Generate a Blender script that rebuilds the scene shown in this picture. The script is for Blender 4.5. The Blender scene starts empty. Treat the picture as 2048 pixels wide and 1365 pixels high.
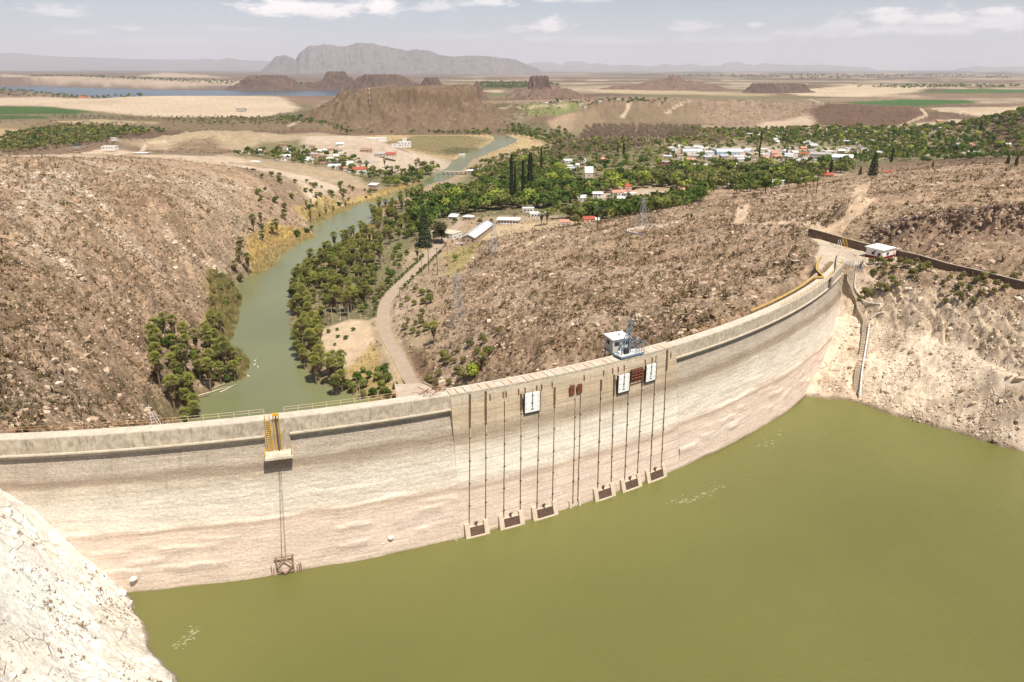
import bpy, math, random
import numpy as np
from mathutils import Vector, Matrix

random.seed(7)
RNG = np.random.RandomState(11)
scene = bpy.context.scene
COL = scene.collection

# ------------------------------------------------------------------ camera
# world: x right, y away from the camera, z up; z = 0 is the crest of the dam, metres
CAM_H = 58.0
F_PX = 1500.0                      # focal length in photo pixels (photo 2048 x 1365)
PITCH = math.atan((682.5 - 138.0) / F_PX)
cam_d = bpy.data.cameras.new("camera")
cam = bpy.data.objects.new("camera", cam_d)
COL.objects.link(cam)
cam.location = (0, 0, CAM_H)
cam.rotation_euler = (math.pi / 2 - PITCH, 0, 0)
cam_d.sensor_width = 36.0
cam_d.lens = F_PX / 2048 * 36.0
cam_d.clip_start = 1.0
cam_d.clip_end = 200000.0
scene.camera = cam

# ------------------------------------------------------------------ sun and sky
SUN_AZ = math.radians(147.0)       # clockwise from +y
SUN_EL = math.radians(63.0)
S = Vector((math.sin(SUN_AZ) * math.cos(SUN_EL), math.cos(SUN_AZ) * math.cos(SUN_EL), math.sin(SUN_EL)))
sun_d = bpy.data.lights.new("sun", 'SUN')
sun_d.energy = 5.0
sun_d.angle = math.radians(0.53)
sun_d.color = (1.0, 0.92, 0.80)
sun = bpy.data.objects.new("sun", sun_d)
COL.objects.link(sun)
sun.location = S * 500
sun.rotation_euler = S.to_track_quat('Z', 'Y').to_euler()

world = bpy.data.worlds.new("World")
scene.world = world
world.use_nodes = True
WN, WL = world.node_tree.nodes, world.node_tree.links
WN.clear()

def wn(t, **k):
    n = WN.new(t)
    for a, b in k.items():
        setattr(n, a, b)
    return n

def wmath(op, a, b=None, c=None, clamp=False):
    n = wn('ShaderNodeMath', operation=op, use_clamp=clamp)
    for i, v in enumerate((a, b, c)):
        if v is None:
            continue
        if isinstance(v, (int, float)):
            n.inputs[i].default_value = v
        else:
            WL.new(v, n.inputs[i])
    return n.outputs[0]

sky = wn('ShaderNodeTexSky', sky_type='NISHITA', sun_disc=False)
sky.sun_elevation = SUN_EL
sky.sun_rotation = SUN_AZ
sky.altitude = 1300
sky.air_density = 1.0
sky.dust_density = 1.0
sky.ozone_density = 1.4
tc = wn('ShaderNodeTexCoord')
sep = wn('ShaderNodeSeparateXYZ')
WL.new(tc.outputs['Generated'], sep.inputs[0])
az = wmath('ARCTAN2', sep.outputs[0], sep.outputs[1])       # radians, right positive
el = wmath('ARCSINE', sep.outputs[2])
comb = wn('ShaderNodeCombineXYZ')
WL.new(az, comb.inputs[0])
WL.new(wmath('MULTIPLY', el, 3.2), comb.inputs[1])
def wnoise(scale, detail, rough, off=0.0):
    n = wn('ShaderNodeTexNoise', noise_dimensions='3D')
    n.inputs['Scale'].default_value = scale
    n.inputs['Detail'].default_value = detail
    n.inputs['Roughness'].default_value = rough
    m = wn('ShaderNodeVectorMath', operation='ADD')
    WL.new(comb.outputs[0], m.inputs[0])
    m.inputs[1].default_value = (0, 0, off)
    WL.new(m.outputs[0], n.inputs['Vector'])
    return n.outputs['Fac']
n_big = wnoise(5.0, 7, 0.6, 1.3)
n_det = wnoise(34.0, 8, 0.62, 4.1)
n_fine = wnoise(95.0, 6, 0.6, 9.0)
# cumulus puffs at their bearings (azimuth, elevation, half width, half height, brightness), degrees
def bearing(px, py):
    u, v = px - 1024.0, 682.5 - py
    cp_, sp_ = math.cos(PITCH), math.sin(PITCH)
    x, y, z = u, F_PX * cp_ + v * sp_, -F_PX * sp_ + v * cp_
    return math.degrees(math.atan2(x, y)), math.degrees(math.asin(z / math.sqrt(x * x + y * y + z * z)))
PUFFS = []
for (px, py, w, h, b) in [(560, 18, 95, 26, 1.0), (640, 24, 110, 24, 0.95), (705, 18, 60, 22, 0.85), (762, 18, 58, 26, 1.1), (105, 22, 75, 20, 0.5), (265, 58, 36, 9, 0.6), (170, 66, 55, 8, 0.35),
                          (868, 16, 55, 16, 0.55), (985, 6, 60, 15, 0.7), (935, 10, 40, 12, 0.5), (1095, 56, 48, 22, 0.75), (1030, 62, 40, 10, 0.3), (1100, 78, 60, 10, 0.3), (1090, 2, 50, 10, 0.6), (1180, 2, 60, 9, 0.4),
                          (1510, 52, 22, 8, 0.5), (1380, 56, 60, 16, 0.4), (1690, 50, 60, 18, 0.45), (1790, 38, 85, 22, 0.75), (1880, 40, 70, 24, 0.7), (1770, 62, 110, 16, 0.5), (1900, 62, 120, 18, 0.5), (2000, 24, 55, 12, 0.75),
                          (2010, 50, 90, 26, 0.6), (1640, 70, 130, 14, 0.4), (1480, 80, 160, 12, 0.3), (1200, 84, 140, 12, 0.28), (930, 74, 120, 12, 0.25), (330, 84, 160, 10, 0.22), (480, 60, 80, 7, 0.25)]:
    a_, e_ = bearing(px, py)
    PUFFS.append((a_, e_, w * 0.034, h * 0.034, b))
PUFFS += [(44, 4, 5, 1.2, .5), (-50, 4, 6, 1.1, .5), (-60, 9, 9, 2, .6), (60, 8, 9, 2, .6), (-20, 11, 6, 1.3, .6), (12, 13, 7, 1.6, .6), (38, 12, 6, 1.4, .6)]
total = None
for (a, e, w, h, b) in PUFFS:
    h = h * 1.15
    # flat bottom: stretch the upper half
    dx = wmath('DIVIDE', wmath('SUBTRACT', az, math.radians(a)), math.radians(w))
    dy0 = wmath('DIVIDE', wmath('SUBTRACT', el, math.radians(e)), math.radians(h))
    dy = wmath('ADD', dy0, wmath('MULTIPLY', wmath('MINIMUM', dy0, 0.0), 1.0))
    d2 = wmath('ADD', wmath('MULTIPLY', dx, dx), wmath('MULTIPLY', dy, dy))
    v = wmath('MULTIPLY', wmath('SUBTRACT', 1.0, wmath('SQRT', d2)), 1.0)
    v = wmath('ADD', v, wmath('MULTIPLY', wmath('SUBTRACT', n_det, 0.5), 2.6))
    v = wmath('ADD', v, wmath('MULTIPLY', wmath('SUBTRACT', n_fine, 0.5), 0.9))
    v = wmath('SUBTRACT', v, 0.08)
    v = wmath('MULTIPLY', wmath('MULTIPLY', v, 1.5, clamp=True), b)
    total = v if total is None else wmath('MAXIMUM', total, v)
# thin veil of high cloud
veil = wmath('MULTIPLY', wmath('SUBTRACT', wmath('ADD', wmath('MULTIPLY', n_big, 0.7), wmath('MULTIPLY', n_det, 0.3)), 0.40), 2.0, clamp=True)
veil = wmath('MULTIPLY', veil, wmath('ADD', 0.10, wmath('MULTIPLY', wmath('POWER', 2.718, wmath('MULTIPLY', wmath('MAXIMUM', el, 0.0), -4.0)), 0.28)))
def wmix(f, a, b):
    n = wn('ShaderNodeMix', data_type='RGBA')
    for i, v in ((0, f), (6, a), (7, b)):
        if isinstance(v, (int, float)):
            n.inputs[i].default_value = v
        elif isinstance(v, tuple):
            n.inputs[i].default_value = v + (1,)
        else:
            WL.new(v, n.inputs[i])
    return n.outputs[2]
SKY_STRENGTH = 0.07
def sc(c):
    return tuple(x / SKY_STRENGTH for x in c)
# milky haze towards the horizon
hz = wmath('MULTIPLY', wmath('POWER', 2.718, wmath('MULTIPLY', wmath('MAXIMUM', el, 0.0), -17.0)), 0.6)
c0 = wmix(hz, sky.outputs[0], sc((0.66, 0.66, 0.82)))
c1 = wmix(veil, c0, sc((0.70, 0.67, 0.82)))
c2 = wmix(total, c1, sc((1.08, 1.0, 0.99)))
bg = wn('ShaderNodeBackground')
bg.inputs['Strength'].default_value = SKY_STRENGTH
WL.new(c2, bg.inputs[0])
wo = wn('ShaderNodeOutputWorld')
WL.new(bg.outputs[0], wo.inputs[0])

scene.view_settings.view_transform = 'Standard'
scene.view_settings.look = 'None'
scene.view_settings.exposure = 0.28
scene.view_settings.gamma = 1.0
scene.view_settings.use_curve_mapping = False
scene.render.engine = 'CYCLES'
scene.cycles.max_bounces = 5
scene.cycles.diffuse_bounces = 2
scene.cycles.glossy_bounces = 2
scene.cycles.transmission_bounces = 2
scene.cycles.volume_bounces = 1
scene.cycles.use_denoising = True

# ------------------------------------------------------------------ survey helpers
CP, SP = math.cos(PITCH), math.sin(PITCH)
def P(px, py, z):
    """ground point seen at photo pixel (px, py) on the level z"""
    u, v = px - 1024.0, 682.5 - py
    d = Vector((u, F_PX * CP + v * SP, -F_PX * SP + v * CP))
    t = (z - CAM_H) / d.z
    return Vector((d.x * t, d.y * t, z))

def proj(p):
    """photo pixel of a world point"""
    x, y, z = p[0], p[1], p[2] - CAM_H
    dep = y * CP - z * SP
    return 1024 + F_PX * x / dep, 682.5 - F_PX * (y * SP + z * CP) / dep

def PN(a):
    """same for an array of (px, py, z)"""
    a = np.asarray(a, float)
    u, v = a[:, 0] - 1024.0, 682.5 - a[:, 1]
    dy = F_PX * CP + v * SP
    dz = -F_PX * SP + v * CP
    t = (a[:, 2] - CAM_H) / dz
    return np.stack([u * t, dy * t, a[:, 2]], 1)

# ------------------------------------------------------------------ numpy noise
_perm = np.arange(512)
RNG.shuffle(_perm)
_perm = np.concatenate([_perm, _perm])
_g = RNG.rand(512) * 2 * np.pi
_gx, _gy = np.cos(_g), np.sin(_g)
def perlin(x, y, seed=0):
    x = x + seed * 17.37
    y = y + seed * 9.71
    xi = np.floor(x).astype(np.int64)
    yi = np.floor(y).astype(np.int64)
    xf, yf = x - xi, y - yi
    u = xf * xf * xf * (xf * (xf * 6 - 15) + 10)
    v = yf * yf * yf * (yf * (yf * 6 - 15) + 10)
    xi &= 511
    yi &= 511
    x1, y1 = (xi + 1) & 511, (yi + 1) & 511
    def gr(a, b, fx, fy):
        h = _perm[_perm[a] + b]
        return _gx[h] * fx + _gy[h] * fy
    n00, n10 = gr(xi, yi, xf, yf), gr(x1, yi, xf - 1, yf)
    n01, n11 = gr(xi, y1, xf, yf - 1), gr(x1, y1, xf - 1, yf - 1)
    a = n00 + u * (n10 - n00)
    b = n01 + u * (n11 - n01)
    return (a + v * (b - a)) * 1.5
def fbm(x, y, oct=5, seed=0, gain=0.5, lac=2.03):
    s = np.zeros_like(x)
    a = 1.0
    for i in range(oct):
        s += a * perlin(x, y, seed + i * 3)
        x, y = x * lac, y * lac
        a *= gain
    return s
def ridged(x, y, oct=4, seed=0, gain=0.5):
    s = np.zeros_like(x)
    a = 1.0
    for i in range(oct):
        s += a * (1 - 2 * np.abs(perlin(x, y, seed + i * 5)))
        x, y = x * 2.07, y * 2.07
        a *= gain
    return s
def sstep(a, b, x):
    t = np.clip((x - a) / (b - a), 0, 1)
    return t * t * (3 - 2 * t)
def poly_sd(poly, X, Y):
    """signed distance to a closed polygon, negative inside"""
    poly = np.asarray(poly, float)
    n = len(poly)
    d = np.full(X.shape, 1e18)
    ins = np.zeros(X.shape, bool)
    for i in range(n):
        ax, ay = poly[i]
        bx, by = poly[(i + 1) % n]
        ex, ey = bx - ax, by - ay
        L = ex * ex + ey * ey + 1e-12
        t = np.clip(((X - ax) * ex + (Y - ay) * ey) / L, 0, 1)
        d = np.minimum(d, (X - ax - t * ex) ** 2 + (Y - ay - t * ey) ** 2)
        if ay != by:
            c = ((ay > Y) != (by > Y)) & (X < ex * (Y - ay) / (by - ay) + ax)
            ins ^= c
    d = np.sqrt(d)
    return np.where(ins, -d, d)
def line_d(pts, X, Y):
    d = np.full(X.shape, 1e18)
    for (ax, ay), (bx, by) in zip(pts[:-1], pts[1:]):
        ex, ey = bx - ax, by - ay
        t = np.clip(((X - ax) * ex + (Y - ay) * ey) / (ex * ex + ey * ey + 1e-12), 0, 1)
        d = np.minimum(d, (X - ax - t * ex) ** 2 + (Y - ay - t * ey) ** 2)
    return np.sqrt(d)
def WP(pts, z):
    """photo pixels traced on the level z -> world xy polygon"""
    return PN([(a, b, z) for a, b in pts])[:, :2]

# ------------------------------------------------------------------ dam circle
DCX, DCY, DR = -107.6, 357.2, 247.0
def dth(px, py, z):
    p = P(px, py, z)
    return math.atan2(p.x - DCX, -(p.y - DCY))
def DP(th, rho, z):
    return (DCX + rho * math.sin(th), DCY - rho * math.cos(th), z)
TH_L, TH_R = math.radians(-9), math.radians(59.8)
TH_G0, TH_G1 = dth(899, 789, 0), dth(1357, 694, 0)
WATER_Z, RIVER_Z = -29.0, -62.0

# ------------------------------------------------------------------ object helpers
def link(name, data, parent=None, loc=None):
    o = bpy.data.objects.new(name, data)
    COL.objects.link(o)
    if parent is not None:
        o.parent = parent
    if loc is not None:
        o.location = loc
    return o
def tag(o, label=None, cat=None, group=None, kind=None):
    if label: o['label'] = label
    if cat: o['category'] = cat
    if group: o['group'] = group
    if kind: o['kind'] = kind
    return o
def thing(name, label, cat, loc=(0, 0, 0), rz=0, group=None):
    o = link(name, None, None, loc)
    o.rotation_euler = (0, 0, rz)
    o.empty_display_size = 0.5
    return tag(o, label, cat, group)
class MB:
    def __init__(s):
        s.v, s.f = [], []
    def add(s, vs, fs):
        b = len(s.v)
        s.v += [tuple(p) for p in vs]
        s.f += [tuple(i + b for i in f) for f in fs]
        return s
    def box(s, x0, x1, y0, y1, z0, z1, m=None):
        vs = [(x, y, z) for z in (z0, z1) for y in (y0, y1) for x in (x0, x1)]
        if m is not None:
            vs = [m @ Vector(p) for p in vs]
        return s.add(vs, [(0, 2, 3, 1), (4, 5, 7, 6), (0, 1, 5, 4), (2, 6, 7, 3), (0, 4, 6, 2), (1, 3, 7, 5)])
    def hexa(s, q):
        """8 corners: 4 bottom loop, 4 top loop"""
        return s.add(q, [(3, 2, 1, 0), (4, 5, 6, 7), (0, 1, 5, 4), (1, 2, 6, 5), (2, 3, 7, 6), (3, 0, 4, 7)])
    def bar(s, a, b, r, r2=None, n=6):
        a, b = Vector(a), Vector(b)
        r2 = r if r2 is None else r2
        d = (b - a)
        if d.length < 1e-6:
            return s
        q = d.to_track_quat('Z', 'Y')
        vs = []
        for p, rr in ((a, r), (b, r2)):
            for i in range(n):
                t = 2 * math.pi * (i + 0.5) / n
                vs.append(p + q @ Vector((rr * math.cos(t), rr * math.sin(t), 0)))
        fs = [(i, (i + 1) % n, n + (i + 1) % n, n + i) for i in range(n)]
        fs += [tuple(range(n))[::-1], tuple(range(n, 2 * n))]
        return s.add(vs, fs)
    def tube(s, pts, r, n=6):
        for a, b in zip(pts[:-1], pts[1:]):
            s.bar(a, b, r, None, n)
        return s
    def mesh(s, name, mat, smooth=False):
        me = bpy.data.meshes.new(name)
        me.from_pydata(s.v, [], s.f)
        if mat is not None:
            me.materials.append(mat)
        if smooth:
            me.polygons.foreach_set('use_smooth', [True] * len(me.polygons))
        me.update()
        return me
    def build(s, name, mat, parent=None, loc=None, smooth=False):
        return link(name, s.mesh(name, mat, smooth), parent, loc)
def np_mesh(name, V, F, mat, smooth=True, attrs=None):
    """V (n,3), F (m,k) with k = 3 or 4"""
    me = bpy.data.meshes.new(name)
    k = F.shape[1]
    me.vertices.add(len(V))
    me.vertices.foreach_set('co', np.ascontiguousarray(V, np.float32).ravel())
    me.loops.add(F.size)
    me.loops.foreach_set('vertex_index', np.ascontiguousarray(F, np.int32).ravel())
    me.polygons.add(len(F))
    me.polygons.foreach_set('loop_start', np.arange(0, F.size, k, dtype=np.int32))
    me.polygons.foreach_set('loop_total', np.full(len(F), k, np.int32))
    me.polygons.foreach_set('use_smooth', np.full(len(F), smooth, bool))
    if mat is not None:
        me.materials.append(mat)
    for an, (typ, arr) in (attrs or {}).items():
        at = me.attributes.new(an, typ, 'POINT')
        at.data.foreach_set('color' if 'COLOR' in typ else 'value', np.ascontiguousarray(arr, np.float32).ravel())
    me.update(calc_edges=True)
    return me
def grid_faces(nr, nc):
    i = np.arange(nr * nc).reshape(nr, nc)
    return np.stack([i[:-1, :-1].ravel(), i[:-1, 1:].ravel(), i[1:, 1:].ravel(), i[1:, :-1].ravel()], 1)

# ------------------------------------------------------------------ materials
class NT:
    def __init__(s, mat):
        s.t = mat.node_tree
        s.N, s.L = s.t.nodes, s.t.links
    def n(s, t, **k):
        x = s.N.new(t)
        for a, b in k.items():
            setattr(x, a, b)
        return x
    def put(s, sock, v):
        if isinstance(v, (int, float)):
            sock.default_value = v
        elif isinstance(v, tuple):
            sock.default_value = v + (1,) if (len(v) == 3 and sock.type == 'RGBA') else v
        else:
            s.L.new(v, sock)
    def math(s, op, a, b=None, clamp=False):
        x = s.n('ShaderNodeMath', operation=op, use_clamp=clamp)
        s.put(x.inputs[0], a)
        if b is not None:
            s.put(x.inputs[1], b)
        return x.outputs[0]
    def pos(s, scale=(1, 1, 1), rot=(0, 0, 0), obj=False):
        g = s.n('ShaderNodeTexCoord').outputs['Object'] if obj else s.n('ShaderNodeNewGeometry').outputs['Position']
        m = s.n('ShaderNodeMapping')
        m.inputs['Scale'].default_value = scale
        m.inputs['Rotation'].default_value = rot
        s.L.new(g, m.inputs['Vector'])
        return m.outputs[0]
    def noise(s, vec, scale, detail=4, rough=0.55, dist=0.0):
        x = s.n('ShaderNodeTexNoise')
        x.inputs['Scale'].default_value = scale
        x.inputs['Detail'].default_value = detail
        x.inputs['Roughness'].default_value = rough
        x.inputs['Distortion'].default_value = dist
        s.L.new(vec, x.inputs['Vector'])
        return x.outputs['Fac']
    def voro(s, vec, scale, feature='F1', out='Distance', rnd=1.0):
        x = s.n('ShaderNodeTexVoronoi', feature=feature)
        x.inputs['Scale'].default_value = scale
        x.inputs['Randomness'].default_value = rnd
        s.L.new(vec, x.inputs['Vector'])
        return x.outputs[out]
    def ramp(s, f, stops, interp='LINEAR'):
        x = s.n('ShaderNodeValToRGB')
        x.color_ramp.interpolation = interp
        e = x.color_ramp.elements
        while len(e) < len(stops):
            e.new(0.5)
        for i, (p, c) in enumerate(stops):
            e[i].position = p
            e[i].color = (c if isinstance(c, tuple) else (c, c, c)) + (1,)
        s.put(x.inputs[0], f)
        return x.outputs[0]
    def mix(s, f, a, b, mode='MIX'):
        x = s.n('ShaderNodeMix', data_type='RGBA', blend_type=mode)
        s.put(x.inputs[0], f)
        s.put(x.inputs[6], a)
        s.put(x.inputs[7], b)
        return x.outputs[2]
    def attr(s, name, out='Color'):
        x = s.n('ShaderNodeAttribute', attribute_name=name)
        return x.outputs[out]
    def bump(s, h, strength, dist, normal=None):
        x = s.n('ShaderNodeBump')
        x.inputs['Strength'].default_value = strength
        x.inputs['Distance'].default_value = dist
        s.L.new(h, x.inputs['Height'])
        if normal is not None:
            s.L.new(normal, x.inputs['Normal'])
        return x.outputs[0]
def new_mat(name):
    m = bpy.data.materials.new(name)
    m.use_nodes = True
    nt = NT(m)
    b = nt.N['Principled BSDF']
    b.inputs['Specular IOR Level'].default_value = 0.25
    return m, nt, b
def simple(name, col, rough=0.7, var=0.25, scale=1.0, metal=0.0, stain=None, bump=0.0):
    m, nt, b = new_mat(name)
    v = nt.pos()
    f = nt.noise(v, scale, 6, 0.65)
    lo = tuple(c * (1 - var) for c in col)
    hi = tuple(min(1, c * (1 + var)) for c in col)
    c = nt.mix(nt.ramp(f, [(0.3, 0.0), (0.7, 1.0)]), lo, hi)
    if stain:
        g = nt.noise(nt.pos((1, 1, 0.25)), scale * 2.3, 6, 0.7)
        c = nt.mix(nt.ramp(g, [(0.52, 0.0), (0.72, 0.8)]), c, stain)
    nt.L.new(c, b.inputs['Base Color'])
    b.inputs['Roughness'].default_value = rough
    b.inputs['Metallic'].default_value = metal
    if bump:
        nt.L.new(nt.bump(f, 0.5, bump), b.inputs['Normal'])
    return m

# ================================================================== terrain
RIVER_PX = [(300, 905), (352, 850), (388, 812), (400, 795), (455, 775), (487, 750), (497, 725), (475, 700), (455, 672), (470, 630), (483, 600), (473, 572), (500, 552), (541, 526), (566, 497),
            (600, 477), (634, 466), (622, 442), (652, 425), (684, 415), (721, 404), (770, 390), (815, 372), (845, 362), (868, 349), (893, 336), (905, 322), (930, 308),
            (960, 298), (975, 290), (990, 280), (988, 273), (972, 268), (985, 266), (1010, 270), (1034, 279), (1032, 285), (1010, 294), (985, 303), (965, 312), (940, 322), (930, 335),
            (912, 350), (890, 362), (862, 368), (838, 380), (794, 402), (760, 416), (743, 428), (733, 449), (699, 479), (658, 496), (627, 518), (589, 541),
            (580, 570), (568, 612), (576, 636), (571, 662), (589, 691), (600, 735), (636, 772), (684, 787), (728, 803), (800, 832), (860, 905)]
RIVER = WP(RIVER_PX, RIVER_Z)
LAKE = WP([(-900, 158), (0, 168), (130, 174), (330, 180), (560, 180), (700, 178), (760, 182), (720, 190), (640, 193), (520, 192), (440, 194), (300, 199), (215, 198), (120, 188), (0, 183), (-900, 172)], -50)

D_PTS = [
 (-500, 900, 10), (-400, 700, 14), (-300, 500, 15), (-300, 400, 10), (-300, 340, -5), (-200, 870, 4),
 (0, 870, -3), (100, 858, -11), (200, 850, -24), (270, 842, -38), (330, 835, -54),
 (0, 780, -7), (120, 780, -20), (250, 780, -38), (320, 750, -52),
 (0, 700, -8), (150, 700, -21), (300, 700, -41), (380, 690, -55),
 (0, 600, -11), (120, 600, -20), (250, 600, -33), (350, 600, -46), (430, 600, -57),
 (0, 500, -7), (120, 500, -15), (250, 500, -25), (370, 520, -41), (440, 560, -54),
 (0, 400, -1), (100, 400, -5), (250, 400, -14), (350, 430, -22), (450, 450, -36), (520, 490, -54),
 (0, 352, 2), (100, 352, 0), (250, 365, -10), (400, 365, -21), (550, 378, -36), (640, 390, -48), (700, 385, -55),
 (0, 322, -24), (100, 315, -28), (200, 322, -28), (400, 338, -31), (600, 358, -44), (300, 305, -33), (500, 322, -38), (650, 345, -48),
 (100, 285, -40), (0, 290, -38), (300, 270, -44), (550, 295, -47), (700, 322, -51), (760, 300, -46), (650, 275, -42), (800, 280, -42), (850, 292, -56),
 (760, 365, -60), (820, 350, -60.8), (860, 325, -61), (900, 310, -61), (940, 340, -60.8), (980, 320, -60.8), (930, 285, -61), (880, 285, -60),
 (860, 500, -54), (882, 520, -53), (800, 580, -56), (765, 640, -56), (790, 720, -56), (830, 780, -56), (900, 480, -51), (880, 460, -54),
 (700, 700, -59), (650, 690, -59.5), (720, 620, -59), (760, 540, -58), (800, 460, -58), (700, 560, -59.5), (640, 620, -60), (640, 740, -60), (700, 760, -60), (760, 790, -59), (780, 430, -58.5),
 (830, 600, -51), (850, 700, -49), (870, 770, -50), (930, 770, -47), (900, 650, -46), (900, 565, -45),
 (1000, 500, -38), (1000, 600, -35), (1000, 700, -33), (1000, 755, -38), (1100, 500, -31), (1100, 600, -27), (1100, 700, -24), (1100, 738, -29),
 (1200, 500, -24), (1200, 600, -21), (1200, 680, -20), (1200, 722, -23), (1300, 500, -18), (1300, 600, -14), (1300, 660, -12), (1300, 700, -14),
 (1350, 685, -9), (1400, 500, -11), (1400, 600, -8.5), (1400, 655, -6), (1450, 650, -6), (1500, 560, -6), (1500, 500, -6), (1550, 605, -4), (1600, 560, -3), (1600, 510, -2.5), (1620, 575, -3),
 (925, 484, -53.5), (948, 486, -53.5), (985, 458, -53.5), (955, 452, -53.5), (890, 470, -54), (864, 552, -51), (902, 530, -49.5), (931, 503, -47), (966, 490, -42.5), (996, 479, -39), (1040, 473, -36), (1100, 467, -33), (1200, 459, -28), (1285, 456, -22), (1350, 430, -17), (1420, 408, -12), (1500, 404, -8), (1560, 430, -5), (1500, 450, -6),
 (850, 440, -57), (1000, 435, -54), (1150, 440, -52), (1300, 425, -50), (1400, 385, -49), (1550, 372, -47), (1690, 350, -45), (1850, 318, -42), (2048, 300, -38), (2300, 310, -20),
 (950, 362, -59.5), (1200, 350, -54), (1400, 325, -50), (1700, 300, -46), (1000, 305, -61), (1060, 280, -60.5), (1250, 270, -50), (1550, 270, -46),
 (1600, 400, -5), (1650, 380, -6), (1710, 362, -5), (1800, 345, -1), (1900, 334, 3), (2048, 328, 8), (2300, 340, 14),
 (1640, 425, -1), (1750, 400, 2), (1900, 400, 8), (2048, 400, 13), (2300, 430, 16), (1720, 440, 1),
 (1640, 490, 0), (1650, 530, 0), (1600, 440, -1), (1560, 470, -1.5), (1700, 505, 0), (1740, 525, 0),
 (1640, 455, 2.2), (1700, 465, 2.4), (1760, 448, 6), (1850, 456, 9), (1950, 474, 10), (2048, 495, 10), (2300, 560, 10),
 (1760, 478, 2.4), (1850, 500, 2.4), (1950, 528, 2.4), (2048, 552, 2.4),
]
U_PTS = [
 (1702, 541, -2.0), (1740, 527, 0), (1780, 527, 0), (1850, 548, -0.6), (1950, 575, -0.4), (2048, 592, -0.5),
 (1650, 530, 0), (1700, 505, 0), (1640, 490, 0), (1760, 478, 2.4), (1850, 500, 2.4), (1950, 528, 2.4), (2048, 552, 2.4), (1850, 456, 9), (1950, 474, 10), (2048, 495, 10), (2048, 400, 13),
 (1690, 560, -9.0), (1683, 590, -11.4), (1676, 620, -14.2), (1664, 660, -17.7), (1650, 700, -21.1), (1635, 740, -24.6), (1622, 770, -27.1), (1705, 575, -8), (1705, 620, -13), (1692, 660, -17), (1675, 710, -21.5), (1655, 760, -25.8), (1730, 560, -4), (1730, 600, -9), (1730, 640, -13.5), (1725, 720, -20.7), (1700, 775, -27),
 (1765, 560, -2.5), (1760, 600, -7.5), (1760, 630, -11.5), (1790, 655, -13), (1850, 668, -12.8), (1760, 720, -19.5), (1760, 790, -26.5),
 (1850, 575, -2.0), (1850, 600, -4.5), (1850, 640, -10), (1850, 700, -16), (1850, 800, -24.5),
 (1950, 600, -2.5), (1950, 640, -6.5), (1950, 680, -11.5), (1950, 720, -14.5), (1950, 800, -21), (1950, 850, -26.5),
 (2048, 620, -3), (2048, 665, -6.5), (2048, 700, -9.5), (2048, 740, -12), (2048, 820, -19.5), (2048, 880, -26.5),
 (1611, 792, -29), (1660, 801, -29), (1710, 808, -29), (1750, 822, -29), (1800, 836, -29), (1850, 856, -29), (1920, 872, -29), (1980, 887, -29), (2048, 908, -29),
 (1560, 900, -40), (1700, 920, -42), (1850, 960, -42), (2048, 1020, -42), (1400, 1000, -45), (1200, 1200, -48), (1600, 1200, -48), (2048, 1300, -48), (1000, 1100, -45), (700, 1180, -44),
 (2300, 600, 2), (2300, 720, -9), (2300, 850, -18), (2300, 985, -29), (2300, 1100, -42), (2700, 1100, -29), (2700, 800, 0),
 (0, 958, -8), (60, 1010, -12), (130, 1085, -18), (200, 1148, -24.5), (262, 1192, -29),
 (290, 1215, -29), (300, 1262, -29), (330, 1312, -29), (368, 1362, -29), (420, 1430, -29), (500, 1560, -29), (650, 1900, -29),
 (0, 1100, -9), (0, 1200, -10), (0, 1365, -11), (100, 1130, -15), (100, 1250, -17), (200, 1210, -23), (200, 1290, -23), (250, 1340, -24.5), (150, 1450, -20), (300, 1500, -25),
 (-300, 900, 4), (-300, 1100, 5), (-300, 1365, 5), (-300, 1900, 3), (-700, 1200, 14),
 (330, 1195, -36), (380, 1265, -38), (430, 1340, -38), (480, 1420, -38), (700, 1500, -46), (1100, 1700, -48),
 (-200, 870, 4), (-500, 900, 10),
]
RIV_CTRL = [(a, b, RIVER_Z + 0.8) for a, b in RIVER_PX[3:-3]]
D_ALL = D_PTS + RIV_CTRL + [p for p in U_PTS if p[0] >= 1702]
def tps_fit(pts, lam=0.002):
    A = PN(pts)
    xy = A[:, :2] / 200.0
    d = np.hypot(xy[:, None, 0] - xy[None, :, 0], xy[:, None, 1] - xy[None, :, 1])
    K = np.where(d > 1e-9, d * d * np.log(d + 1e-12), 0) + lam * np.eye(len(xy))
    Q = np.c_[np.ones(len(xy)), xy]
    M = np.block([[K, Q], [Q.T, np.zeros((3, 3))]])
    w = np.linalg.solve(M, np.r_[A[:, 2], 0, 0, 0])
    return xy, w
TPS_D, TPS_U = tps_fit(D_ALL), tps_fit(U_PTS)
def tps_eval(T, X, Y):
    xy, w = T
    sh = X.shape
    x, y = X.ravel() / 200.0, Y.ravel() / 200.0
    out = w[-3] + w[-2] * x + w[-1] * y
    for i in range(len(xy)):
        d2 = (x - xy[i, 0]) ** 2 + (y - xy[i, 1]) ** 2
        out += w[i] * 0.5 * d2 * np.log(d2 + 1e-12)
    return out.reshape(sh)

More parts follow.
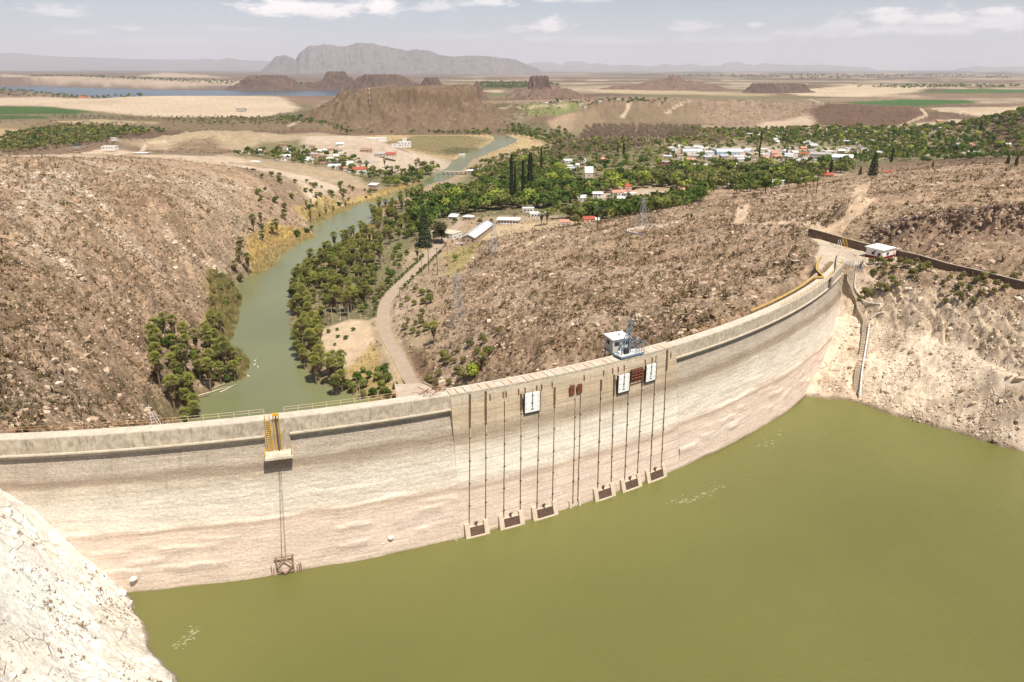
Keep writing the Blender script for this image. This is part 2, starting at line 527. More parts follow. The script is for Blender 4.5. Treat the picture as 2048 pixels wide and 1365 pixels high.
def plain(X, Y):
    r = np.hypot(X, Y)
    h = -47 + 5 * perlin(X / 900, Y / 900, 3) + 1.2 * perlin(X / 210, Y / 210, 5)
    # dissected badland ridge between the mesa and the town
    c = P(1330, 228, -45)
    d = ((X - c.x) / 800) ** 2 + ((Y - c.y) / 260) ** 2
    bad = np.exp(-d * 1.2)
    h += bad * (16 + 11 * ridged(X / 75, Y / 130, 5, 11, .6))
    # pale dune behind the green fields, left
    c = P(380, 205, -50)
    d = ((X - c.x) / 480) ** 2 + ((Y - c.y) / 330) ** 2
    h += 16 * np.exp(-d * 1.3)
    # bluff with white houses, and mound left of it
    c = P(720, 285, -44)
    h += 10 * np.exp(-(((X - c.x) / 95) ** 2 + ((Y - c.y) / 90) ** 2))
    c = P(430, 285, -42)
    d = ((X - c.x) / 110) ** 2 + ((Y - c.y) / 90) ** 2
    h += np.exp(-d) * (17 + 5 * ridged(X / 50, Y / 50, 3, 9))
    # dark hill at the right edge
    c = P(2090, 275, -40)
    h += 46 * np.exp(-(((X - c.x) / 110) ** 2 + ((Y - c.y) / 130) ** 2))
    # plain rises slowly to the left and very far away
    far = sstep(2500, 9000, r)
    left = sstep(0.05, -0.6, X / (r + 1))
    h += far * (6 + 46 * left + (10 + 16 * left) * fbm(X / 2600, Y / 2600, 4, 21))
    sd = lake_sd(X, Y)
    h = np.where(sd < 400, -50.6 + (np.maximum(h, -49) + 50.6) * sstep(5, 160, sd), h)
    h = np.where(sd < 0, -52.0, h)
    return h
def lake_sd(X, Y):
    r = np.hypot(X, Y)
    out = np.full(X.shape, 9999.0)
    m = (r > 1300) & (r < 6500) & (X < 200)
    if m.any():
        out[m] = poly_sd(LAKE, X[m], Y[m])
    return out
def river_sd(X, Y):
    out = np.full(X.shape, 9999.0)
    m = (X > -260) & (X < 160) & (Y > 150) & (Y < 1600)
    if m.any():
        wob = 2.2 * perlin(X[m] / 9, Y[m] / 9, 31) + 1.0 * perlin(X[m] / 3.1, Y[m] / 3.1, 33)
        out[m] = poly_sd(RIVER, X[m], Y[m]) + wob
    return out
def cells(x, y, seed=0):
    """blocky rock: a random level per irregular cell, and the distance to the cell's edge"""
    xi, yi = np.floor(x), np.floor(y)
    b1 = np.full(x.shape, 9.0); b2 = np.full(x.shape, 9.0); val = np.zeros(x.shape)
    for dx in (-1, 0, 1):
        for dy in (-1, 0, 1):
            cx, cy = xi + dx, yi + dy
            h = _perm[(_perm[(cx.astype(np.int64) + seed * 31) & 511] + (cy.astype(np.int64) & 511)) & 1023]
            fx = cx + 0.5 + 0.42 * _gx[h]
            fy = cy + 0.5 + 0.42 * _gy[h]
            d = np.hypot(x - fx, y - fy)
            m = d < b1
            b2 = np.where(m, b1, np.minimum(b2, d))
            val = np.where(m, (h * 0.6180339) % 1.0, val)
            b1 = np.where(m, d, b1)
    return val, b2 - b1
def saw(x):
    f = np.mod(x, 1)
    return np.where(f < .82, f / .82, (1 - f) / .18)
ROAD_CREST = WP([(1490, 385), (1480, 420), (1520, 440), (1590, 460), (1620, 480), (1660, 500)], 0)
TRACK = WP([(1728, 362), (1718, 400), (1728, 440), (1690, 470), (1650, 480)], -1)
RIVER_ROAD = WP([(842, 800), (835, 782), (815, 740), (789, 700), (770, 660), (763, 630), (770, 600), (792, 574), (826, 545), (860, 515), (890, 492)], -56)
CREST_PAD = np.array([P(1640, 545, 0)[:2], P(1628, 515, 0)[:2], P(1640, 492, 0)[:2], P(1622, 478, 0)[:2], P(1660, 475, 0)[:2], P(1745, 492, 0)[:2], P(1800, 523, 0)[:2], P(1770, 530, 0)[:2], P(1708, 531, 0)[:2]] + [DP(t_, 242.0, 0)[:2] for t_ in (1.045, 1.02, 0.99, 0.96, 0.93)])
def hgt_raw(X, Y, detail=True):
    shp = X.shape
    X, Y = X.ravel(), Y.ravel()
    r = np.hypot(X, Y)
    h = plain(X, Y)
    near = r < 1250
    xn, yn = X[near], Y[near]
    if near.any():
        hd, hu = tps_eval(TPS_D, xn, yn), tps_eval(TPS_U, xn, yn)
        rho = np.hypot(xn - DCX, yn - DCY)
        th = np.arctan2(xn - DCX, -(yn - DCY))
        inside = sstep(math.radians(66), math.radians(60), th)
        wn_ = sstep(236, 243, rho) * inside + sstep(241, 247, rho) * (1 - inside)
        wn_ = np.where((yn > 300) | (np.abs(th) > 2.0), 0, wn_)
        hn = hd * (1 - wn_) + hu * wn_
        rd = river_sd(xn, yn)
        down = wn_ < 0.5
        if detail:
            # rocky relief, stronger where the ground is steep or high above the river
            hillL = sstep(-70, -150, xn + 0.12 * (yn - 250)) * sstep(640, 470, yn) * sstep(-60, -48, hn)
            spur = sstep(-40, 0, xn) * sstep(520, 420, yn) * sstep(-54, -42, hn)
            rough = np.clip(hillL + 0.62 * spur, 0, 1)
            cp = np.clip(1 - poly_sd(CREST_PAD, xn, yn) / 6, 0, 1)
            rough *= (1 - cp)
            q = xn * 0.8 + yn * 0.6
            t_ = -xn * 0.6 + yn * 0.8
            n1 = ridged(q / 26, t_ / 62, 4, 41, 0.55)
            n2 = ridged(xn / 9, yn / 12, 4, 43, 0.6)
            n3 = fbm(xn / 2.4, yn / 2.4, 4, 45, 0.6)
            hn += down * rough * (2.4 * hillL * (n1 - 0.3) + 0.9 * (n2 - 0.3) + 0.38 * n3)
            hn += down * rough * hillL * 1.3 * np.abs(np.mod(hn / 5.5 + 0.5 * n3, 1) - .5)
            wx_, wy_ = xn + 1.6 * n2, yn + 1.6 * n3
            c1v, c1e = cells(q / 7.5 + .25 * n3, t_ / 15 + .2 * n2, 1)
            c2v, c2e = cells(wx_ / 2.6, wy_ / 3.4, 2)
            out = sstep(-.3, .3, fbm(q / 38, t_ / 80, 3, 47))
            hn += down * rough * out * (3.8 * (c1v - .5) * hillL + 1.3 * (c1v - .5) * (1 - hillL) + (1.1 + .7 * hillL) * (c2v - .5))
            # limestone banks of the reservoir: smooth slabs, ledges and gullies
            up = wn_ * (1 - cp)
            right = up * (xn > 40)
            leftb = up * (xn < 0)
            slab = ridged(xn / 14 + yn / 40, yn / 20, 4, 51, 0.5)
            n5 = fbm(xn / 5, yn / 5, 5, 53, 0.6)
            hn += right * (0.8 * (slab - .3) + 0.35 * n5)
            upz = sstep(-13.5, -11.0, hn) * sstep(0.2, -2.5, hn)
            ph = fbm(xn / 14, yn / 14, 3, 55)
            s1 = saw(xn / 3.3 + yn / 16.0 + 0.9 * ph)
            s2 = saw(xn / 1.25 + yn / 9.0 + 1.4 * ph + .3)
            brk, bre = cells(xn / 2.2 + .4 * n5, yn / 1.7, 3)
            hn += right * upz * (2.7 * (s1 - .5) + 0.9 * (s2 - .5) + 1.6 * (brk - .5))
            lowz = sstep(-28.5, -26.5, hn) * sstep(-11.5, -13.5, hn)
            b1v, b1e = cells(xn / 6.5 + .35 * ph, yn / 4.2 + .3 * n5, 4)
            b2v, b2e = cells(xn / 1.9 + .3 * n5, yn / 1.5, 5)
            patch_ = sstep(0.0, .35, fbm(xn / 17, yn / 13, 3, 58))
            hn += right * lowz * (1.1 * (b1v - .5) + (0.25 + .75 * patch_) * 0.8 * (b2v - .5))
            hn -= right * lowz * .9 * sstep(.10, .0, b1e) * sstep(-.2, .3, perlin(xn / 11, yn / 11, 57))
            bench = hn + 12.8 + .6 * ph
            hn += right * .9 * np.exp(-(bench / .5) ** 2) * -1
            lb1, le1 = cells(xn / 5.5 + .3 * n5, yn / 7 + .3 * ph, 6)
            lb2, le2 = cells(xn / 1.7 + .3 * n5, yn / 1.6, 7)
            hn += leftb * (0.7 * fbm(xn / 9, yn / 9, 5, 61, 0.55) + .5 * (lb1 - .5) + .30 * (lb2 - .5) * (.3 + sstep(-.1, .3, perlin(xn / 10, yn / 10, 64))))
            hn -= leftb * .35 * sstep(.07, 0, le1) * sstep(-.2, .3, perlin(xn / 8, yn / 8, 66))
            # cliff above the retaining wall
            q1, q2 = P(1750, 470, 4), P(2060, 530, 4)
            dl = line_d([(q1.x, q1.y), (q2.x + 40, q2.y - 10)], xn, yn)
            ex, ey = q2.x + 40 - q1.x, q2.y - 10 - q1.y
            eL = math.hypot(ex, ey)
            sdl = ((xn - q1.x) * -ey + (yn - q1.y) * ex) / eL + 1.6 * perlin(xn / 6, yn / 6, 73) + .7 * perlin(xn / 2, yn / 2, 74)
            along = ((xn - q1.x) * ex + (yn - q1.y) * ey) / (eL * eL)
            fa = sstep(-.06, .10, along) * sstep(1.5, 1.2, along) * np.exp(-(sdl / 15) ** 2)
            k1, k1e = cells(xn / 1.9, yn / 1.9, 8)
            hn += fa * (6.5 * (sstep(-.8, 1.6, sdl) - .5) + 2.6 * (k1 - .5) * np.exp(-((sdl + 1) / 6) ** 2))
            # gentle relief elsewhere
            hn += down * (1 - rough) * 0.25 * fbm(xn / 14, yn / 14, 3, 75) * (1 - cp)
        # river bed and banks
        rr = rd[...]
        hn = np.where(down & (rr < 60), RIVER_Z - 1.2 + (np.maximum(hn, RIVER_Z + 0.5) - RIVER_Z + 1.2) * sstep(-2.0, 5.0, rr), hn)
        hn = np.where(down & (rr < 0), np.minimum(hn, RIVER_Z - 0.8), hn)
        hn = np.where(down & (rr >= 3), np.maximum(hn, RIVER_Z + 0.3), hn)
        # roads cut level
        dr = line_d([tuple(p) for p in RIVER_ROAD], xn, yn)
        hn = np.where(down & (dr < 7), -56 + (hn + 56) * sstep(3.0, 7.0, dr), hn)
        k = sstep(950, 1250, r[near])
        rd2 = sstep(30, 4, rr)       # keep the valley of the river beyond the spline
        h[near] = hn * (1 - k) + h[near] * k
        cpd = poly_sd(CREST_PAD, xn, yn)
        sel = cpd < 4
        tmp = h[near]
        tmp[sel] = 0.0 + (tmp[sel] - 0.0) * sstep(0, 4, cpd[sel])
        h[near] = tmp
    m = (r >= 1150) & (r < 1700)
    if m.any():
        rd = river_sd(X[m], Y[m])
        h[m] = np.where(rd < 60, RIVER_Z - 1.2 + (np.maximum(h[m], RIVER_Z + .5) - RIVER_Z + 1.2) * sstep(-4, 50, rd), h[m])
    m = (r >= 780) & (r < 2100) & (X > -500) & (X < 250)
    if m.any():
        sd = poly_sd(MEADOW, X[m], Y[m])
        rd = river_sd(X[m], Y[m])
        low = np.where(rd < 0, RIVER_Z - 1.2, RIVER_Z + .7 + .4 * perlin(X[m] / 30, Y[m] / 30, 121))
        h[m] = low + (np.maximum(h[m], low) - low) * sstep(-5, 90, sd)
    return h.reshape(shp)
MEADOW = WP([(700, 268), (840, 262), (960, 262), (1080, 266), (1112, 278), (1080, 292), (1020, 302), (975, 325), (940, 345), (880, 350), (870, 335), (895, 318), (820, 300), (740, 285)], -61)

# polar sheet: fine inside the field of view, coarser outside, out to 70 km
az_in = np.linspace(-37.0, 37.0, 720)
az_out = np.array([-100, -85, -75, -68, -62, -57, -53, -50, -48, -46, -44, -42.5, -41, -40, -39, -38.2, -37.6])
AZ = np.radians(np.concatenate([az_out, az_in, -az_out[::-1]]))
el_steps = [88, 80, 72, 66, 61, 57, 54, 52, 50, 49, 48, 47]
e = 46.5
while e > 0.05:
    el_steps.append(e)
    if e > 30: e -= 0.10
    elif e > 9: e -= 0.058
    elif e > 3.4: e -= 0.055
    elif e > 0.7: e -= 0.055
    else: e -= 0.045
RR = 98.0 / np.tan(np.radians(np.array(el_steps)))
AA, RG = np.meshgrid(AZ, RR)
TX, TY = np.sin(AA) * RG, np.cos(AA) * RG
TZ = hgt_raw(TX, TY)
print('terrain grid', TX.shape)

# ------------------------------------------------------------------ ground cover painted as real colour of the ground
C_SOIL = np.array([0.46, 0.325, 0.218])
C_PALE = np.array([0.60, 0.475, 0.34])
C_BROWN = np.array([0.17, 0.115, 0.075])
C_GREY = np.array([0.30, 0.24, 0.18])
def lerp(c, target, m):
    return c + (np.asarray(target) - c) * m[..., None]
def paint():
    X, Y, Z = TX, TY, TZ
    r = np.hypot(X, Y)
    col = np.zeros(X.shape + (3,)) + C_SOIL
    scrub = np.full(X.shape, 0.7)                   # how much low scrub the ground carries
    rock = np.full(X.shape, 0.35)
    # far plain: scrub land, bare soil and pasture in patches; darker brown at far left
    f1 = fbm(X / 700, Y / 700, 5, 81, 0.55)
    f2 = fbm(X / 1500 + 9, Y / 1500, 5, 83, 0.55)
    f3 = fbm(X / 260, Y / 260, 4, 85)
    far = sstep(700, 1100, r)
    fc = np.zeros(X.shape + (3,)) + np.array([0.25, 0.17, 0.115])
    fc = lerp(fc, C_PALE * 0.85, sstep(0.12, 0.55, f1))
    fc = lerp(fc, (0.115, 0.105, 0.05), sstep(0.15, 0.5, f2) * 0.75)
    fc = lerp(fc, (0.14, 0.09, 0.065), sstep(0.1, 0.5, -f1 + 0.3 * f3) * 0.8)
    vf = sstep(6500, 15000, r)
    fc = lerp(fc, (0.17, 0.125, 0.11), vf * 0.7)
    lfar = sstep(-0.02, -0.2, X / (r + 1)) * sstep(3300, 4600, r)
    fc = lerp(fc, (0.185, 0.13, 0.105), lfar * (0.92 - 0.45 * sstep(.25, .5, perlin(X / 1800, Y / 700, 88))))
    # long pale and dark strips of distant fields on the right
    strip = perlin(X / 2400, Y / 420, 87)
    rt = sstep(0.0, 0.12, X / (r + 1)) * sstep(2300, 4000, r)
    fc = lerp(fc, (0.42, 0.33, 0.23), rt * sstep(0.12, 0.4, strip) * 0.85)
    fc = lerp(fc, (0.10, 0.085, 0.06), rt * sstep(0.1, 0.35, -strip) * 0.8)
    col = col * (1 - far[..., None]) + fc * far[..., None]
    wob = 9 * perlin(X / 40, Y / 40, 91) + 4 * perlin(X / 13, Y / 13, 92)
    def pp(pxs, z, c, soft=4.0, amt=1.0, wb=1.0, sc=None, rk=None):
        poly = WP(pxs, z)
        cx, cy = poly.mean(0)
        R = np.hypot(poly[:, 0] - cx, poly[:, 1] - cy).max() + 60
        m = (np.abs(X - cx) < R) & (np.abs(Y - cy) < R)
        if not m.any():
            return
        k = max(1.0, math.hypot(cx, cy) / 500.0)
        sd = poly_sd(poly, X[m], Y[m]) + wb * wob[m] * 0.4 * k
        a = sstep(soft * k, -soft * k, sd) * amt
        v = 1 + 0.12 * f3[m]
        cc = np.asarray(c) * v[:, None]
        col[m] = col[m] * (1 - a[:, None]) + cc * a[:, None]
        if sc is not None:
            scrub[m] = scrub[m] * (1 - a) + sc * a
        if rk is not None:
            rock[m] = rock[m] * (1 - a) + rk * a
    # valley floor: dry grass and pale earth of the town
    pp([(380, 345), (600, 372), (760, 372), (830, 400), (740, 470), (560, 640), (640, 780), (860, 790), (900, 480), (1300, 440), (1420, 390), (1720, 345), (2300, 300), (2300, 262), (1600, 262), (1100, 258), (700, 268), (300, 300)], -54, (0.40, 0.31, 0.20), 8, 0.85, 1, 0.15, 0.1)
    GR = (0.155, 0.15, 0.07)
    for zn in ([(820, 440), (838, 396), (880, 376), (940, 330), (1010, 318), (1110, 300), (1190, 345), (1230, 400), (1120, 430), (1000, 432), (900, 436), (850, 480)],
               [(1100, 445), (1170, 400), (1240, 403), (1420, 385), (1400, 420), (1300, 445), (1180, 448)],
               [(1150, 380), (1220, 345), (1340, 335), (1500, 332), (1700, 330), (1900, 312), (2048, 300), (2048, 325), (1760, 345), (1620, 378), (1490, 392), (1400, 378), (1300, 362)],
               [(470, 338), (500, 312), (600, 302), (700, 308), (880, 318), (880, 345), (790, 378), (690, 345)],
               [(640, 520), (740, 430), (838, 390), (850, 460), (800, 530), (750, 640), (640, 650), (600, 735), (575, 640), (590, 545)],
               [(1000, 250), (1150, 262), (1150, 285), (1100, 300), (1340, 292), (1340, 330), (1120, 345), (1120, 300), (1080, 270)]):
        pp(zn, -54, GR, 6, 0.8, 1.6, 0.35, 0)
    pp([(1140, 262), (1480, 262), (2048, 258), (2300, 262), (2300, 305), (1700, 330), (1330, 335), (1330, 295), (1140, 290)], -49, (0.26, 0.22, 0.13), 8, 0.75, 1.6, 0.3, 0)
    # left plateau: pale bare earth
    pp([(-200, 335), (0, 318), (140, 318), (380, 330), (520, 342), (700, 352), (760, 362), (700, 372), (540, 358), (330, 342), (120, 333), (0, 338)], -33, (0.56, 0.44, 0.31), 5, 0.9, 1, 0.15, 0.2)
    pp([(-200, 300), (120, 300), (210, 285), (290, 298), (400, 305), (480, 312), (520, 320), (430, 330), (200, 318), (0, 312)], -36, (0.58, 0.46, 0.33), 5, 0.9, 1, 0.1, 0.1)
    pp([(215, 268), (330, 268), (410, 275), (430, 290), (400, 300), (330, 300), (260, 290)], -40, (0.42, 0.325, 0.21), 4, 0.8, 1, 0.4, 0.1)
    pp([(180, 300), (240, 300), (240, 315), (185, 312)], -36, (0.47, 0.36, 0.11), 3, 0.8)
    pp([(320, 330), (390, 340), (340, 346), (300, 338)], -33, (0.47, 0.36, 0.11), 3, 0.8)
    pp([(350, 282), (420, 278), (470, 290), (430, 310), (330, 312), (250, 315), (300, 300)], -34, (0.24, 0.165, 0.11), 4, 0.8, 1, 1.0)
    pp([(620, 272), (700, 268), (860, 282), (910, 300), (870, 312), (700, 316), (600, 300)], -42, (0.56, 0.45, 0.345), 5, 0.9, 1.2, 0.25, 0.0)
    pp([(480, 330), (560, 333), (700, 345), (640, 360), (520, 352), (400, 338)], -38, (0.56, 0.45, 0.34), 4, 0.9, 1.2, 0.2, 0.0)
    pp([(-100, 338), (0, 334), (120, 330), (230, 344), (110, 350), (0, 352)], -26, (0.20, 0.135, 0.09), 3, 0.8, 1, 1.0)
    pp([(0, 318), (180, 322), (400, 330), (560, 345), (640, 362), (560, 372), (380, 350), (200, 340), (0, 330)], -31, (0.25, 0.175, 0.12), 4, 0.6, 1.6, 0.9)
    pp([(1280, 345), (1330, 341), (1345, 350), (1290, 353)], -50, (0.46, 0.38, 0.28), 2, 0.9, .5, 0, 0)
    pp([(1590, 348), (1700, 341), (1690, 353), (1610, 360)], -46, (0.46, 0.38, 0.27), 2, 0.9, .5, 0, 0)
    pp([(1440, 362), (1510, 358), (1520, 366), (1450, 371)], -48, (0.44, 0.36, 0.26), 2, 0.9, .5, 0, 0)
    # flood meadow of golden reeds round the river bend
    pp([(700, 268), (840, 262), (960, 262), (1080, 266), (1112, 278), (1080, 292), (1020, 300), (960, 312), (900, 314), (820, 300), (740, 285)], -57, (0.46, 0.345, 0.19), 5, 0.95, 1, 0.1, 0)
    pp([(820, 268), (930, 266), (975, 275), (960, 292), (900, 308), (830, 296), (770, 280)], -57, (0.13, 0.12, 0.055), 6, 0.75, 1.5, .2, 0)
    pp([(900, 290), (960, 294), (935, 305), (880, 303)], -58, (0.085, 0.095, 0.04), 4, 0.8)
    # reed banks
    pp([(497, 540), (510, 500), (545, 472), (620, 462), (640, 470), (600, 482), (566, 505), (540, 535), (500, 560)], -61, (0.47, 0.33, 0.11), 2, 0.95, .5, 0, 0)
    pp([(590, 440), (650, 415), (700, 405), (760, 385), (840, 360), (850, 366), (780, 392), (700, 415), (650, 432), (620, 450)], -61, (0.42, 0.31, 0.12), 2, 0.9, .5, 0, 0)
    pp([(420, 580), (470, 560), (490, 600), (475, 660), (450, 690), (410, 700)], -60, (0.27, 0.215, 0.08), 2, 0.8, .5, 0.1, 0)
    pp([(630, 512), (690, 480), (740, 450), (760, 470), (700, 510), (650, 530)], -60, (0.42, 0.30, 0.11), 2, 0.85, .5, 0, 0)
    # sandy park and bare bank between the palms and the road
    pp([(640, 655), (700, 640), (745, 650), (750, 690), (740, 720), (700, 735), (660, 715), (640, 690)], -59, (0.60, 0.46, 0.31), 2, 0.95, .4, 0, 0)
    pp([(690, 735), (745, 690), (760, 700), (770, 760), (790, 790), (740, 790), (700, 760)], -58, (0.42, 0.31, 0.13), 2, 0.9, .5, 0.2, 0)
    pp([(745, 640), (770, 640), (790, 700), (830, 780), (800, 790), (765, 720)], -57, (0.50, 0.38, 0.24), 2, 0.85, .4, 0.1, 0.1)
    pp([(780, 600), (830, 570), (850, 600), (830, 640), (800, 690), (780, 650)], -54, (0.50, 0.38, 0.27), 2, 0.8, .6, 0.3, .3)
    pp([(900, 560), (890, 500), (940, 490), (985, 470), (1010, 480), (960, 520), (930, 560)], -50, (0.37, 0.31, 0.12), 3, 0.8, .6, 0.2, 0)
    pp([(985, 445), (1090, 438), (1180, 440), (1280, 440), (1240, 452), (1120, 462), (990, 476), (950, 470)], -50, (0.55, 0.42, 0.26), 3, 0.9, .6, 0.1, 0.1)
    pp([(815, 690), (850, 720), (880, 770), (850, 775), (820, 740)], -52, (0.36, 0.235, 0.15), 3, 0.85, .6, 0.6, .2)
    # town streets and yards
    pp([(1170, 375), (1290, 372), (1400, 392), (1330, 398), (1220, 392)], -50, (0.55, 0.45, 0.33), 4, 0.85, .6, 0, 0)
    pp([(1340, 285), (1500, 292), (1720, 292), (1800, 305), (1760, 325), (1500, 318), (1350, 305)], -48, (0.50, 0.42, 0.32), 6, 0.7, 1, 0, 0)
    # fields
    pp([(-400, 222), (0, 215), (100, 217), (215, 222), (150, 228), (0, 230), (-400, 238)], -47, (0.055, 0.105, 0.026), 2, 1, .15, 0, 0)
    pp([(-400, 245), (0, 232), (95, 233), (98, 239), (0, 240), (-400, 256)], -47, (0.06, 0.10, 0.03), 2, 1, .15, 0, 0)
    pp([(-400, 262), (0, 247), (90, 250), (62, 262), (0, 276), (-400, 290)], -44, (0.42, 0.30, 0.17), 3, 1, .2, 0, 0)
    pp([(-400, 205), (0, 198), (120, 196), (200, 204), (330, 196), (560, 197), (600, 214), (590, 228), (520, 236), (380, 236), (300, 232), (220, 225), (100, 215), (0, 213), (-400, 220)], -46, (0.54, 0.425, 0.30), 4, 0.95, .5, 0.1, 0)
    pp([(-400, 250), (90, 240), (300, 238), (560, 245), (700, 252), (560, 262), (340, 262), (100, 262)], -48, (0.22, 0.165, 0.095), 6, 0.8, 1, .5, 0)
    pp([(100, 245), (200, 240), (320, 246), (300, 252), (150, 252)], -48, (0.45, 0.35, 0.21), 3, 0.8, .6, 0, 0)
    pp([(1690, 204), (1790, 198), (1930, 199), (1960, 206), (1850, 211), (1720, 208)], -46, (0.06, 0.125, 0.03), 2, 1, .1, 0, 0)
    pp([(1840, 184), (1960, 179), (2048, 181), (2300, 184), (2300, 190), (2048, 188), (1900, 187)], -46, (0.075, 0.13, 0.04), 2, 1, .1, 0, 0)
    pp([(1560, 183), (1700, 172), (1860, 176), (1830, 186), (1720, 192), (1600, 190)], -46, (0.55, 0.44, 0.30), 4, 0.9, .4, 0, 0)
    pp([(1850, 215), (2048, 214), (2300, 218), (2300, 240), (1960, 238), (1880, 230), (1840, 222)], -46, (0.52, 0.41, 0.28), 4, 0.85, .6, 0, 0)
    pp([(960, 186), (1100, 188), (1100, 194), (960, 194)], -46, (0.14, 0.15, 0.06), 3, 0.8, .4, 0, 0)
    pp([(950, 184), (1010, 180), (1000, 186)], -46, (0.5, 0.4, 0.28), 3, 0.8, .4, 0, 0)
    pp([(1160, 178), (1340, 176), (1400, 184), (1560, 187), (1500, 193), (1300, 190), (1200, 186)], -46, (0.45, 0.36, 0.22), 3, 0.8, .5, 0, 0)
    pp([(1200, 187), (1500, 190), (1700, 194), (1560, 199), (1300, 196)], -46, (0.15, 0.14, 0.07), 3, 0.7, .5, 0, 0)
    # badlands and their dark scrub patch
    pp([(960, 200), (1100, 196), (1300, 197), (1560, 200), (1640, 212), (1620, 240), (1500, 255), (1380, 240), (1200, 224), (980, 222)], -40, (0.35, 0.25, 0.175), 5, 0.9, 1, 1.0, .5)
    pp([(1615, 232), (1690, 218), (1800, 218), (1850, 236), (1810, 248), (1700, 252), (1630, 248)], -44, (0.15, 0.09, 0.065), 3, 0.95, .6, 1, .3)
    pp([(1520, 248), (1620, 240), (1640, 255), (1760, 256), (1900, 240), (2048, 250), (2048, 262), (1500, 264)], -45, (0.50, 0.39, 0.28), 4, 0.85, .7, 0, 0)
    pp([(1960, 270), (2048, 232), (2200, 225), (2200, 300), (2048, 290)], -30, (0.17, 0.105, 0.075), 3, 0.95, .5, 1, .3)
    # tan field, meadow and orchard floor by the far houses
    pp([(1030, 232), (1170, 234), (1140, 243), (1060, 245)], -50, (0.20, 0.22, 0.08), 3, 0.9, .4, 0, 0)
    pp([(1120, 244), (1190, 240), (1210, 252), (1150, 262), (1090, 250)], -50, (0.38, 0.27, 0.18), 3, 0.95, .4, 0, 0)
    pp([(1150, 240), (1400, 238), (1390, 290), (1130, 285)], -52, (0.22, 0.17, 0.10), 5, 0.7, .8, 0, 0)
    # lake shores
    pp([(0, 160), (130, 165), (330, 170), (500, 168), (560, 174), (330, 178), (130, 172), (0, 168)], -48, (0.50, 0.39, 0.29), 4, 0.7, 1, 0, 0)
    pp([(280, 160), (330, 153), (410, 157), (460, 163), (380, 165), (300, 163)], -46, (0.46, 0.36, 0.26), 3, 0.8, 1, 0, 0)
    # dirt roads
    def road(pxs, z, wid, c, amt=0.9, sc=0.0):
        pts = [tuple(p) for p in WP(pxs, z)]
        xs = [p[0] for p in pts]; ys = [p[1] for p in pts]
        m = (X > min(xs) - 20) & (X < max(xs) + 20) & (Y > min(ys) - 20) & (Y < max(ys) + 20)
        d = line_d(pts, X[m], Y[m]) + 0.5 * perlin(X[m] / 5, Y[m] / 5, 95)
        a = sstep(wid * 0.62, wid * 0.42, d) * amt
        col[m] = col[m] * (1 - a[:, None]) + np.asarray(c) * a[:, None]
        scrub[m] *= (1 - a)
        rock[m] *= (1 - 0.8 * a)
    tanr = (0.56, 0.43, 0.30)
    road([(575, 246), (605, 235), (640, 226), (680, 207), (700, 196)], -40, 9, (0.52, 0.42, 0.31))
    road([(1245, 234), (1262, 222), (1310, 205), (1335, 200)], -38, 10, tanr)
    road([(1330, 232), (1380, 222), (1420, 216)], -38, 8, tanr)
    road([(1840, 228), (1852, 236), (1800, 250)], -44, 8, tanr)
    road([(1000, 236), (1240, 236), (1330, 232)], -50, 7, tanr, .6)
    road([(1620, 196), (1640, 204), (1660, 206), (1700, 206)], -45, 8, tanr)
    road([(130, 316), (230, 322), (340, 330), (520, 340), (700, 352)], -33, 8, (0.50, 0.40, 0.30), .8)
    road([(230, 322), (280, 295), (290, 284), (330, 282)], -36, 5, (0.6, 0.48, 0.36), .8)
    road([(1728, 362), (1718, 385), (1716, 410), (1732, 438), (1700, 462), (1650, 478)], 0, 6.5, (0.60, 0.44, 0.30))
    road([(1490, 385), (1476, 425), (1510, 436), (1560, 446), (1600, 458), (1640, 484)], -2, 5.5, (0.60, 0.46, 0.32))
    road([(1280, 455), (1295, 462), (1330, 468), (1370, 468)], -22, 4, (0.62, 0.52, 0.42))
    road([(1055, 492), (1085, 480), (1110, 474)], -34, 5, (0.58, 0.45, 0.30))
    road([(1750, 640), (1850, 655), (1950, 685), (2048, 705)], -12.5, 1.6, (0.5, 0.4, 0.3), .6)
    # pad at the dam end
    pad = sstep(0.6, -0.4, poly_sd(CREST_PAD, X, Y) + 0.6 * perlin(X / 3, Y / 3, 97)) * (r < 400)
    col[:] = lerp(col, (0.55, 0.46, 0.35), pad)
    scrub[:] *= (1 - pad)
    rock[:] *= (1 - pad)
    # reservoir banks: limestone bleached below the old water line
    rho = np.hypot(X - DCX, Y - DCY)
    th = np.arctan2(X - DCX, -(Y - DCY))
    up = (rho > 243) & (Y < 320) & (r < 420)
    low = up & (Z < 3)
    bl = low * sstep(-9.0, -13.5, Z + 1.2 * perlin(X / 6, Y / 6, 99)) * (X > 20)
    col[:] = lerp(col, (0.73, 0.60, 0.455), bl)
    scrub[:] *= (1 - bl * 0.97)
    rock[:] = rock * (1 - bl) + 0.8 * bl
    mid = low * (1 - bl) * (X > 20) * sstep(-1.0, -3.5, Z)
    col[:] = lerp(col, (0.62, 0.50, 0.365), mid * 0.85)
    scrub[:] *= (1 - mid * 0.7)
    rock[:] = np.maximum(rock, mid * 0.9)
    gr = bl * sstep(0.1, 0.5, fbm(X / 13, Y / 9, 4, 101) + sstep(-25.5, -28.5, Z) * 0.55)
    col[:] = lerp(col, (0.42, 0.315, 0.225), gr * 0.7)
    lf = low * (X < 20)
    col[:] = lerp(col, (0.94, 0.89, 0.80), lf * sstep(1, -4, Z))
    tan = lf * sstep(-0.05, 0.45, fbm(X / 11 + 2, Y / 17, 4, 103))
    col[:] = lerp(col, (0.78, 0.68, 0.54), tan * 0.5)
    scrub[:] *= (1 - lf)
    rock[:] = rock * (1 - lf) + lf * 0.6
    wet = up * (X > -90) * sstep(-28.0, -28.7, Z)
    col[:] = lerp(col, (0.17, 0.125, 0.07), wet * 0.8)
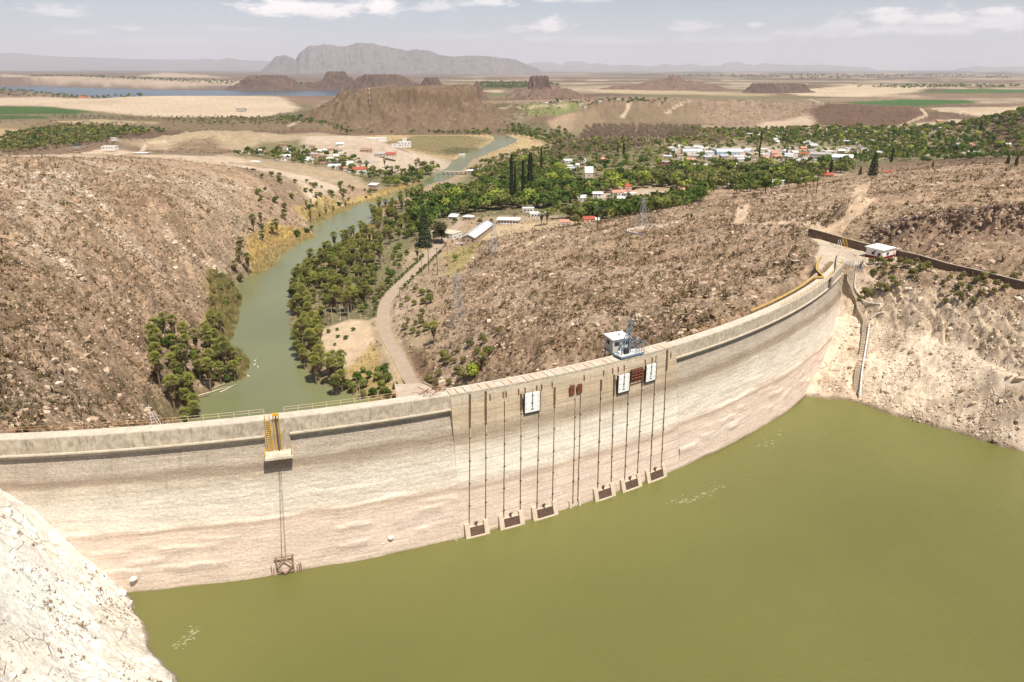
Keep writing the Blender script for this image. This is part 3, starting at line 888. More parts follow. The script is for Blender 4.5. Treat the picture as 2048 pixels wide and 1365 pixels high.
    # cliff above the wall: dark weathered rock face
    q1, q2 = P(1750, 470, 5), P(2060, 530, 5)
    dl = line_d([(q1.x, q1.y), (q2.x + 40, q2.y - 10)], X, Y)
    cl = np.exp(-(dl / 5.5) ** 2) * (r < 420) * sstep(-.3, .2, fbm(X / 5, Y / 5, 3, 113) + .2)
    col[:] = lerp(col, (0.20, 0.13, 0.095), cl * 0.85)
    rock[:] = np.maximum(rock, cl)
    scrub[:] *= (1 - cl)
    # slopes of the canyon: paler rock on ribs, darker scrub in gullies
    nearh = (r < 650) & ~up
    rib = fbm((X * 0.8 + Y * 0.6) / 22, (-X * 0.6 + Y * 0.8) / 60, 4, 105)
    col[:] = lerp(col, (0.52, 0.40, 0.295), nearh * sstep(0.05, 0.55, rib) * 0.55 * (Z > -56) * (rock > 0.25))
    col[:] = lerp(col, (0.29, 0.19, 0.12), nearh * sstep(0.1, 0.6, -rib) * 0.45 * (Z > -56) * (rock > 0.25))
    # white limestone outcrops along the top of the left cliff
    oc = (r < 600) & (X < -150)
    o1 = WP([(0, 352), (110, 345), (190, 372), (205, 400), (150, 400), (60, 430), (0, 440)], -3)
    a = sstep(6, -6, poly_sd(o1, X, Y) + wob) * oc * sstep(0.0, 0.4, fbm(X / 16, Y / 9, 3, 107))
    col[:] = lerp(col, (0.60, 0.49, 0.38), a * 0.8)
    o2 = WP([(180, 358), (400, 352), (560, 372), (560, 385), (400, 372), (200, 376)], -16)
    a = sstep(6, -6, poly_sd(o2, X, Y) + wob) * oc * sstep(-.1, 0.3, fbm(X / 10, Y / 14, 3, 109))
    col[:] = lerp(col, (0.60, 0.49, 0.37), a * 0.85)
    rock[:] = np.clip(rock + a * .5, 0, 1)
    rs = river_sd(X, Y)
    bank = sstep(7, 1.5, rs) * (r < 700) * (Z > RIVER_Z - 1)
    col[:] = lerp(col, (0.22, 0.18, 0.09), bank * 0.7)
    v = 1 + 0.10 * fbm(X / 6, Y / 6, 3, 111)
    col[:] = np.clip(col * v[..., None], 0.01, 0.92)
    return col, np.clip(scrub, 0, 1), np.clip(rock, 0, 1)
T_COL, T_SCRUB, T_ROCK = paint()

def ground_material():
    m, nt, b = new_mat("desert ground")
    p = nt.pos()
    col = nt.attr("ground_colour")
    scrub = nt.attr("scrub", 'Fac')
    rock = nt.attr("rock", 'Fac')
    n1 = nt.noise(p, 0.9, 8, 0.7)
    n2 = nt.noise(p, 0.11, 6, 0.6)
    n3 = nt.noise(p, 4.0, 5, 0.7)
    wild = nt.math('MAXIMUM', nt.math('MULTIPLY', scrub, 1.25), nt.math('MULTIPLY', rock, 0.16), True)
    c_soft = nt.mix(1.0, col, nt.ramp(n1, [(0.28, 0.70), (0.5, 1.0), (0.72, 1.25)]), 'MULTIPLY')
    n4 = nt.noise(nt.pos((1, 1, 1.6)), 0.55, 9, 0.78)
    c_hard = nt.mix(1.0, col, nt.ramp(n4, [(0.38, 0.40), (0.47, 0.86), (0.53, 1.10), (0.62, 1.50)]), 'MULTIPLY')
    c = nt.mix(nt.math('MULTIPLY', wild, 0.85), c_soft, c_hard)
    c = nt.mix(1.0, c, nt.ramp(n2, [(0.3, 0.84), (0.7, 1.14)]), 'MULTIPLY')
    # cracks and joints of bare rock
    ps = nt.pos((1, 1, 0.55), (0.3, 0.2, 0.5))
    e1 = nt.voro(ps, 0.42, 'DISTANCE_TO_EDGE')
    crack = nt.ramp(e1, [(0.0, 1.0), (0.05, 0.0)])
    gate = nt.ramp(nt.noise(p, 0.16, 4, 0.6), [(0.50, 0.0), (0.60, 1.0)])
    crack = nt.math('MULTIPLY', nt.math('MULTIPLY', crack, rock), gate)
    c = nt.mix(nt.math('MULTIPLY', crack, 0.75), c, (0.13, 0.09, 0.06))
    # dots of low scrub too small to be built one by one
    v1 = nt.voro(nt.pos((1, 1, 0.0)), 0.20)
    dots = nt.ramp(v1, [(0.22, 1.0), (0.42, 0.0)])
    v2 = nt.voro(nt.pos((1, 1, 0.0)), 0.062)
    dots2 = nt.ramp(v2, [(0.25, 0.8), (0.5, 0.0)])
    dm = nt.math('MULTIPLY', nt.math('MAXIMUM', dots, dots2), scrub)
    c = nt.mix(nt.math('MULTIPLY', dm, 0.62), c, nt.ramp(n2, [(0.35, (0.13, 0.085, 0.045)), (0.65, (0.10, 0.095, 0.04))]))
    sp = nt.voro(nt.pos(), 0.62)
    spk = nt.ramp(sp, [(0.20, 1.0), (0.38, 0.0)])
    pick = nt.ramp(nt.noise(p, 0.45, 3, 0.6), [(0.44, 0.0), (0.56, 1.0)])
    c = nt.mix(nt.math('MULTIPLY', nt.math('MULTIPLY', nt.math('MULTIPLY', spk, pick), scrub), 0.6), c, (0.12, 0.075, 0.04))
    nt.L.new(c, b.inputs['Base Color'])
    b.inputs['Roughness'].default_value = 0.95
    b.inputs['Specular IOR Level'].default_value = 0.1
    h = nt.math('ADD', nt.math('MULTIPLY', n1, 0.8), nt.math('MULTIPLY', n3, 0.25))
    h = nt.math('ADD', h, nt.math('MULTIPLY', nt.math('MULTIPLY', n4, wild), 2.2))
    h = nt.math('SUBTRACT', h, nt.math('MULTIPLY', crack, 0.5))
    nt.L.new(nt.bump(h, 0.9, 0.55), b.inputs['Normal'])
    return m
M_GROUND = ground_material()
V = np.stack([TX, TY, TZ], -1).reshape(-1, 3)
F = grid_faces(*TX.shape)[:, ::-1]
n = len(V)
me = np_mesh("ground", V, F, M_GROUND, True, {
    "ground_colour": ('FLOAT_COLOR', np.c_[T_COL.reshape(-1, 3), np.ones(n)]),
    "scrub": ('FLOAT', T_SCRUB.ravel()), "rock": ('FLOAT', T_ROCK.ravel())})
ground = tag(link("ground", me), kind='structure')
bpy.context.view_layer.update()
_dg = bpy.context.evaluated_depsgraph_get()
def hit(px, py):
    """where the line of sight through a photo pixel meets the ground"""
    u, v = px - 1024.0, 682.5 - py
    d = Vector((u, F_PX * CP + v * SP, -F_PX * SP + v * CP)).normalized()
    ok, loc, nor, i = ground.ray_cast(Vector((0, 0, CAM_H)), d)
    return loc if ok else P(px, py, -50)
def gz(x, y):
    r, a = math.hypot(x, y), math.atan2(x, y)
    i = min(max(int(np.searchsorted(RR, r)) - 1, 0), len(RR) - 2)
    j = min(max(int(np.searchsorted(AZ, a)) - 1, 0), len(AZ) - 2)
    u, v = (r - RR[i]) / (RR[i + 1] - RR[i]), (a - AZ[j]) / (AZ[j + 1] - AZ[j])
    u, v = min(max(u, 0), 1), min(max(v, 0), 1)
    return float((TZ[i, j] * (1 - u) + TZ[i + 1, j] * u) * (1 - v) + (TZ[i, j + 1] * (1 - u) + TZ[i + 1, j + 1] * u) * v)

# ------------------------------------------------------------------ waters
def water_mat(name, col, rough, wave, wscale, stretch=(1, 1, 1), streak=None):
    m, nt, b = new_mat(name)
    p = nt.pos(stretch, (0, 0, 0.5))
    big = nt.noise(nt.pos(), 0.012, 4, 0.5)
    c = nt.mix(nt.ramp(big, [(0.35, 0.0), (0.65, 1.0)]), tuple(x * 0.9 for x in col), tuple(x * 1.1 for x in col))
    if streak:
        for (a, bb, w) in streak:
            # thin pale foam trails along a line
            pass
    nt.L.new(c, b.inputs['Base Color'])
    b.inputs['Roughness'].default_value = rough
    b.inputs['IOR'].default_value = 1.33
    b.inputs['Specular IOR Level'].default_value = 0.5
    h = nt.noise(p, wscale, 5, 0.6)
    h2 = nt.noise(nt.pos(), wscale * 0.25, 3, 0.5)
    nt.L.new(nt.bump(nt.math('ADD', h, nt.math('MULTIPLY', h2, 1.5)), 1.0, wave), b.inputs['Normal'])
    return m
M_RES = water_mat("reservoir water", (0.160, 0.160, 0.048), 0.13, 0.16, 0.7, (1, 2.4, 1))
M_RIV = water_mat("river water", (0.195, 0.205, 0.10), 0.2, 0.05, 0.5)
M_LAKE = water_mat("lake water", (0.055, 0.085, 0.11), 0.25, 0.4, 0.05)
def sheet(name, pts, z, mat):
    return tag(MB().add([(x, y, z) for x, y in pts], [tuple(range(len(pts)))]).build(name, mat), kind='structure')
res = [(DCX + 248.0 * math.sin(t), DCY - 248.0 * math.cos(t)) for t in np.radians(np.linspace(-12, 62, 60))]
sheet("reservoir", res + [(400, 170), (400, -150), (-300, -150), (-250, 60)], WATER_Z, M_RES)
sheet("river", [(-250, 160), (-60, 118), (20, 160), (60, 300), (160, 1250), (160, 1650), (-250, 1650), (-260, 300)], RIVER_Z, M_RIV)
sheet("lake", [tuple(p) for p in WP([(-1200, 150), (900, 165), (900, 200), (-1200, 205)], -50)], -50.9, M_LAKE)

# pale foam trails drifting on the reservoir
fr_ = np.random.RandomState(3)
fv, ff = [], []
for line, n_ in (([(1345, 1006), (1385, 998), (1408, 990), (1440, 972)], 110), ([(1528, 894), (1548, 878), (1572, 856)], 60), ([(352, 1300), (372, 1278), (392, 1256)], 60), ([(880, 1076), (930, 1084)], 14)):
    for _ in range(n_):
        k = fr_.randint(len(line) - 1)
        f_ = fr_.rand()
        p = P(line[k][0] + (line[k + 1][0] - line[k][0]) * f_ + fr_.normal() * 9, line[k][1] + (line[k + 1][1] - line[k][1]) * f_ + fr_.normal() * 3.5, WATER_Z)
        a = fr_.rand() * 6.28
        r_ = abs(fr_.normal()) * .06 + .025
        zf_ = WATER_Z + .003 + len(ff) * .00015
        b_ = len(fv)
        for j in range(5):
            t_ = a + j * 1.2566
            rr_ = r_ * (.6 + fr_.rand())
            fv.append((p.x + rr_ * math.cos(t_) * 2.2, p.y + rr_ * math.sin(t_), zf_))
        ff.append(tuple(range(b_, b_ + 5)))
fo = MB().add(fv, ff).build("foam", simple("pale foam", (0.36, 0.35, 0.20), 0.8, 0.1, 2.0))
fo['kind'] = 'stuff'

# ================================================================== dam
def dam_face_mat(name, stops, rubble):
    m, nt, b = new_mat(name)
    uv = nt.attr("arc", 'Vector')
    geo = nt.n('ShaderNodeNewGeometry').outputs['Position']
    z = nt.n('ShaderNodeSeparateXYZ')
    nt.L.new(geo, z.inputs[0])
    # coordinates along the wall: u metres along the arc, z height
    def coords(su, sz):
        mp = nt.n('ShaderNodeMapping')
        mp.inputs['Scale'].default_value = (su, sz, 1)
        nt.L.new(uv, mp.inputs['Vector'])
        return mp.outputs[0]
    wob = nt.noise(coords(0.018, 0.09), 1.0, 5, 0.6)
    wob2 = nt.noise(coords(0.09, 0.5), 1.0, 5, 0.6)
    zz = nt.math('ADD', z.outputs[2], nt.math('MULTIPLY', nt.math('SUBTRACT', wob, 0.5), 3.0))
    zz = nt.math('ADD', zz, nt.math('MULTIPLY', nt.math('SUBTRACT', wob2, 0.5), 1.6))
    f = nt.math('DIVIDE', nt.math('MULTIPLY', zz, -1.0), 32.0)
    c = nt.ramp(f, [(s[0] / 32.0, s[1]) for s in stops])
    streak = nt.noise(coords(0.05, 1.6), 1.0, 7, 0.68)
    c = nt.mix(1.0, c, nt.ramp(streak, [(0.3, 0.82), (0.5, 1.0), (0.7, 1.12)]), 'MULTIPLY')
    blot = nt.noise(coords(0.16, 0.4), 1.0, 6, 0.62)
    c = nt.mix(1.0, c, nt.ramp(blot, [(0.3, 0.86), (0.7, 1.12)]), 'MULTIPLY')
    run = nt.noise(coords(1.1, 0.05), 1.0, 5, 0.7)
    top = nt.ramp(f, [(0.0, 1.0), (0.30, 0.5), (0.45, 0.0)])
    c = nt.mix(nt.math('MULTIPLY', nt.ramp(run, [(0.52, 0.0), (0.72, 0.55)]), top), c, (0.20, 0.15, 0.09))
    fine = nt.noise(coords(1.6, 2.6), 1.0, 6, 0.72)
    c = nt.mix(1.0, c, nt.ramp(fine, [(0.28, 0.72), (0.5, 1.0), (0.72, 1.22)]), 'MULTIPLY')
    if rubble:
        st = nt.voro(coords(1.9, 3.1), 1.0, 'DISTANCE_TO_EDGE')
        joint = nt.ramp(st, [(0.0, 1.0), (0.10, 0.0)])
        upper = nt.ramp(f, [(0.1, 1.0), (0.36, 0.6), (0.6, 0.22)])
        jm = nt.math('MULTIPLY', joint, upper)
        c = nt.mix(nt.math('MULTIPLY', jm, 0.28), c, (0.14, 0.11, 0.08))
        h = nt.math('SUBTRACT', nt.math('MULTIPLY', fine, 1.2), nt.math('MULTIPLY', jm, 0.4))
        h = nt.math('ADD', h, nt.math('MULTIPLY', streak, 0.8))
        nt.L.new(nt.bump(h, 0.75, 0.15), b.inputs['Normal'])
    else:
        # faint board-marked lifts of the poured concrete
        wv = nt.n('ShaderNodeTexWave', wave_type='BANDS', bands_direction='Y')
        wv.inputs['Scale'].default_value = 0.16
        wv.inputs['Distortion'].default_value = 2.0
        wv.inputs['Detail'].default_value = 4
        nt.L.new(coords(0.4, 1), wv.inputs['Vector'])
        c = nt.mix(nt.ramp(wv.outputs['Fac'], [(0.0, 0.28), (0.07, 0.0)]), c, (0.24, 0.18, 0.12))
        h = nt.math('ADD', nt.math('MULTIPLY', fine, 0.5), nt.math('MULTIPLY', streak, 0.6))
        nt.L.new(nt.bump(h, 0.7, 0.12), b.inputs['Normal'])
    nt.L.new(c, b.inputs['Base Color'])
    b.inputs['Roughness'].default_value = 0.93
    b.inputs['Specular IOR Level'].default_value = 0.12
    return m
M_RUB = dam_face_mat("rubble masonry", [(3.5, (0.40, 0.34, 0.28)), (6.6, (0.47, 0.40, 0.32)), (7.9, (0.31, 0.245, 0.185)), (8.8, (0.35, 0.28, 0.21)), (9.8, (0.57, 0.49, 0.39)),
    (12.5, (0.72, 0.645, 0.55)), (17.0, (0.74, 0.65, 0.55)), (17.9, (0.68, 0.565, 0.46)), (18.5, (0.51, 0.395, 0.31)), (19.2, (0.68, 0.55, 0.45)), (24.0, (0.71, 0.58, 0.485)), (28.3, (0.68, 0.55, 0.45)), (29.0, (0.24, 0.175, 0.10))], True)
M_GATE = dam_face_mat("poured concrete face", [(0.2, (0.52, 0.445, 0.345)), (3.5, (0.51, 0.405, 0.28)), (6.5, (0.48, 0.385, 0.275)), (8.6, (0.34, 0.27, 0.20)), (9.8, (0.52, 0.43, 0.33)), (11.0, (0.63, 0.555, 0.455)),
    (14.0, (0.76, 0.70, 0.61)), (17.5, (0.75, 0.67, 0.57)), (19.0, (0.50, 0.385, 0.30)), (19.8, (0.67, 0.55, 0.45)), (24.0, (0.70, 0.575, 0.475)), (28.4, (0.66, 0.54, 0.44)), (29.1, (0.24, 0.175, 0.10))], False)
M_PARA = simple("weathered parapet concrete", (0.47, 0.405, 0.315), 0.9, 0.34, 0.9, stain=(0.15, 0.12, 0.085), bump=0.04)
M_BEAM = simple("grey beam concrete", (0.40, 0.34, 0.26), 0.9, 0.2, 0.6, stain=(0.2, 0.16, 0.12), bump=0.04)
M_DECK = simple("pale deck concrete", (0.60, 0.53, 0.43), 0.9, 0.15, 0.4, stain=(0.40, 0.30, 0.2))
M_RUSTDECK = simple("rust stained deck", (0.62, 0.50, 0.38), 0.9, 0.2, 0.8, stain=(0.45, 0.17, 0.055))
M_PIER = simple("pale pier concrete", (0.60, 0.49, 0.375), 0.9, 0.15, 0.9, stain=(0.42, 0.32, 0.22), bump=0.03)
M_STEEL = simple("dark guide steel", (0.13, 0.085, 0.055), 0.7, 0.4, 1.5)
M_GUIDE = simple("pale guide concrete", (0.60, 0.50, 0.38), 0.9, 0.2, 1.0)
M_RUST = simple("rusty iron", (0.21, 0.075, 0.04), 0.85, 0.5, 3.0)
M_RAILORANGE = simple("faded orange railing paint", (0.52, 0.31, 0.17), 0.6, 0.3, 2.0)
M_RAILCREAM = simple("cream railing paint", (0.66, 0.54, 0.34), 0.6, 0.2, 2.0)
M_YELLOW = simple("yellow paint", (0.62, 0.36, 0.035), 0.55, 0.25, 2.0)
M_WHITEP = simple("white panel paint", (0.86, 0.86, 0.85), 0.5, 0.06, 2.0)
M_DARK = simple("dark iron", (0.045, 0.04, 0.04), 0.6, 0.3, 2.0)
M_BLUESTEEL = simple("blue grey crane paint", (0.16, 0.22, 0.28), 0.45, 0.3, 2.0)
M_RACK = simple("brown rack bars", (0.13, 0.085, 0.06), 0.8, 0.3, 2.0)

def face_rho(kind, z):
    if kind == 'g':
        return 247.0 + 4.0 * (-z) / 29.0
    return 247.0 + 4.0 * (-z) / 29.0 - 1.35 * np.clip(1 - (-z - 3.2) / 6.5, 0, 1)
def th_at(px, z, kind='g', extra=0.0):
    """angle on the wall whose point at height z lies on the photo column px"""
    a, b = TH_L, TH_R + 0.1
    rho = float(face_rho(kind, z)) + extra
    for _ in range(40):
        m = (a + b) / 2
        if proj(DP(m, rho, z))[0] < px:
            a = m
        else:
            b = m
    return a
def face_grid(name, t0, t1, z0, z1, kind, mat, parent, du=0.42, dz=0.24):
    nu = int((t1 - t0) * DR / du)
    nz = int((z0 - z1) / dz)
    T, Z = np.meshgrid(np.linspace(t0, t1, nu), np.linspace(z0, z1, nz))
    R = face_rho(kind, Z)
    U = T * DR
    if kind == 'r':
        lowp = sstep(-16.5, -18.5, Z)
        R = R + 0.07 * fbm(U / 0.9, Z / 0.6, 4, 201, 0.62) * (1 - 0.35 * lowp)
        ledge = -17.6 + 0.9 * perlin(U / 26, U * 0 + .3, 203) + 0.35 * perlin(U / 4, U * 0 + .7, 204)
        R += 0.30 * sstep(ledge + 0.12, ledge - 0.25, Z) * sstep(-0.35, 0.1, perlin(U / 13, U * 0 + 1.7, 205))
        for k, (lz, s) in enumerate([(-21.0, 0.22), (-23.2, 0.2), (-24.6, 0.22), (-19.6, .15), (-14.3, .1)]):
            l2 = lz + 1.0 * perlin(U / 20, U * 0 + k, 210 + k) + 0.3 * perlin(U / 2.6, U * 0 + k, 220 + k)
            R += s * sstep(l2 + 0.1, l2 - 0.15, Z) * sstep(l2 - 2.0, l2 - 0.3, Z) * sstep(0.1, 0.35, perlin(U / 8, U * 0 + k * 2.3, 230 + k))
    else:
        R = R + 0.03 * fbm(U / 2.0, Z / 1.0, 4, 241)
        ero = sstep(0.12, 0.4, perlin(U / 2.2, Z / 5.0, 243)) * sstep(-12, -16, Z) * sstep(.0, .3, perlin(U / 7.0, U * 0 + 2.2, 244))
        R -= ero * 0.10 * (0.5 + fbm(U / .5, Z / .5, 3, 245))
        R += 0.16 * sstep(-6.0, -6.2, Z + 0.25 * perlin(U / 9, U * 0, 247)) * sstep(-26, -10, Z)* (U < (TH_G0 + TH_G1) * .5 * DR) * 0.6
    V = np.stack([DCX + R * np.sin(T), DCY - R * np.cos(T), Z], -1).reshape(-1, 3)
    F = grid_faces(nz, nu)
    me = np_mesh(name, V, F, mat, True, {"arc": ('FLOAT_VECTOR', np.zeros(0))} if False else None)
    at = me.attributes.new("arc", 'FLOAT_VECTOR', 'POINT')
    at.data.foreach_set('vector', np.stack([U.ravel(), Z.ravel(), np.zeros(U.size)], -1).astype(np.float32).ravel())
    return link(name, me, parent)
def loft(profile, t0, t1, n):
    """profile: closed list of (rho, z), swept along the arc"""
    mb = MB()
    k = len(profile)
    vs = []
    for i in range(n + 1):
        t = t0 + (t1 - t0) * i / n
        vs += [DP(t, r, z) for r, z in profile]
    fs = []
    for i in range(n):
        for j in range(k):
            a, b2 = i * k + j, i * k + (j + 1) % k
            fs.append((a, b2, b2 + k, a + k))
    fs.append(tuple(range(k))[::-1])
    fs.append(tuple(range(n * k, n * k + k)))
    return mb.add(vs, fs)
dam = thing("dam", "long curved masonry and concrete dam holding back the green reservoir", "dam", DP((TH_G0 + TH_G1) / 2, 245, 0))
DM = dam
dam.location = (0, 0, 0)
face_grid("masonry_face", TH_L, TH_G0, -3.0, -34, 'r', M_RUB, DM)
face_grid("gate_face", TH_G0, TH_G1, -0.03, -34, 'g', M_GATE, DM, 0.4, 0.25)
face_grid("masonry_face", TH_G1, TH_R, -3.0, -34, 'r', M_RUB, DM, 0.45)
loft([(244.2, -0.25), (245.35, -0.25), (245.35, -3.4), (250.2, -31), (250.2, -46), (198, -66), (244.2, -2.5)], TH_L, TH_R, 90).build("core", M_BEAM, DM)
# returns at both ends of the gate section
for t, s in ((TH_G0, 1), (TH_G1, -1)):
    mb = MB()
    n = 20
    vs, fs = [], []
    for i in range(n + 1):
        z = -0.04 - 29 * i / n
        vs += [DP(t, 244.6, z), DP(t, float(face_rho('g', z)), z)]
    for i in range(n):
        fs.append((2 * i, 2 * i + 1, 2 * i + 3, 2 * i + 2))
    mb.add(vs, fs).build("return_wall", M_PARA, DM)
# parapet of cast panels with a lip and a corbel beam under it
def panels(t0, t1, L, skip=None):
    n = max(1, int(round((t1 - t0) * DR / L)))
    for i in range(n):
        a = t0 + (t1 - t0) * i / n + 0.0001
        b = t0 + (t1 - t0) * (i + 1) / n - 0.0001
        loft([(246.55, 0.0), (247.0, 0.0), (247.03, -2.7), (246.5, -2.7)], a, b, 3).build("parapet_panel", M_PARA, DM)
panels(TH_L, TH_G0, 7.5)
panels(TH_G1, TH_R, 7.5)
TH_P0, TH_P1 = dth(531, 866, -3.5), dth(580, 862, -3.5)
for a, b in ((TH_L, TH_P0), (TH_P1, TH_G0), (TH_G1, TH_R)):
    loft([(245.1, -2.71), (247.35, -2.71), (247.35, -3.0), (245.1, -3.0)], a, b, 40).build("parapet_lip", M_DECK, DM)
    loft([(245.0, -3.01), (246.75, -3.01), (246.45, -3.9), (245.0, -3.9)], a, b, 40).build("corbel_beam", M_BEAM, DM)
# deck
loft([(244.0, -0.1), (246.54, -0.1), (246.54, -0.24), (244.0, -0.24)], TH_L, TH_G0, 60).build("crest_deck", M_DECK, DM)
loft([(244.0, -0.1), (246.54, -0.1), (246.54, -0.24), (244.0, -0.24)], TH_G1, TH_R, 60).build("crest_deck", M_DECK, DM)
# rust stained slabs on the gate section, one by one
ns = 34
for i in range(ns):
    a = TH_G0 + (TH_G1 - TH_G0) * i / ns + 0.00025
    b = TH_G0 + (TH_G1 - TH_G0) * (i + 1) / ns - 0.00025
    hgt_ = 0.0 + 0.03 * ((i * 7) % 3)
    loft([(244.3, hgt_), (246.7, hgt_), (246.7, -0.2), (244.3, -0.2)], a, b, 1).build("deck_slab", M_RUSTDECK if (i * 5) % 7 not in (2, 3) else M_DECK, DM)
loft([(246.72, 0.08), (247.05, 0.08), (247.02, -0.9), (246.72, -0.9)], TH_G0, TH_G1, 40).build("coping", M_PARA, DM)
loft([(243.7, 0.1), (244.25, 0.1), (244.25, -0.6), (243.7, -0.6)], TH_G0, TH_G1, 40).build("coping", M_DECK, DM)
# joints on the outer face of the crest parapet are the gaps between the panels
# railings: posts and rails along the downstream edge of the crest
def railing(t0, t1, mat, rho=244.1, h=1.1, z0=-0.1, step=2.4):
    n = max(2, int((t1 - t0) * DR / step))
    post = None
    for i in range(n + 1):
        t = t0 + (t1 - t0) * i / n
        if post is None:
            post = MB().box(-0.035, 0.035, -0.035, 0.035, 0, h).mesh("railing_post", mat)
        link("railing_post", post, DM, DP(t, rho, z0))
    for hh in (h, h * 0.55):
        pts = [DP(t0 + (t1 - t0) * i / n, rho, z0 + hh) for i in range(n + 1)]
        MB().tube(pts, 0.03, 5).build("handrail", mat, DM)
TH_T0, TH_T1 = dth(340, 858, 0), dth(527, 841, 0)
railing(TH_L, TH_T0, M_RAILORANGE)
railing(TH_T0, TH_T1, M_RAILCREAM)
railing(dth(568, 836, 0), dth(770, 812, 0), M_RAILCREAM)
railing(dth(770, 812, 0), dth(890, 790, 0), M_RAILORANGE)
railing(TH_G1 + 0.01, dth(1560, 612, 0), M_RAILORANGE)
railing(dth(1560, 612, 0), TH_R - 0.002, M_YELLOW, 246.4)

def LM(t, rho, z):
    """local frame on the wall: x along the arc, y outwards over the reservoir, z up"""
    return Matrix(((math.cos(t), math.sin(t), 0, DCX + rho * math.sin(t)),
                   (math.sin(t), -math.cos(t), 0, DCY - rho * math.cos(t)),
                   (0, 0, 1, z), (0, 0, 0, 1)))
def wbox(mb, t, rho, z, x0, x1, y0, y1, z0, z1):
    # mirrored frame, so keep the winding by swapping x
    return mb.box(x0, x1, y0, y1, z0, z1, LM(t, rho, z))
# gate guides: (photo x at the water, y at the water, top height, height of the wider slot at the top)
GUIDES = [(938, 1046, -0.35, 6.5), (971, 1038, -0.35, 6.5), (1007, 1030, -3.0, 0), (1040, 1022, -2.2, 3.2), (1073, 1014, -3.4, 0), (1104, 1004, -2.3, 3.5),
          (1145, 1000, -5.5, 0), (1155, 998, -5.2, 0), (1194, 975, -3.0, 2.2), (1221, 966, -2.6, 4.4), (1248, 958, -5.8, 0), (1273, 952, -3.6, 3.0), (1299, 942, -0.8, 0), (1321, 938, -0.35, 4.5)]
GTOP = {938: 939.5, 971: 971, 1007: 1009, 1040: 1042, 1073: 1078, 1104: 1109, 1145: 1150, 1155: 1161, 1194: 1202, 1221: 1228, 1248: 1257, 1273: 1285, 1299: 1312, 1321: 1334}
for gx, gy, zt, slot in GUIDES:
    t_b = th_at(gx, -28.8)
    t_t = th_at(GTOP[gx], zt)
    def tz(z):
        return t_t + (t_b - t_t) * (zt - z) / (zt + 29)
    mb, mc = MB(), MB()
    n = 8
    for i in range(n):
        za, zb = zt + (-28.0 - zt) * i / n, zt + (-28.0 - zt) * (i + 1) / n
        ra, rb = float(face_rho('g', za)), float(face_rho('g', zb))
        for (m_, x0, x1, y) in ((mb, -0.09, 0.05, 0.16), (mc, 0.05, 0.2, 0.1)):
            q = []
            for (zz, rr) in ((zb, rb), (za, ra)):
                M = LM(tz(zz), rr, zz)
                q += [M @ Vector((x0, -0.3, 0)), M @ Vector((x1, -0.3, 0)), M @ Vector((x1, y, 0)), M @ Vector((x0, y, 0))]
            m_.hexa(q)
    for i in range(5):
        z = zt - 4 - i * 4.6
        wbox(mb, tz(z), float(face_rho('g', z)), z, -0.14, 0.2, -0.1, 0.22, -0.12, 0.12)
    g = mb.build("guide_rail", M_STEEL, DM)
    mc.build("guide_edge", M_GUIDE, g)
    if slot:
        s = MB()
        for i in range(3):
            za, zb = zt - slot * i / 3, zt - slot * (i + 1) / 3
            q = []
            for zz in (zb, za):
                M = LM(tz(zz), float(face_rho('g', zz)), zz)
                q += [M @ Vector((-0.2, -0.3, 0)), M @ Vector((0.17, -0.3, 0)), M @ Vector((0.17, 0.24, 0)), M @ Vector((-0.2, 0.24, 0))]
            s.hexa(q)
        s.build("guide_head", M_STEEL, g)
# short rusty brackets under the coping
for bx, by in ((980, 812), (1006, 806), (1012, 800), (1037, 797), (1050, 780), (1073, 778), (1083, 775), (1104, 768), (1168, 752), (1207, 742), (1225, 738), (1236, 733), (1248, 730), (1304, 718), (1290, 722), (1341, 712)):
    z = -1.7
    t = th_at(bx, z)
    wbox(MB(), t, float(face_rho('g', z)), z, -0.09, 0.09, -0.1, 0.18, -0.7, 0.6).build("bracket", M_RUST, DM)
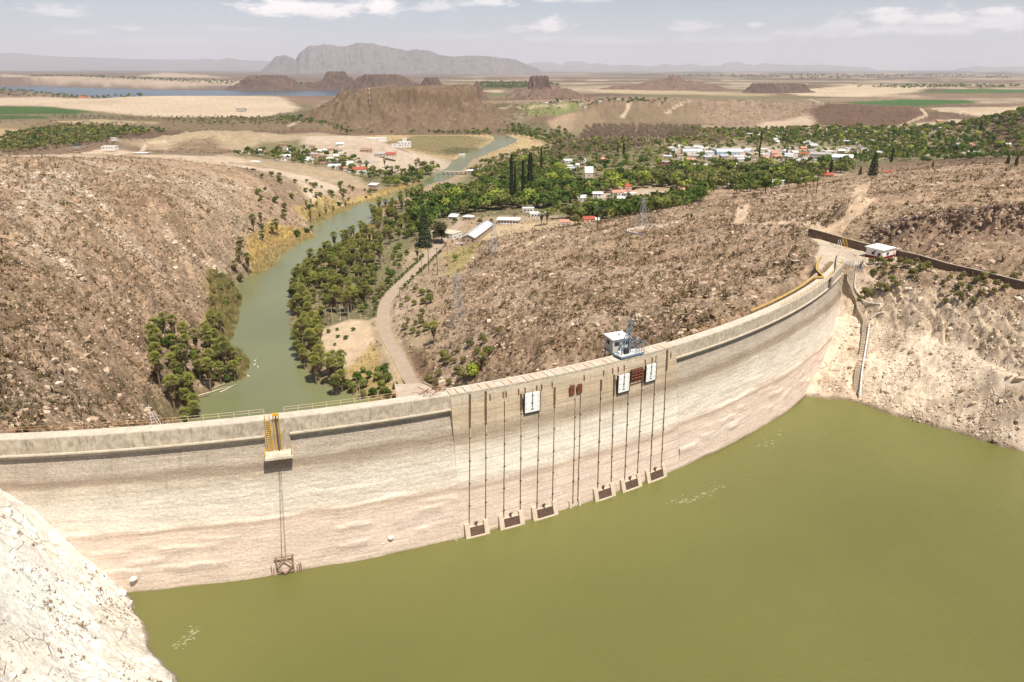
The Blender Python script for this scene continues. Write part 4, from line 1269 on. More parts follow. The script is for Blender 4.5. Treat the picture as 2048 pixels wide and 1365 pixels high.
# intakes at the water line
INT = [(936, 974, 1070, 1060), (1004, 1044, 1051, 1041), (1070, 1111, 1034, 1023), (1193, 1226, 997, 987), (1247, 1279, 978, 969), (1297, 1329, 961, 950)]
def pier(t, w):
    mb = MB()
    M = LM(t, 250.9, WATER_Z)
    prof = [(-0.8, 2.7), (0.2, 2.7), (1.4, -1.0), (-0.8, -1.0)]
    vs = [M @ Vector((x, y, z)) for x in (-w, w) for y, z in prof]
    return mb.add(vs, [(0, 1, 2, 3), (7, 6, 5, 4), (0, 4, 5, 1), (1, 5, 6, 2), (2, 6, 7, 3), (3, 7, 4, 0)])
for (xa, xb, ya, yb) in INT:
    ta, tb = th_at(xa, -28.5, 'g', .6), th_at(xb, -28.5, 'g', .6)
    it = link("intake", None, DM, (0, 0, 0))
    pier(ta, 0.5).build("pier", M_PIER, it)
    pier(tb, 0.5).build("pier", M_PIER, it)
    tm = (ta + tb) / 2
    hw = (tb - ta) / 2 * 251 - 0.52
    M = LM(tm, 250.7, WATER_Z)
    rk = MB()
    nb = 15
    for i in range(nb):
        x = -hw + 2 * hw * (i + 0.5) / nb
        q = [M @ Vector(p) for p in ((x - .1, 0.95, -1.0), (x + .1, 0.95, -1.0), (x + .1, 1.15, -1.0), (x - .1, 1.15, -1.0), (x - .1, 0.1, 1.75), (x + .1, 0.1, 1.75), (x + .1, 0.3, 1.75), (x - .1, 0.3, 1.75))]
        rk.hexa(q)
    for zz, yy in ((0.2, 0.72), (0.95, 0.48), (1.6, 0.25)):
        rk.box(-hw, hw, yy - 0.1, yy + 0.1, zz - 0.08, zz + 0.08, M)
    rk.box(-hw, hw, -0.35, -0.2, -1, 1.7, M)
    rk.build("trash_rack", M_RACK, it)
    MB().box(-hw - 0.1, hw + 0.1, 0.95, 1.4, -0.12, 0.16, M).build("sill_beam", M_PIER, it)
    MB().box(-hw - 0.1, hw + 0.1, 0.05, 0.34, 1.76, 1.9, M).build("top_beam", M_GUIDE, it)
    hk = MB()
    hk.box(-0.12, 0.12, 0.1, 0.35, 1.6, 2.6, M)
    hk.box(-0.32, 0.32, 0.08, 0.4, 2.55, 2.75, M)
    hk.build("lifting_lug", M_STEEL, it)
for px, py in ((1140, 1012), (1158, 1008)):
    t = th_at(px, -28.5)
    pr = MB()
    M = LM(t, 250.9, WATER_Z)
    prof = [(-0.5, 1.6), (0.15, 1.6), (0.7, -1.0), (-0.5, -1.0)]
    vs = [M @ Vector((x, y, z)) for x in (-.28, .28) for y, z in prof]
    pr.add(vs, [(0, 1, 2, 3), (7, 6, 5, 4), (0, 4, 5, 1), (1, 5, 6, 2), (2, 6, 7, 3), (3, 7, 4, 0)]).build("pier", M_PIER, DM)
# white bulkhead gates hanging on the face
for (gx, gy, w, h, lab) in ((1061, 822, 3.35, 4.1, "white square gate panel hanging alone under the dam crest, the left one of three"),
                        (1243, 778, 3.0, 3.9, "white square gate panel just left of the rusty lattice grille on the dam face"),
                        (1297, 761, 2.9, 3.8, "white square gate panel just right of the rusty lattice grille on the dam face")):
    zb = -6.1 if gx < 1100 else (-6.6 if gx < 1260 else -5.9)
    t = th_at(gx, zb + 2)
    rr = float(face_rho('g', zb)) + 0.1
    g = thing("gate_panel", lab, "gate panel", (0, 0, 0), 0, "white gate panels on the dam face")
    g.matrix_world = LM(t, rr, zb)
    MB().box(-w / 2, w / 2, 0.12, 0.42, 0, h).build("panel", M_WHITEP, g)
    fr = MB()
    for x in (-w / 2 - 0.13, w / 2 + 0.002):
        fr.box(x, x + 0.13, 0, 0.5, -0.1, h + 0.1)
    fr.box(-w / 2 - 0.1, w / 2 + 0.1, 0, 0.4, -0.32, -0.002)
    fr.build("seal_frame", M_DARK, g)
    MB().box(-0.05, 0.05, 0.422, 0.5, h * 0.3, h * 1.06).build("lifting_rod", M_DARK, g)
    lg = MB()
    for k, zz in enumerate((0.16, 0.28, 0.46, 0.52, 0.64, 0.86)):
        wd = (0.30, 0.12, 0.24, 0.08, 0.1, 0.26)[k]
        lg.box(-wd + (0.15 if k == 5 else 0), wd, 0.424, 0.54, h * zz, h * zz + 0.08)
    lg.build("bracket", M_DARK, g)
    for x in (-w * .38, w * .38):
        for zz in (.2, .5, .8):
            MB().box(x - .05, x + .05, 0.422, 0.5, h * zz, h * zz + .1).build("bolt", M_DARK, g)
# rusty lattice grille between the two right gates
t = th_at(1271, -4)
g = thing("rusty_grille", "rusty iron lattice grille hanging on the dam face below the crane", "grille")
g.matrix_world = LM(t, float(face_rho('g', -5.2)) + 0.05, -5.2)
fr = MB()
for x in (-1.5, -0.5, 0.5, 1.5):
    fr.box(x - .09, x + .09, 0.1, 0.35, 0, 2.9)
fr.build("upright", M_RUST, g)
cr = MB()
for zz in (0.1, 0.9, 1.6, 2.3, 2.8):
    cr.box(-1.6, 1.6, 0.36, 0.5, zz - .08, zz + .08)
for i in range(6):
    x0 = -1.5 + 0.5 * i
    cr.bar((x0, 0.3, 0.2 + 1.2 * (i % 2)), (x0 + .5, 0.3, 1.4 + 1.2 * ((i + 1) % 2)), 0.08)
cr.build("lattice", M_RUST, g)
MB().box(-1.6, 1.6, -.1, 0.08, 0, 2.9).build("back_plate", M_STEEL, g)
for (px, py, w, h, lab) in ((1142, 782, 1.15, 1.7, "small rusty iron hatch on the dam face, left and lower one of a pair"), (1157, 774, 1.25, 1.6, "small rusty iron hatch on the dam face, right and upper one of a pair")):
    z = -4.6
    t = th_at(px, z + .8)
    g = thing("rusty_hatch", lab, "hatch", group="rusty hatches on the dam face")
    g.matrix_world = LM(t, float(face_rho('g', z)) + 0.05, z)
    MB().box(-w / 2, w / 2, 0, 0.3, 0, h).build("plate", M_RUST, g)
    b_ = MB()
    for x in (-.4, 0, .4):
        b_.box(x - .06, x + .06, .1, .42, h * .3, h + .5)
    b_.box(-w / 2, w / 2, .3, .4, .2, .36)
    b_.build("strap", M_RUST, g)

# ladder and hoist platform on the left half of the dam
tP = (TH_P0 + TH_P1) / 2
pl = thing("hoist_platform", "concrete ledge with yellow ladder and hoist posts hanging on the left half of the dam", "platform")
pl.matrix_world = LM(tP, 247.0, 0)
w = (TH_P1 - TH_P0) * DR / 2
MB().box(-w, w, -1.6, 0.06, -8.3, -2.69).build("concrete_block", M_BEAM, pl)
MB().box(-w - 0.25, w + 0.25, 0.07, 2.9, -6.35, -5.9).build("slab", M_DECK, pl)
ld = MB()
for x in (-1.75, -0.95):
    ld.bar((x, 0.35, -5.9), (x, 0.35, 1.2), 0.08)
ldo = ld.build("ladder", M_YELLOW, pl)
for i in range(17):
    MB().bar((-1.75, 0.35, -5.6 + i * 0.38), (-0.95, 0.35, -5.6 + i * 0.38), 0.05).build("rung", M_YELLOW, ldo)
for x in (-0.35, 0.55):
    MB().bar((x, 0.5, -5.9), (x, 0.3, 1.1), 0.09).build("hoist_post", M_YELLOW, pl)
MB().box(-0.45, 0.65, 0.0, 0.7, 1.0, 1.35).build("hoist_head", M_YELLOW, pl)
MB().bar((0.1, 0.45, -5.9), (0.1, 0.4, 1.1), 0.14).build("hoist_screw", M_STEEL, pl)
rl = MB()
for x in (-w - 0.15, w + 0.15):
    for y in (0.3, 1.5, 2.75):
        rl.bar((x, y, -5.9), (x, y, -4.9), 0.05)
    rl.bar((x, 0.3, -4.9), (x, 2.75, -4.9), 0.05)
    rl.bar((x, 0.3, -5.4), (x, 2.75, -5.4), 0.04)
rl.build("side_railing", M_YELLOW, pl)
MB().bar((0.1, 0.05, -7.1), (0.1, 0.35, -7.1), 0.38, None, 10).build("orange_pulley", M_RAILORANGE, pl)
for x in (-1.0, 1.0):
    MB().box(x - .12, x + .12, 0.06, .3, -6.9, -6.7).build("bolt", M_DARK, pl)
# cables from the platform down to the frame at the water
tF = dth(572, 1152, -29)
for dx in (-0.35, 0.35):
    a = LM(tP, 249.4, -6.36) @ Vector((0.1 + dx * 0.3, 0, 0))
    b = LM(tF, 251.6, -25.4) @ Vector((dx, 0, 0))
    mid = (a + b) / 2
    mid += LM(tP, 0, 0).to_3x3() @ Vector((0, 0.1, -0.15))
    tag(MB().tube([a, mid, b], 0.035, 4).build("hoist_cable", M_STEEL), "thin dark cable running down the dam wall from platform to diamond frame, %s of two" % ("left" if dx < 0 else "right"), "cable", "hoist cables")
fr = thing("diamond_frame", "wooden frame with a diamond brace standing at the waterline of the dam", "frame")
fr.matrix_world = LM(tF, 251.1, -29)
M_WOOD = simple("weathered brown timber", (0.30, 0.20, 0.14), 0.9, 0.3, 2.0)
for x in (-1.45, 1.45):
    MB().bar((x, 0.3, -1), (x, 0.3, 3.9), 0.13).build("post", M_WOOD, fr)
MB().bar((-1.75, 0.34, 3.7), (1.75, 0.34, 3.7), 0.14).build("cross_beam", M_WOOD, fr)
for a, b in (((0, 3.6), (-1.4, 1.9)), ((-1.4, 1.9), (0, 0.2)), ((0, 0.2), (1.4, 1.9)), ((1.4, 1.9), (0, 3.6))):
    MB().bar((a[0], 0.62, a[1]), (b[0], 0.62, b[1]), 0.13).build("brace", M_WOOD, fr)
MB().bar((-1.4, 0.36, 0.4), (1.4, 0.36, 0.4), 0.1).build("cross_beam", M_WOOD, fr)
for x in (-2.4, -2.05, 2.1, 2.5, 2.8):
    MB().bar((x, 0.3, -1), (x, 0.3, 1.6 + 0.5 * (abs(x) > 2.3)), 0.07).build("stake", M_WOOD, fr)
def boulder(name, loc, r, mat, label, cat, group=None, seed=0, sq=(1, 1, 1)):
    b = bmesh_ico(r, 2)
    vs = []
    rg = np.random.RandomState(seed)
    off = rg.rand(3) * 10
    for v in b[0]:
        k = 1 + 0.3 * (math.sin(v[0] * 2.3 / r + off[0]) * math.sin(v[1] * 2.1 / r + off[1]) + 0.4 * math.sin(v[2] * 4.1 / r + off[2]))
        vs.append((v[0] * k * sq[0], v[1] * k * sq[1], v[2] * k * sq[2]))
    return tag(MB().add(vs, b[1]).build(name, mat, None, loc, True), label, cat, group)
def bmesh_ico(r, sub):
    import bmesh
    bm = bmesh.new()
    bmesh.ops.create_icosphere(bm, subdivisions=sub, radius=r)
    vs = [tuple(v.co) for v in bm.verts]
    fs = [tuple(v.index for v in f.verts) for f in bm.faces]
    bm.free()
    return vs, fs
M_WROCK = simple("white limestone", (0.74, 0.66, 0.56), 0.95, 0.12, 2.0, bump=0.1)
p = DP(dth(265, 1160, -26.2), float(face_rho('r', -26.2)) + 0.35, -26.2)
boulder("boulder", p, 0.62, M_WROCK, "rounded white boulder stuck on the dam face at far left above the water", "boulder", "white boulders on the dam face", 3, (1, .9, .8))
p = DP(dth(777, 1060, -25.6), float(face_rho('r', -25.6)) + 0.3, -25.6)
boulder("boulder", p, 0.6, M_WROCK, "rounded white boulder stuck on the masonry left of the intake piers", "boulder", "white boulders on the dam face", 5, (1.1, .9, .7))
p = DP(dth(760, 1068, -26.6), float(face_rho('r', -26.6)) + 0.15, -26.6)
boulder("boulder", p, 0.32, M_WROCK, "small white stone beside the white boulder on the dam face", "stone", None, 8, (1.3, .8, .6))

# crane on the crest and its hut
M_HUT = simple("cream painted metal wall", (0.66, 0.64, 0.57), 0.6, 0.05, 1.0)
M_ROOFW = simple("white sheet roof", (0.80, 0.79, 0.76), 0.5, 0.05, 1.0)
M_GLASS = simple("dark window glass", (0.035, 0.04, 0.05), 0.15, 0.3, 1.0)
c = P(1241, 705, -0.2)
hut = thing("crane_hut", "small cream hut with white roof standing on legs beside the blue crane", "hut", (c.x - 0.6, c.y + 1.6, 0.0), math.radians(24))
wl_ = MB().box(-2.1, 2.1, -1.7, 1.7, 0, 2.9).build("wall", M_HUT, hut)
rib = MB()
for i in range(12):
    x = -2.0 + i * 0.36
    rib.box(x - .03, x + .03, -1.74, -1.701, 0.05, 2.85)
    if i < 9:
        rib.box(-2.14, -2.101, -1.55 + i * .38, -1.49 + i * .38, 0.05, 2.85)
rib.build("wall_rib", M_HUT, wl_)
rf = MB()
rf.hexa([Vector(p) for p in ((-2.4, -2.0, 2.902), (2.4, -2.0, 2.902), (2.4, 2.0, 2.902), (-2.4, 2.0, 2.902), (-2.4, -2.0, 3.0), (2.4, -2.0, 3.0), (2.4, 2.0, 3.25), (-2.4, 2.0, 3.25))])
rf.build("roof", M_ROOFW, hut)
MB().bar((0.2, 0, 3.1), (0.5, 0, 3.55), 0.12).build("vent_pipe", M_DARK, hut)
for (x, y, sx, sy) in ((-1.2, -1.75, .55, .05), (0.8, -1.75, .3, .05), (1.35, -1.75, .2, .05), (-2.14, 0.2, .05, .5)):
    MB().box(x - sx, x + sx, y - sy, y + sy, 1.5, 2.3).build("window", M_GLASS, hut)
MB().box(-2.3, 2.3, -1.9, 1.9, -0.25, -0.002).build("floor_frame", M_BLUESTEEL, hut)
for x in (-2.0, 2.0):
    for y in (-1.6, 1.6):
        MB().bar((x, y, -0.25), (x, y, -7), 0.13).build("leg", M_BLUESTEEL, hut)
MB().bar((-2, -1.6, -0.3), (2, -1.6, -3.4), 0.08).build("brace", M_BLUESTEEL, hut)
tC = dth(1268, 714, 0.3)
cr = thing("crane", "blue grey derrick crane with lattice mast standing on the dam crest", "crane")
cr.matrix_world = LM(tC, 245.6, 0.35)
MB().box(-3.3, 3.2, -1.3, 1.5, 0.0, 0.35).build("base_frame", M_BLUESTEEL, cr)
dk = MB()
for i in range(10):
    x = -3.1 + i * 0.64
    dk.box(x, x + .5, -1.2, 1.3, 0.352, 0.42)
dk.build("deck_plate", M_ROOFW, cr)
mast = MB()
for x, y in ((-.22, -.22), (.22, -.22), (.22, .22), (-.22, .22)):
    mast.bar((x, y, .4), (x * .55, y * .55, 7.2), 0.08)
for i in range(9):
    z0, z1 = .5 + i * .74, .5 + (i + 1) * .74
    k0, k1 = 1 - .45 * z0 / 7.2, 1 - .45 * z1 / 7.2
    s_ = 1 if i % 2 else -1
    mast.bar((-.22 * k0 * s_, -.22 * k0, z0), (.22 * k1 * s_, -.22 * k1, z1), .05)
    mast.bar((-.22 * k0 * s_, .22 * k0, z0), (.22 * k1 * s_, .22 * k1, z1), .05)
mo = mast.build("mast", M_BLUESTEEL, cr)
hd = MB()
for i in range(12):
    a, b = i * math.pi / 6, (i + 1) * math.pi / 6
    hd.bar((0.25 + .5 * math.cos(a), 0, 7.2 + .5 * math.sin(a)), (0.25 + .5 * math.cos(b), 0, 7.2 + .5 * math.sin(b)), .1)
hd.build("sheave", M_BLUESTEEL, mo)
MB().bar((0, 0, 7.6), (0.05, 0, 9.0), .05).build("antenna", M_DARK, mo)
MB().box(-.3, .45, -.1, .1, 8.9, 9.0).build("antenna_head", M_DARK, mo)
bm_ = MB()
for y in (-.5, .5):
    bm_.bar((-2.6, y, .5), (0, y * .3, 6.6), .14, .09)
for i in range(7):
    f = i / 7
    g2 = (i + 1) / 7
    s_ = 1 if i % 2 else -1
    bm_.bar((-2.6 + 2.6 * f, s_ * (.5 - .35 * f), .5 + 6.1 * f), (-2.6 + 2.6 * g2, -s_ * (.5 - .35 * g2), .5 + 6.1 * g2), .05)
bm_.build("back_stay", M_BLUESTEEL, cr)
MB().box(-1.6, -0.5, -.6, .6, .43, 1.5).build("winch_drum", M_DARK, cr)
MB().box(-2.9, -1.9, -.5, .3, .43, 1.1).build("motor", M_ROOFW, cr)
cg = MB()
for x in (.9, 1.7, 2.5, 3.1):
    for y in (-1.2, 1.3):
        cg.bar((x, y, .4), (x, y, 2.9), .05)
for z in (1.4, 2.2, 2.9):
    for y in (-1.2, 1.3):
        cg.bar((.9, y, z), (3.1, y, z), .045)
    cg.bar((3.1, -1.2, z), (3.1, 1.3, z), .045)
    cg.bar((.9, -1.2, z), (.9, 1.3, z), .045)
for i in range(5):
    cg.bar((.9 + i * .5, -1.2, 2.9), (.9 + i * .5, 1.3, 2.9), .04)
cg.build("cage", M_BLUESTEEL, cr)

# heap of rusty pipes and planks where the road slab meets the crest
M_PLANK = simple("sun bleached plank", (0.62, 0.53, 0.42), 0.9, 0.2, 2.0)
lum = thing("scrap_heap", "tangle of rusty pipes lying on the crest at the left end of the gate section", "scrap heap")
tS = TH_G0 - 0.012
lum.matrix_world = LM(tS, 245.4, 0)
for i in range(14):
    a = Vector((random.uniform(-3, 1.5), random.uniform(-1.5, 1), .1))
    b = a + Vector((random.uniform(.6, 2.4), random.uniform(-.8, .8), random.uniform(.1, 1.3)))
    MB().bar(a, b, .06).build("pipe", M_RUST if i % 3 else M_PLANK, lum)

# ================================================================== right abutment: road end, walls, stairs, guard house
M_YWALL = simple("yellow painted kerb wall", (0.60, 0.40, 0.10), 0.7, 0.2, 0.8, stain=(0.45, 0.33, 0.18))
M_DSTONE = simple("dark retaining stone", (0.17, 0.115, 0.08), 0.95, 0.45, 1.3, stain=(0.30, 0.23, 0.16), bump=0.1)
M_CAP = simple("pale wall cap", (0.50, 0.41, 0.30), 0.9, 0.15, 1.0)
M_STAIR = simple("grey concrete stair", (0.44, 0.36, 0.27), 0.9, 0.15, 1.0)
M_STAIRW = simple("stair side wall", (0.40, 0.315, 0.225), 0.9, 0.2, 1.0)
M_PIPE = simple("white pipe", (0.80, 0.78, 0.74), 0.45, 0.04, 1.0)
def wall_strip(pts, z0, z1, th):
    """vertical wall following plan points; z0, z1 numbers or lists"""
    mb = MB()
    n = len(pts)
    pts = [Vector((p[0], p[1])) for p in pts]
    nor = []
    for i in range(n):
        a, b = pts[max(i - 1, 0)], pts[min(i + 1, n - 1)]
        d = (b - a).normalized()
        nor.append(Vector((-d.y, d.x)) * th / 2)
    Z0 = z0 if isinstance(z0, (list, tuple)) else [z0] * n
    Z1 = z1 if isinstance(z1, (list, tuple)) else [z1] * n
    vs = []
    for i in range(n):
        for s_, z in ((1, Z0[i]), (-1, Z0[i]), (-1, Z1[i]), (1, Z1[i])):
            q = pts[i] + nor[i] * s_
            vs.append((q.x, q.y, z))
    fs = [(0, 1, 2, 3), tuple(4 * (n - 1) + k for k in (3, 2, 1, 0))]
    for i in range(n - 1):
        for k in range(4):
            a, b = 4 * i + k, 4 * i + (k + 1) % 4
            fs.append((a, a + 4, b + 4, b))
    return mb.add(vs, fs)
def smooth_pts(pts, sub=5):
    out = []
    n = len(pts)
    for i in range(n - 1):
        p0, p1, p2, p3 = (Vector(pts[max(i - 1, 0)]), Vector(pts[i]), Vector(pts[i + 1]), Vector(pts[min(i + 2, n - 1)]))
        for k in range(sub):
            t = k / sub
            out.append(0.5 * ((2 * p1) + (p2 - p0) * t + (2 * p0 - 5 * p1 + 4 * p2 - p3) * t * t + (3 * p1 - p0 - 3 * p2 + p3) * t ** 3))
    out.append(Vector(pts[-1]))
    return out
kp = [P(a, b, 0.5) for a, b in ((1642, 512), (1634, 528), (1634, 540), (1646, 553))]
_t, _r = dth(1652, 560, 0.5), 0
_q = P(1651, 559, 0.5)
_t, _r = math.atan2(_q.x - DCX, -(_q.y - DCY)), math.hypot(_q.x - DCX, _q.y - DCY)
_r = min(_r, 243.3)
for _k in range(6):
    kp.append(Vector(DP(_t - 0.035 * _k, _r + (243.5 - _r) * _k / 5, 0.5)))
kp = smooth_pts([(p.x, p.y) for p in kp])
kw = thing("kerb_wall", "curved yellow topped wall round the road pad at the right end of the dam", "wall")
wall_strip(kp, -4.5, 0.35, 0.5).build("stone_wall", M_DSTONE, kw)
wall_strip(kp, 0.351, 0.62, 0.42).build("yellow_cap", M_YWALL, kw)
# gutter gap wall between pad and crest
gp = smooth_pts([(P(a, b, 0).x, P(a, b, 0).y) for a, b in ((1676, 512), (1673, 528), (1672, 545), (1664, 560))])
gw = thing("gutter_wall", "short grey kerb wall between the road pad and the dam crest", "wall")
wall_strip(gp, -1.5, 0.9, 0.5).build("wall", M_PARA, gw)

# long retaining wall in two lengths
def retain(px, h, label, panel=6.0):
    w_ = thing("retaining_wall", label, "wall", group="retaining walls beside the upper road")
    pts = [hit(a, b) for a, b in px]
    for i in range(len(pts) - 1):
        a, b = pts[i], pts[i + 1]
        n_ = max(1, int((b - a).length / panel))
        for k in range(n_):
            p, q = a.lerp(b, k / n_ + 0.002), a.lerp(b, (k + 1) / n_ - 0.002)
            wall_strip([(p.x, p.y), (q.x, q.y)], [p.z - 1.5, q.z - 1.5], [p.z + h, q.z + h], 0.5).build("wall_panel", M_DSTONE, w_)
            wall_strip([(p.x, p.y), (q.x, q.y)], [p.z + h + .001, q.z + h + .001], [p.z + h + .18, q.z + h + .18], 0.6).build("cap", M_CAP, w_)
    return w_
retain([(1616, 472), (1650, 481), (1690, 493), (1738, 506)], 2.7, "dark stone retaining wall behind the road pad, from its upper end to the white guard house")
retain([(1792, 512), (1840, 524), (1893, 540), (1940, 551), (2048, 578), (2160, 602)], 1.9, "dark retaining wall running from the guard house to the right edge of the photo")
# yellow and white steps over the retaining wall
p = hit(1683, 497)
st = thing("stile_ladder", "yellow and white step ladder leaning on the dark retaining wall", "ladder", p, math.radians(-20))
for x in (-1.5, -0.9, -0.3):
    MB().bar((x, -0.9, 0), (x + .3, 0.3, 2.9), 0.06).build("white_stringer", M_PIPE, st)
for x in (0.5, 1.5):
    MB().bar((x + 0.6, -1.0, 0), (x - .6, 0.2, 3.7), 0.08).build("yellow_stringer", M_YELLOW, st)
for i in range(6):
    MB().bar((0.95 - i * .18, -.85 + i * .18, .4 + i * .5), (1.95 - i * .18, -.85 + i * .18, .4 + i * .5), 0.05).build("rung", M_YELLOW, st)
# guard house
M_GW = simple("white wall paint", (0.80, 0.78, 0.75), 0.8, 0.04, 1.0)
M_MAROON = simple("maroon wall band", (0.20, 0.012, 0.025), 0.7, 0.12, 1.0)
A, B, C_ = P(1736, 514, 0.1), P(1763, 520, 0.1), P(1786, 514, 0.1)
ang = math.atan2(C_.y - B.y, C_.x - B.x)
gh = thing("guard_house", "small white guard house with maroon base band and flat white roof by the road pad", "house", (B.x, B.y, 0.02), ang)
w_, d_, h_ = (C_ - B).length, (A - B).length * 1.15, 2.9
if True:
    wl_ = MB().box(0, w_, 0, d_, 0.85, h_).build("wall", M_GW, gh)
    MB().box(-0.03, w_ + 0.03, -0.03, d_ + .03, 0, 0.849).build("base_band", M_MAROON, gh)
    r_ = MB()
    r_.hexa([Vector(q) for q in ((-.45, -.4, h_ + .1), (w_ + .45, -.4, h_ + .1), (w_ + .45, d_ + .5, h_ - .0 + .35), (-.45, d_ + .5, h_ + .35), (-.45, -.4, h_ + .32), (w_ + .45, -.4, h_ + .32), (w_ + .45, d_ + .5, h_ + .6), (-.45, d_ + .5, h_ + .6))])
    r_.build("roof", M_ROOFW, gh)
    fill = MB().hexa([Vector(q) for q in ((0, 0.01, h_ + .001), (w_, 0.01, h_ + .001), (w_, d_, h_ + .001), (0, d_, h_ + .001), (0, 0.01, h_ + .1), (w_, 0.01, h_ + .1), (w_, d_, h_ + .34), (0, d_, h_ + .34))])
    fill.build("wall_head", M_GW, gh)
    def win(x, y, sx, sy, z0, z1):
        f_ = MB().box(x - sx - .08, x + sx + .08, y - sy - .08, y + sy + .08, z0 - .08, z1 + .08)
        fo = f_.build("window", M_PARA, gh)
        MB().box(x - sx, x + sx, y - sy - (.1 if sy < .06 else 0), y + sy + (.1 if sy < .06 else 0), z0, z1).build("pane", M_GLASS, fo) if sy < .06 else MB().box(x - sx - .1, x + sx + .1, y - sy, y + sy, z0, z1).build("pane", M_GLASS, fo)
    win(w_ * .45, -0.03, .6, .03, 1.3, 2.1)
    win(-0.03, d_ * .55, .03, .45, 1.3, 2.1)
    MB().box(-.09, -.035, d_ * .12, d_ * .12 + .85, 0, 2.0).build("door", M_DARK, gh)
    MB().box(-.2, -.01, d_ * .42, d_ * .42 + .5, 2.25, 2.5).build("wall_lamp", M_DARK, gh)
# grid fence panels at the head of the stairs
p = P(1698, 536, 0)
fn = thing("mesh_fence", "grey wire mesh fence panel at the head of the concrete stairs", "fence", (p.x, p.y, 0.0), math.radians(10))
for x in (-1.3, 0, 1.3):
    MB().bar((x, 0, 0), (x, 0, 2.3), 0.06).build("post", M_BLUESTEEL, fn)
f_ = MB()
for i in range(11):
    f_.bar((-1.3 + i * .26, 0.01, .1), (-1.3 + i * .26, 0.01, 2.2), .025, None, 4)
for i in range(6):
    f_.bar((-1.3, .03, .15 + i * .4), (1.3, .03, .15 + i * .4), .025, None, 4)
f_.build("wire_mesh", M_BLUESTEEL, fn)
fn2 = fn.copy(); COL.objects.link(fn2)
p = P(1704, 541, 0)
fn2.location = (p.x + 1.6, p.y - 1.0, -0.2)
fn2['label'] = "grey wire mesh gate standing right of the fence above the stairs"
for ch in list(fn.children):
    c2 = ch.copy(); COL.objects.link(c2); c2.parent = fn2
# stairs down the bank
stair_px = [(1702, 545), (1701, 556), (1701, 571), (1709, 588), (1718, 603), (1722, 623), (1733, 645), (1732, 660), (1731, 675), (1727, 707), (1719, 740), (1716, 765), (1714, 786)]
sp = [hit(a, b) for a, b in stair_px]
zs = [p.z + 0.35 for p in sp]
for i in range(1, len(zs)):
    zs[i] = min(zs[i], zs[i - 1] - 0.05)
sps = smooth_pts([(p.x, p.y, z) for p, z in zip(sp, zs)], 14)
sw = thing("bank_stairs", "long narrow concrete stairway winding down the right bank to the water", "stairs")
side = []
for i in range(0, len(sps) - 2, 2):
    a, b = sps[i], sps[i + 2]
    d = Vector((b.x - a.x, b.y - a.y, 0))
    if d.length < 0.02:
        continue
    L = d.length
    an = math.atan2(d.y, d.x)
    M = Matrix.Translation((a.x, a.y, a.z)) @ Matrix.Rotation(an, 4, 'Z')
    MB().box(-0.02, L + 0.06, -0.8, 0.8, -1.3 + (b.z - a.z), 0, M).build("step", M_STAIR, sw)
for s_ in (-1, 1):
    pts, zz = [], []
    for i in range(0, len(sps) - 1, 3):
        a, b = sps[i], sps[min(i + 3, len(sps) - 1)]
        d = Vector((b.x - a.x, b.y - a.y)).normalized()
        pts.append((a.x - d.y * .95 * s_, a.y + d.x * .95 * s_))
        zz.append(a.z)
    wall_strip(pts, [z - 2.0 for z in zz], [z + 0.28 for z in zz], 0.24).build("side_wall", M_STAIRW, sw)
def pipe(pxs, r, label, lift=0.35):
    pts = [hit(a, b) + Vector((0, 0, lift)) for a, b in pxs]
    o = MB().tube(smooth_pts(pts, 4), r, 8).build("pipe", M_PIPE, None, None, True)
    return tag(o, label, "pipe", "white pipes on the right bank")
pipe([(1711, 553), (1709, 568), (1709, 580), (1717, 592), (1725, 603)], 0.2, "white pipe beside the top flight of the bank stairs, uppermost of the pipes", .8)
pipe([(1708, 604), (1720, 604), (1735, 611), (1760, 614)], 0.22, "white pipe crossing over the bank stairs below the first bend", .9)
pipe([(1741, 641), (1752, 632), (1766, 628)], 0.26, "short white pipe slanting up to the right of the stairs at mid height", .6)
pipe([(1738, 655), (1735, 674), (1731, 700), (1729, 712), (1724, 742), (1721, 770), (1719, 799)], 0.24, "long straight white pipe along the lower flight of the bank stairs down to the water", .9)
# small box culvert remains left of the pad
for (a, b, s_, lab) in ((1553, 532, 1.6, "small dark concrete box half buried in the slope left of the road pad"), (1590, 528, 2.2, "small flat topped concrete block in the slope nearer the road pad")):
    p = hit(a, b)
    g = thing("concrete_box", lab, "box", p, .3, "concrete boxes in the slope")
    MB().box(-s_ / 2, s_ / 2, -.7, .7, -.8, 1.0).build("block", M_DSTONE, g)
    MB().box(-s_ / 2 - .15, s_ / 2 + .15, -.85, .85, 1.001, 1.2).build("lid", M_STAIR, g)
# slab of the powerhouse yard behind the dam where the river road ends
M_YARD = simple("yard concrete", (0.50, 0.42, 0.33), 0.9, 0.12, 0.3, stain=(0.33, 0.26, 0.2))
M_ROADG = simple("worn tan road", (0.40, 0.31, 0.235), 0.95, 0.12, 0.25, stain=(0.46, 0.37, 0.28))
yz = -53.0
ypts = [P(a, b, yz) for a, b in ((790, 769), (845, 767), (905, 795), (960, 850), (800, 850))]
yard = thing("powerhouse_yard", "pale concrete yard slab behind the dam where the river road ends", "yard")
q = [(p.x, p.y) for p in ypts]
nq = len(q)
mb = MB().add([(x, y, yz) for x, y in q] + [(x, y, yz - 8) for x, y in q], [tuple(range(nq))] + [(i, i + nq, (i + 1) % nq + nq, (i + 1) % nq) for i in range(nq)])
mb.build("slab", M_YARD, yard)
for s_, f in ((0.0, 0), (1.0, 1)):
    a, b = (ypts[0], ypts[4]) if f == 0 else (ypts[1], ypts[2])
    wall_strip([(a.x, a.y), (b.x, b.y)], yz + .002, yz + .8, .4).build("kerb", M_CAP, yard)
a, b = P(836, 775, yz), P(880, 800, yz)
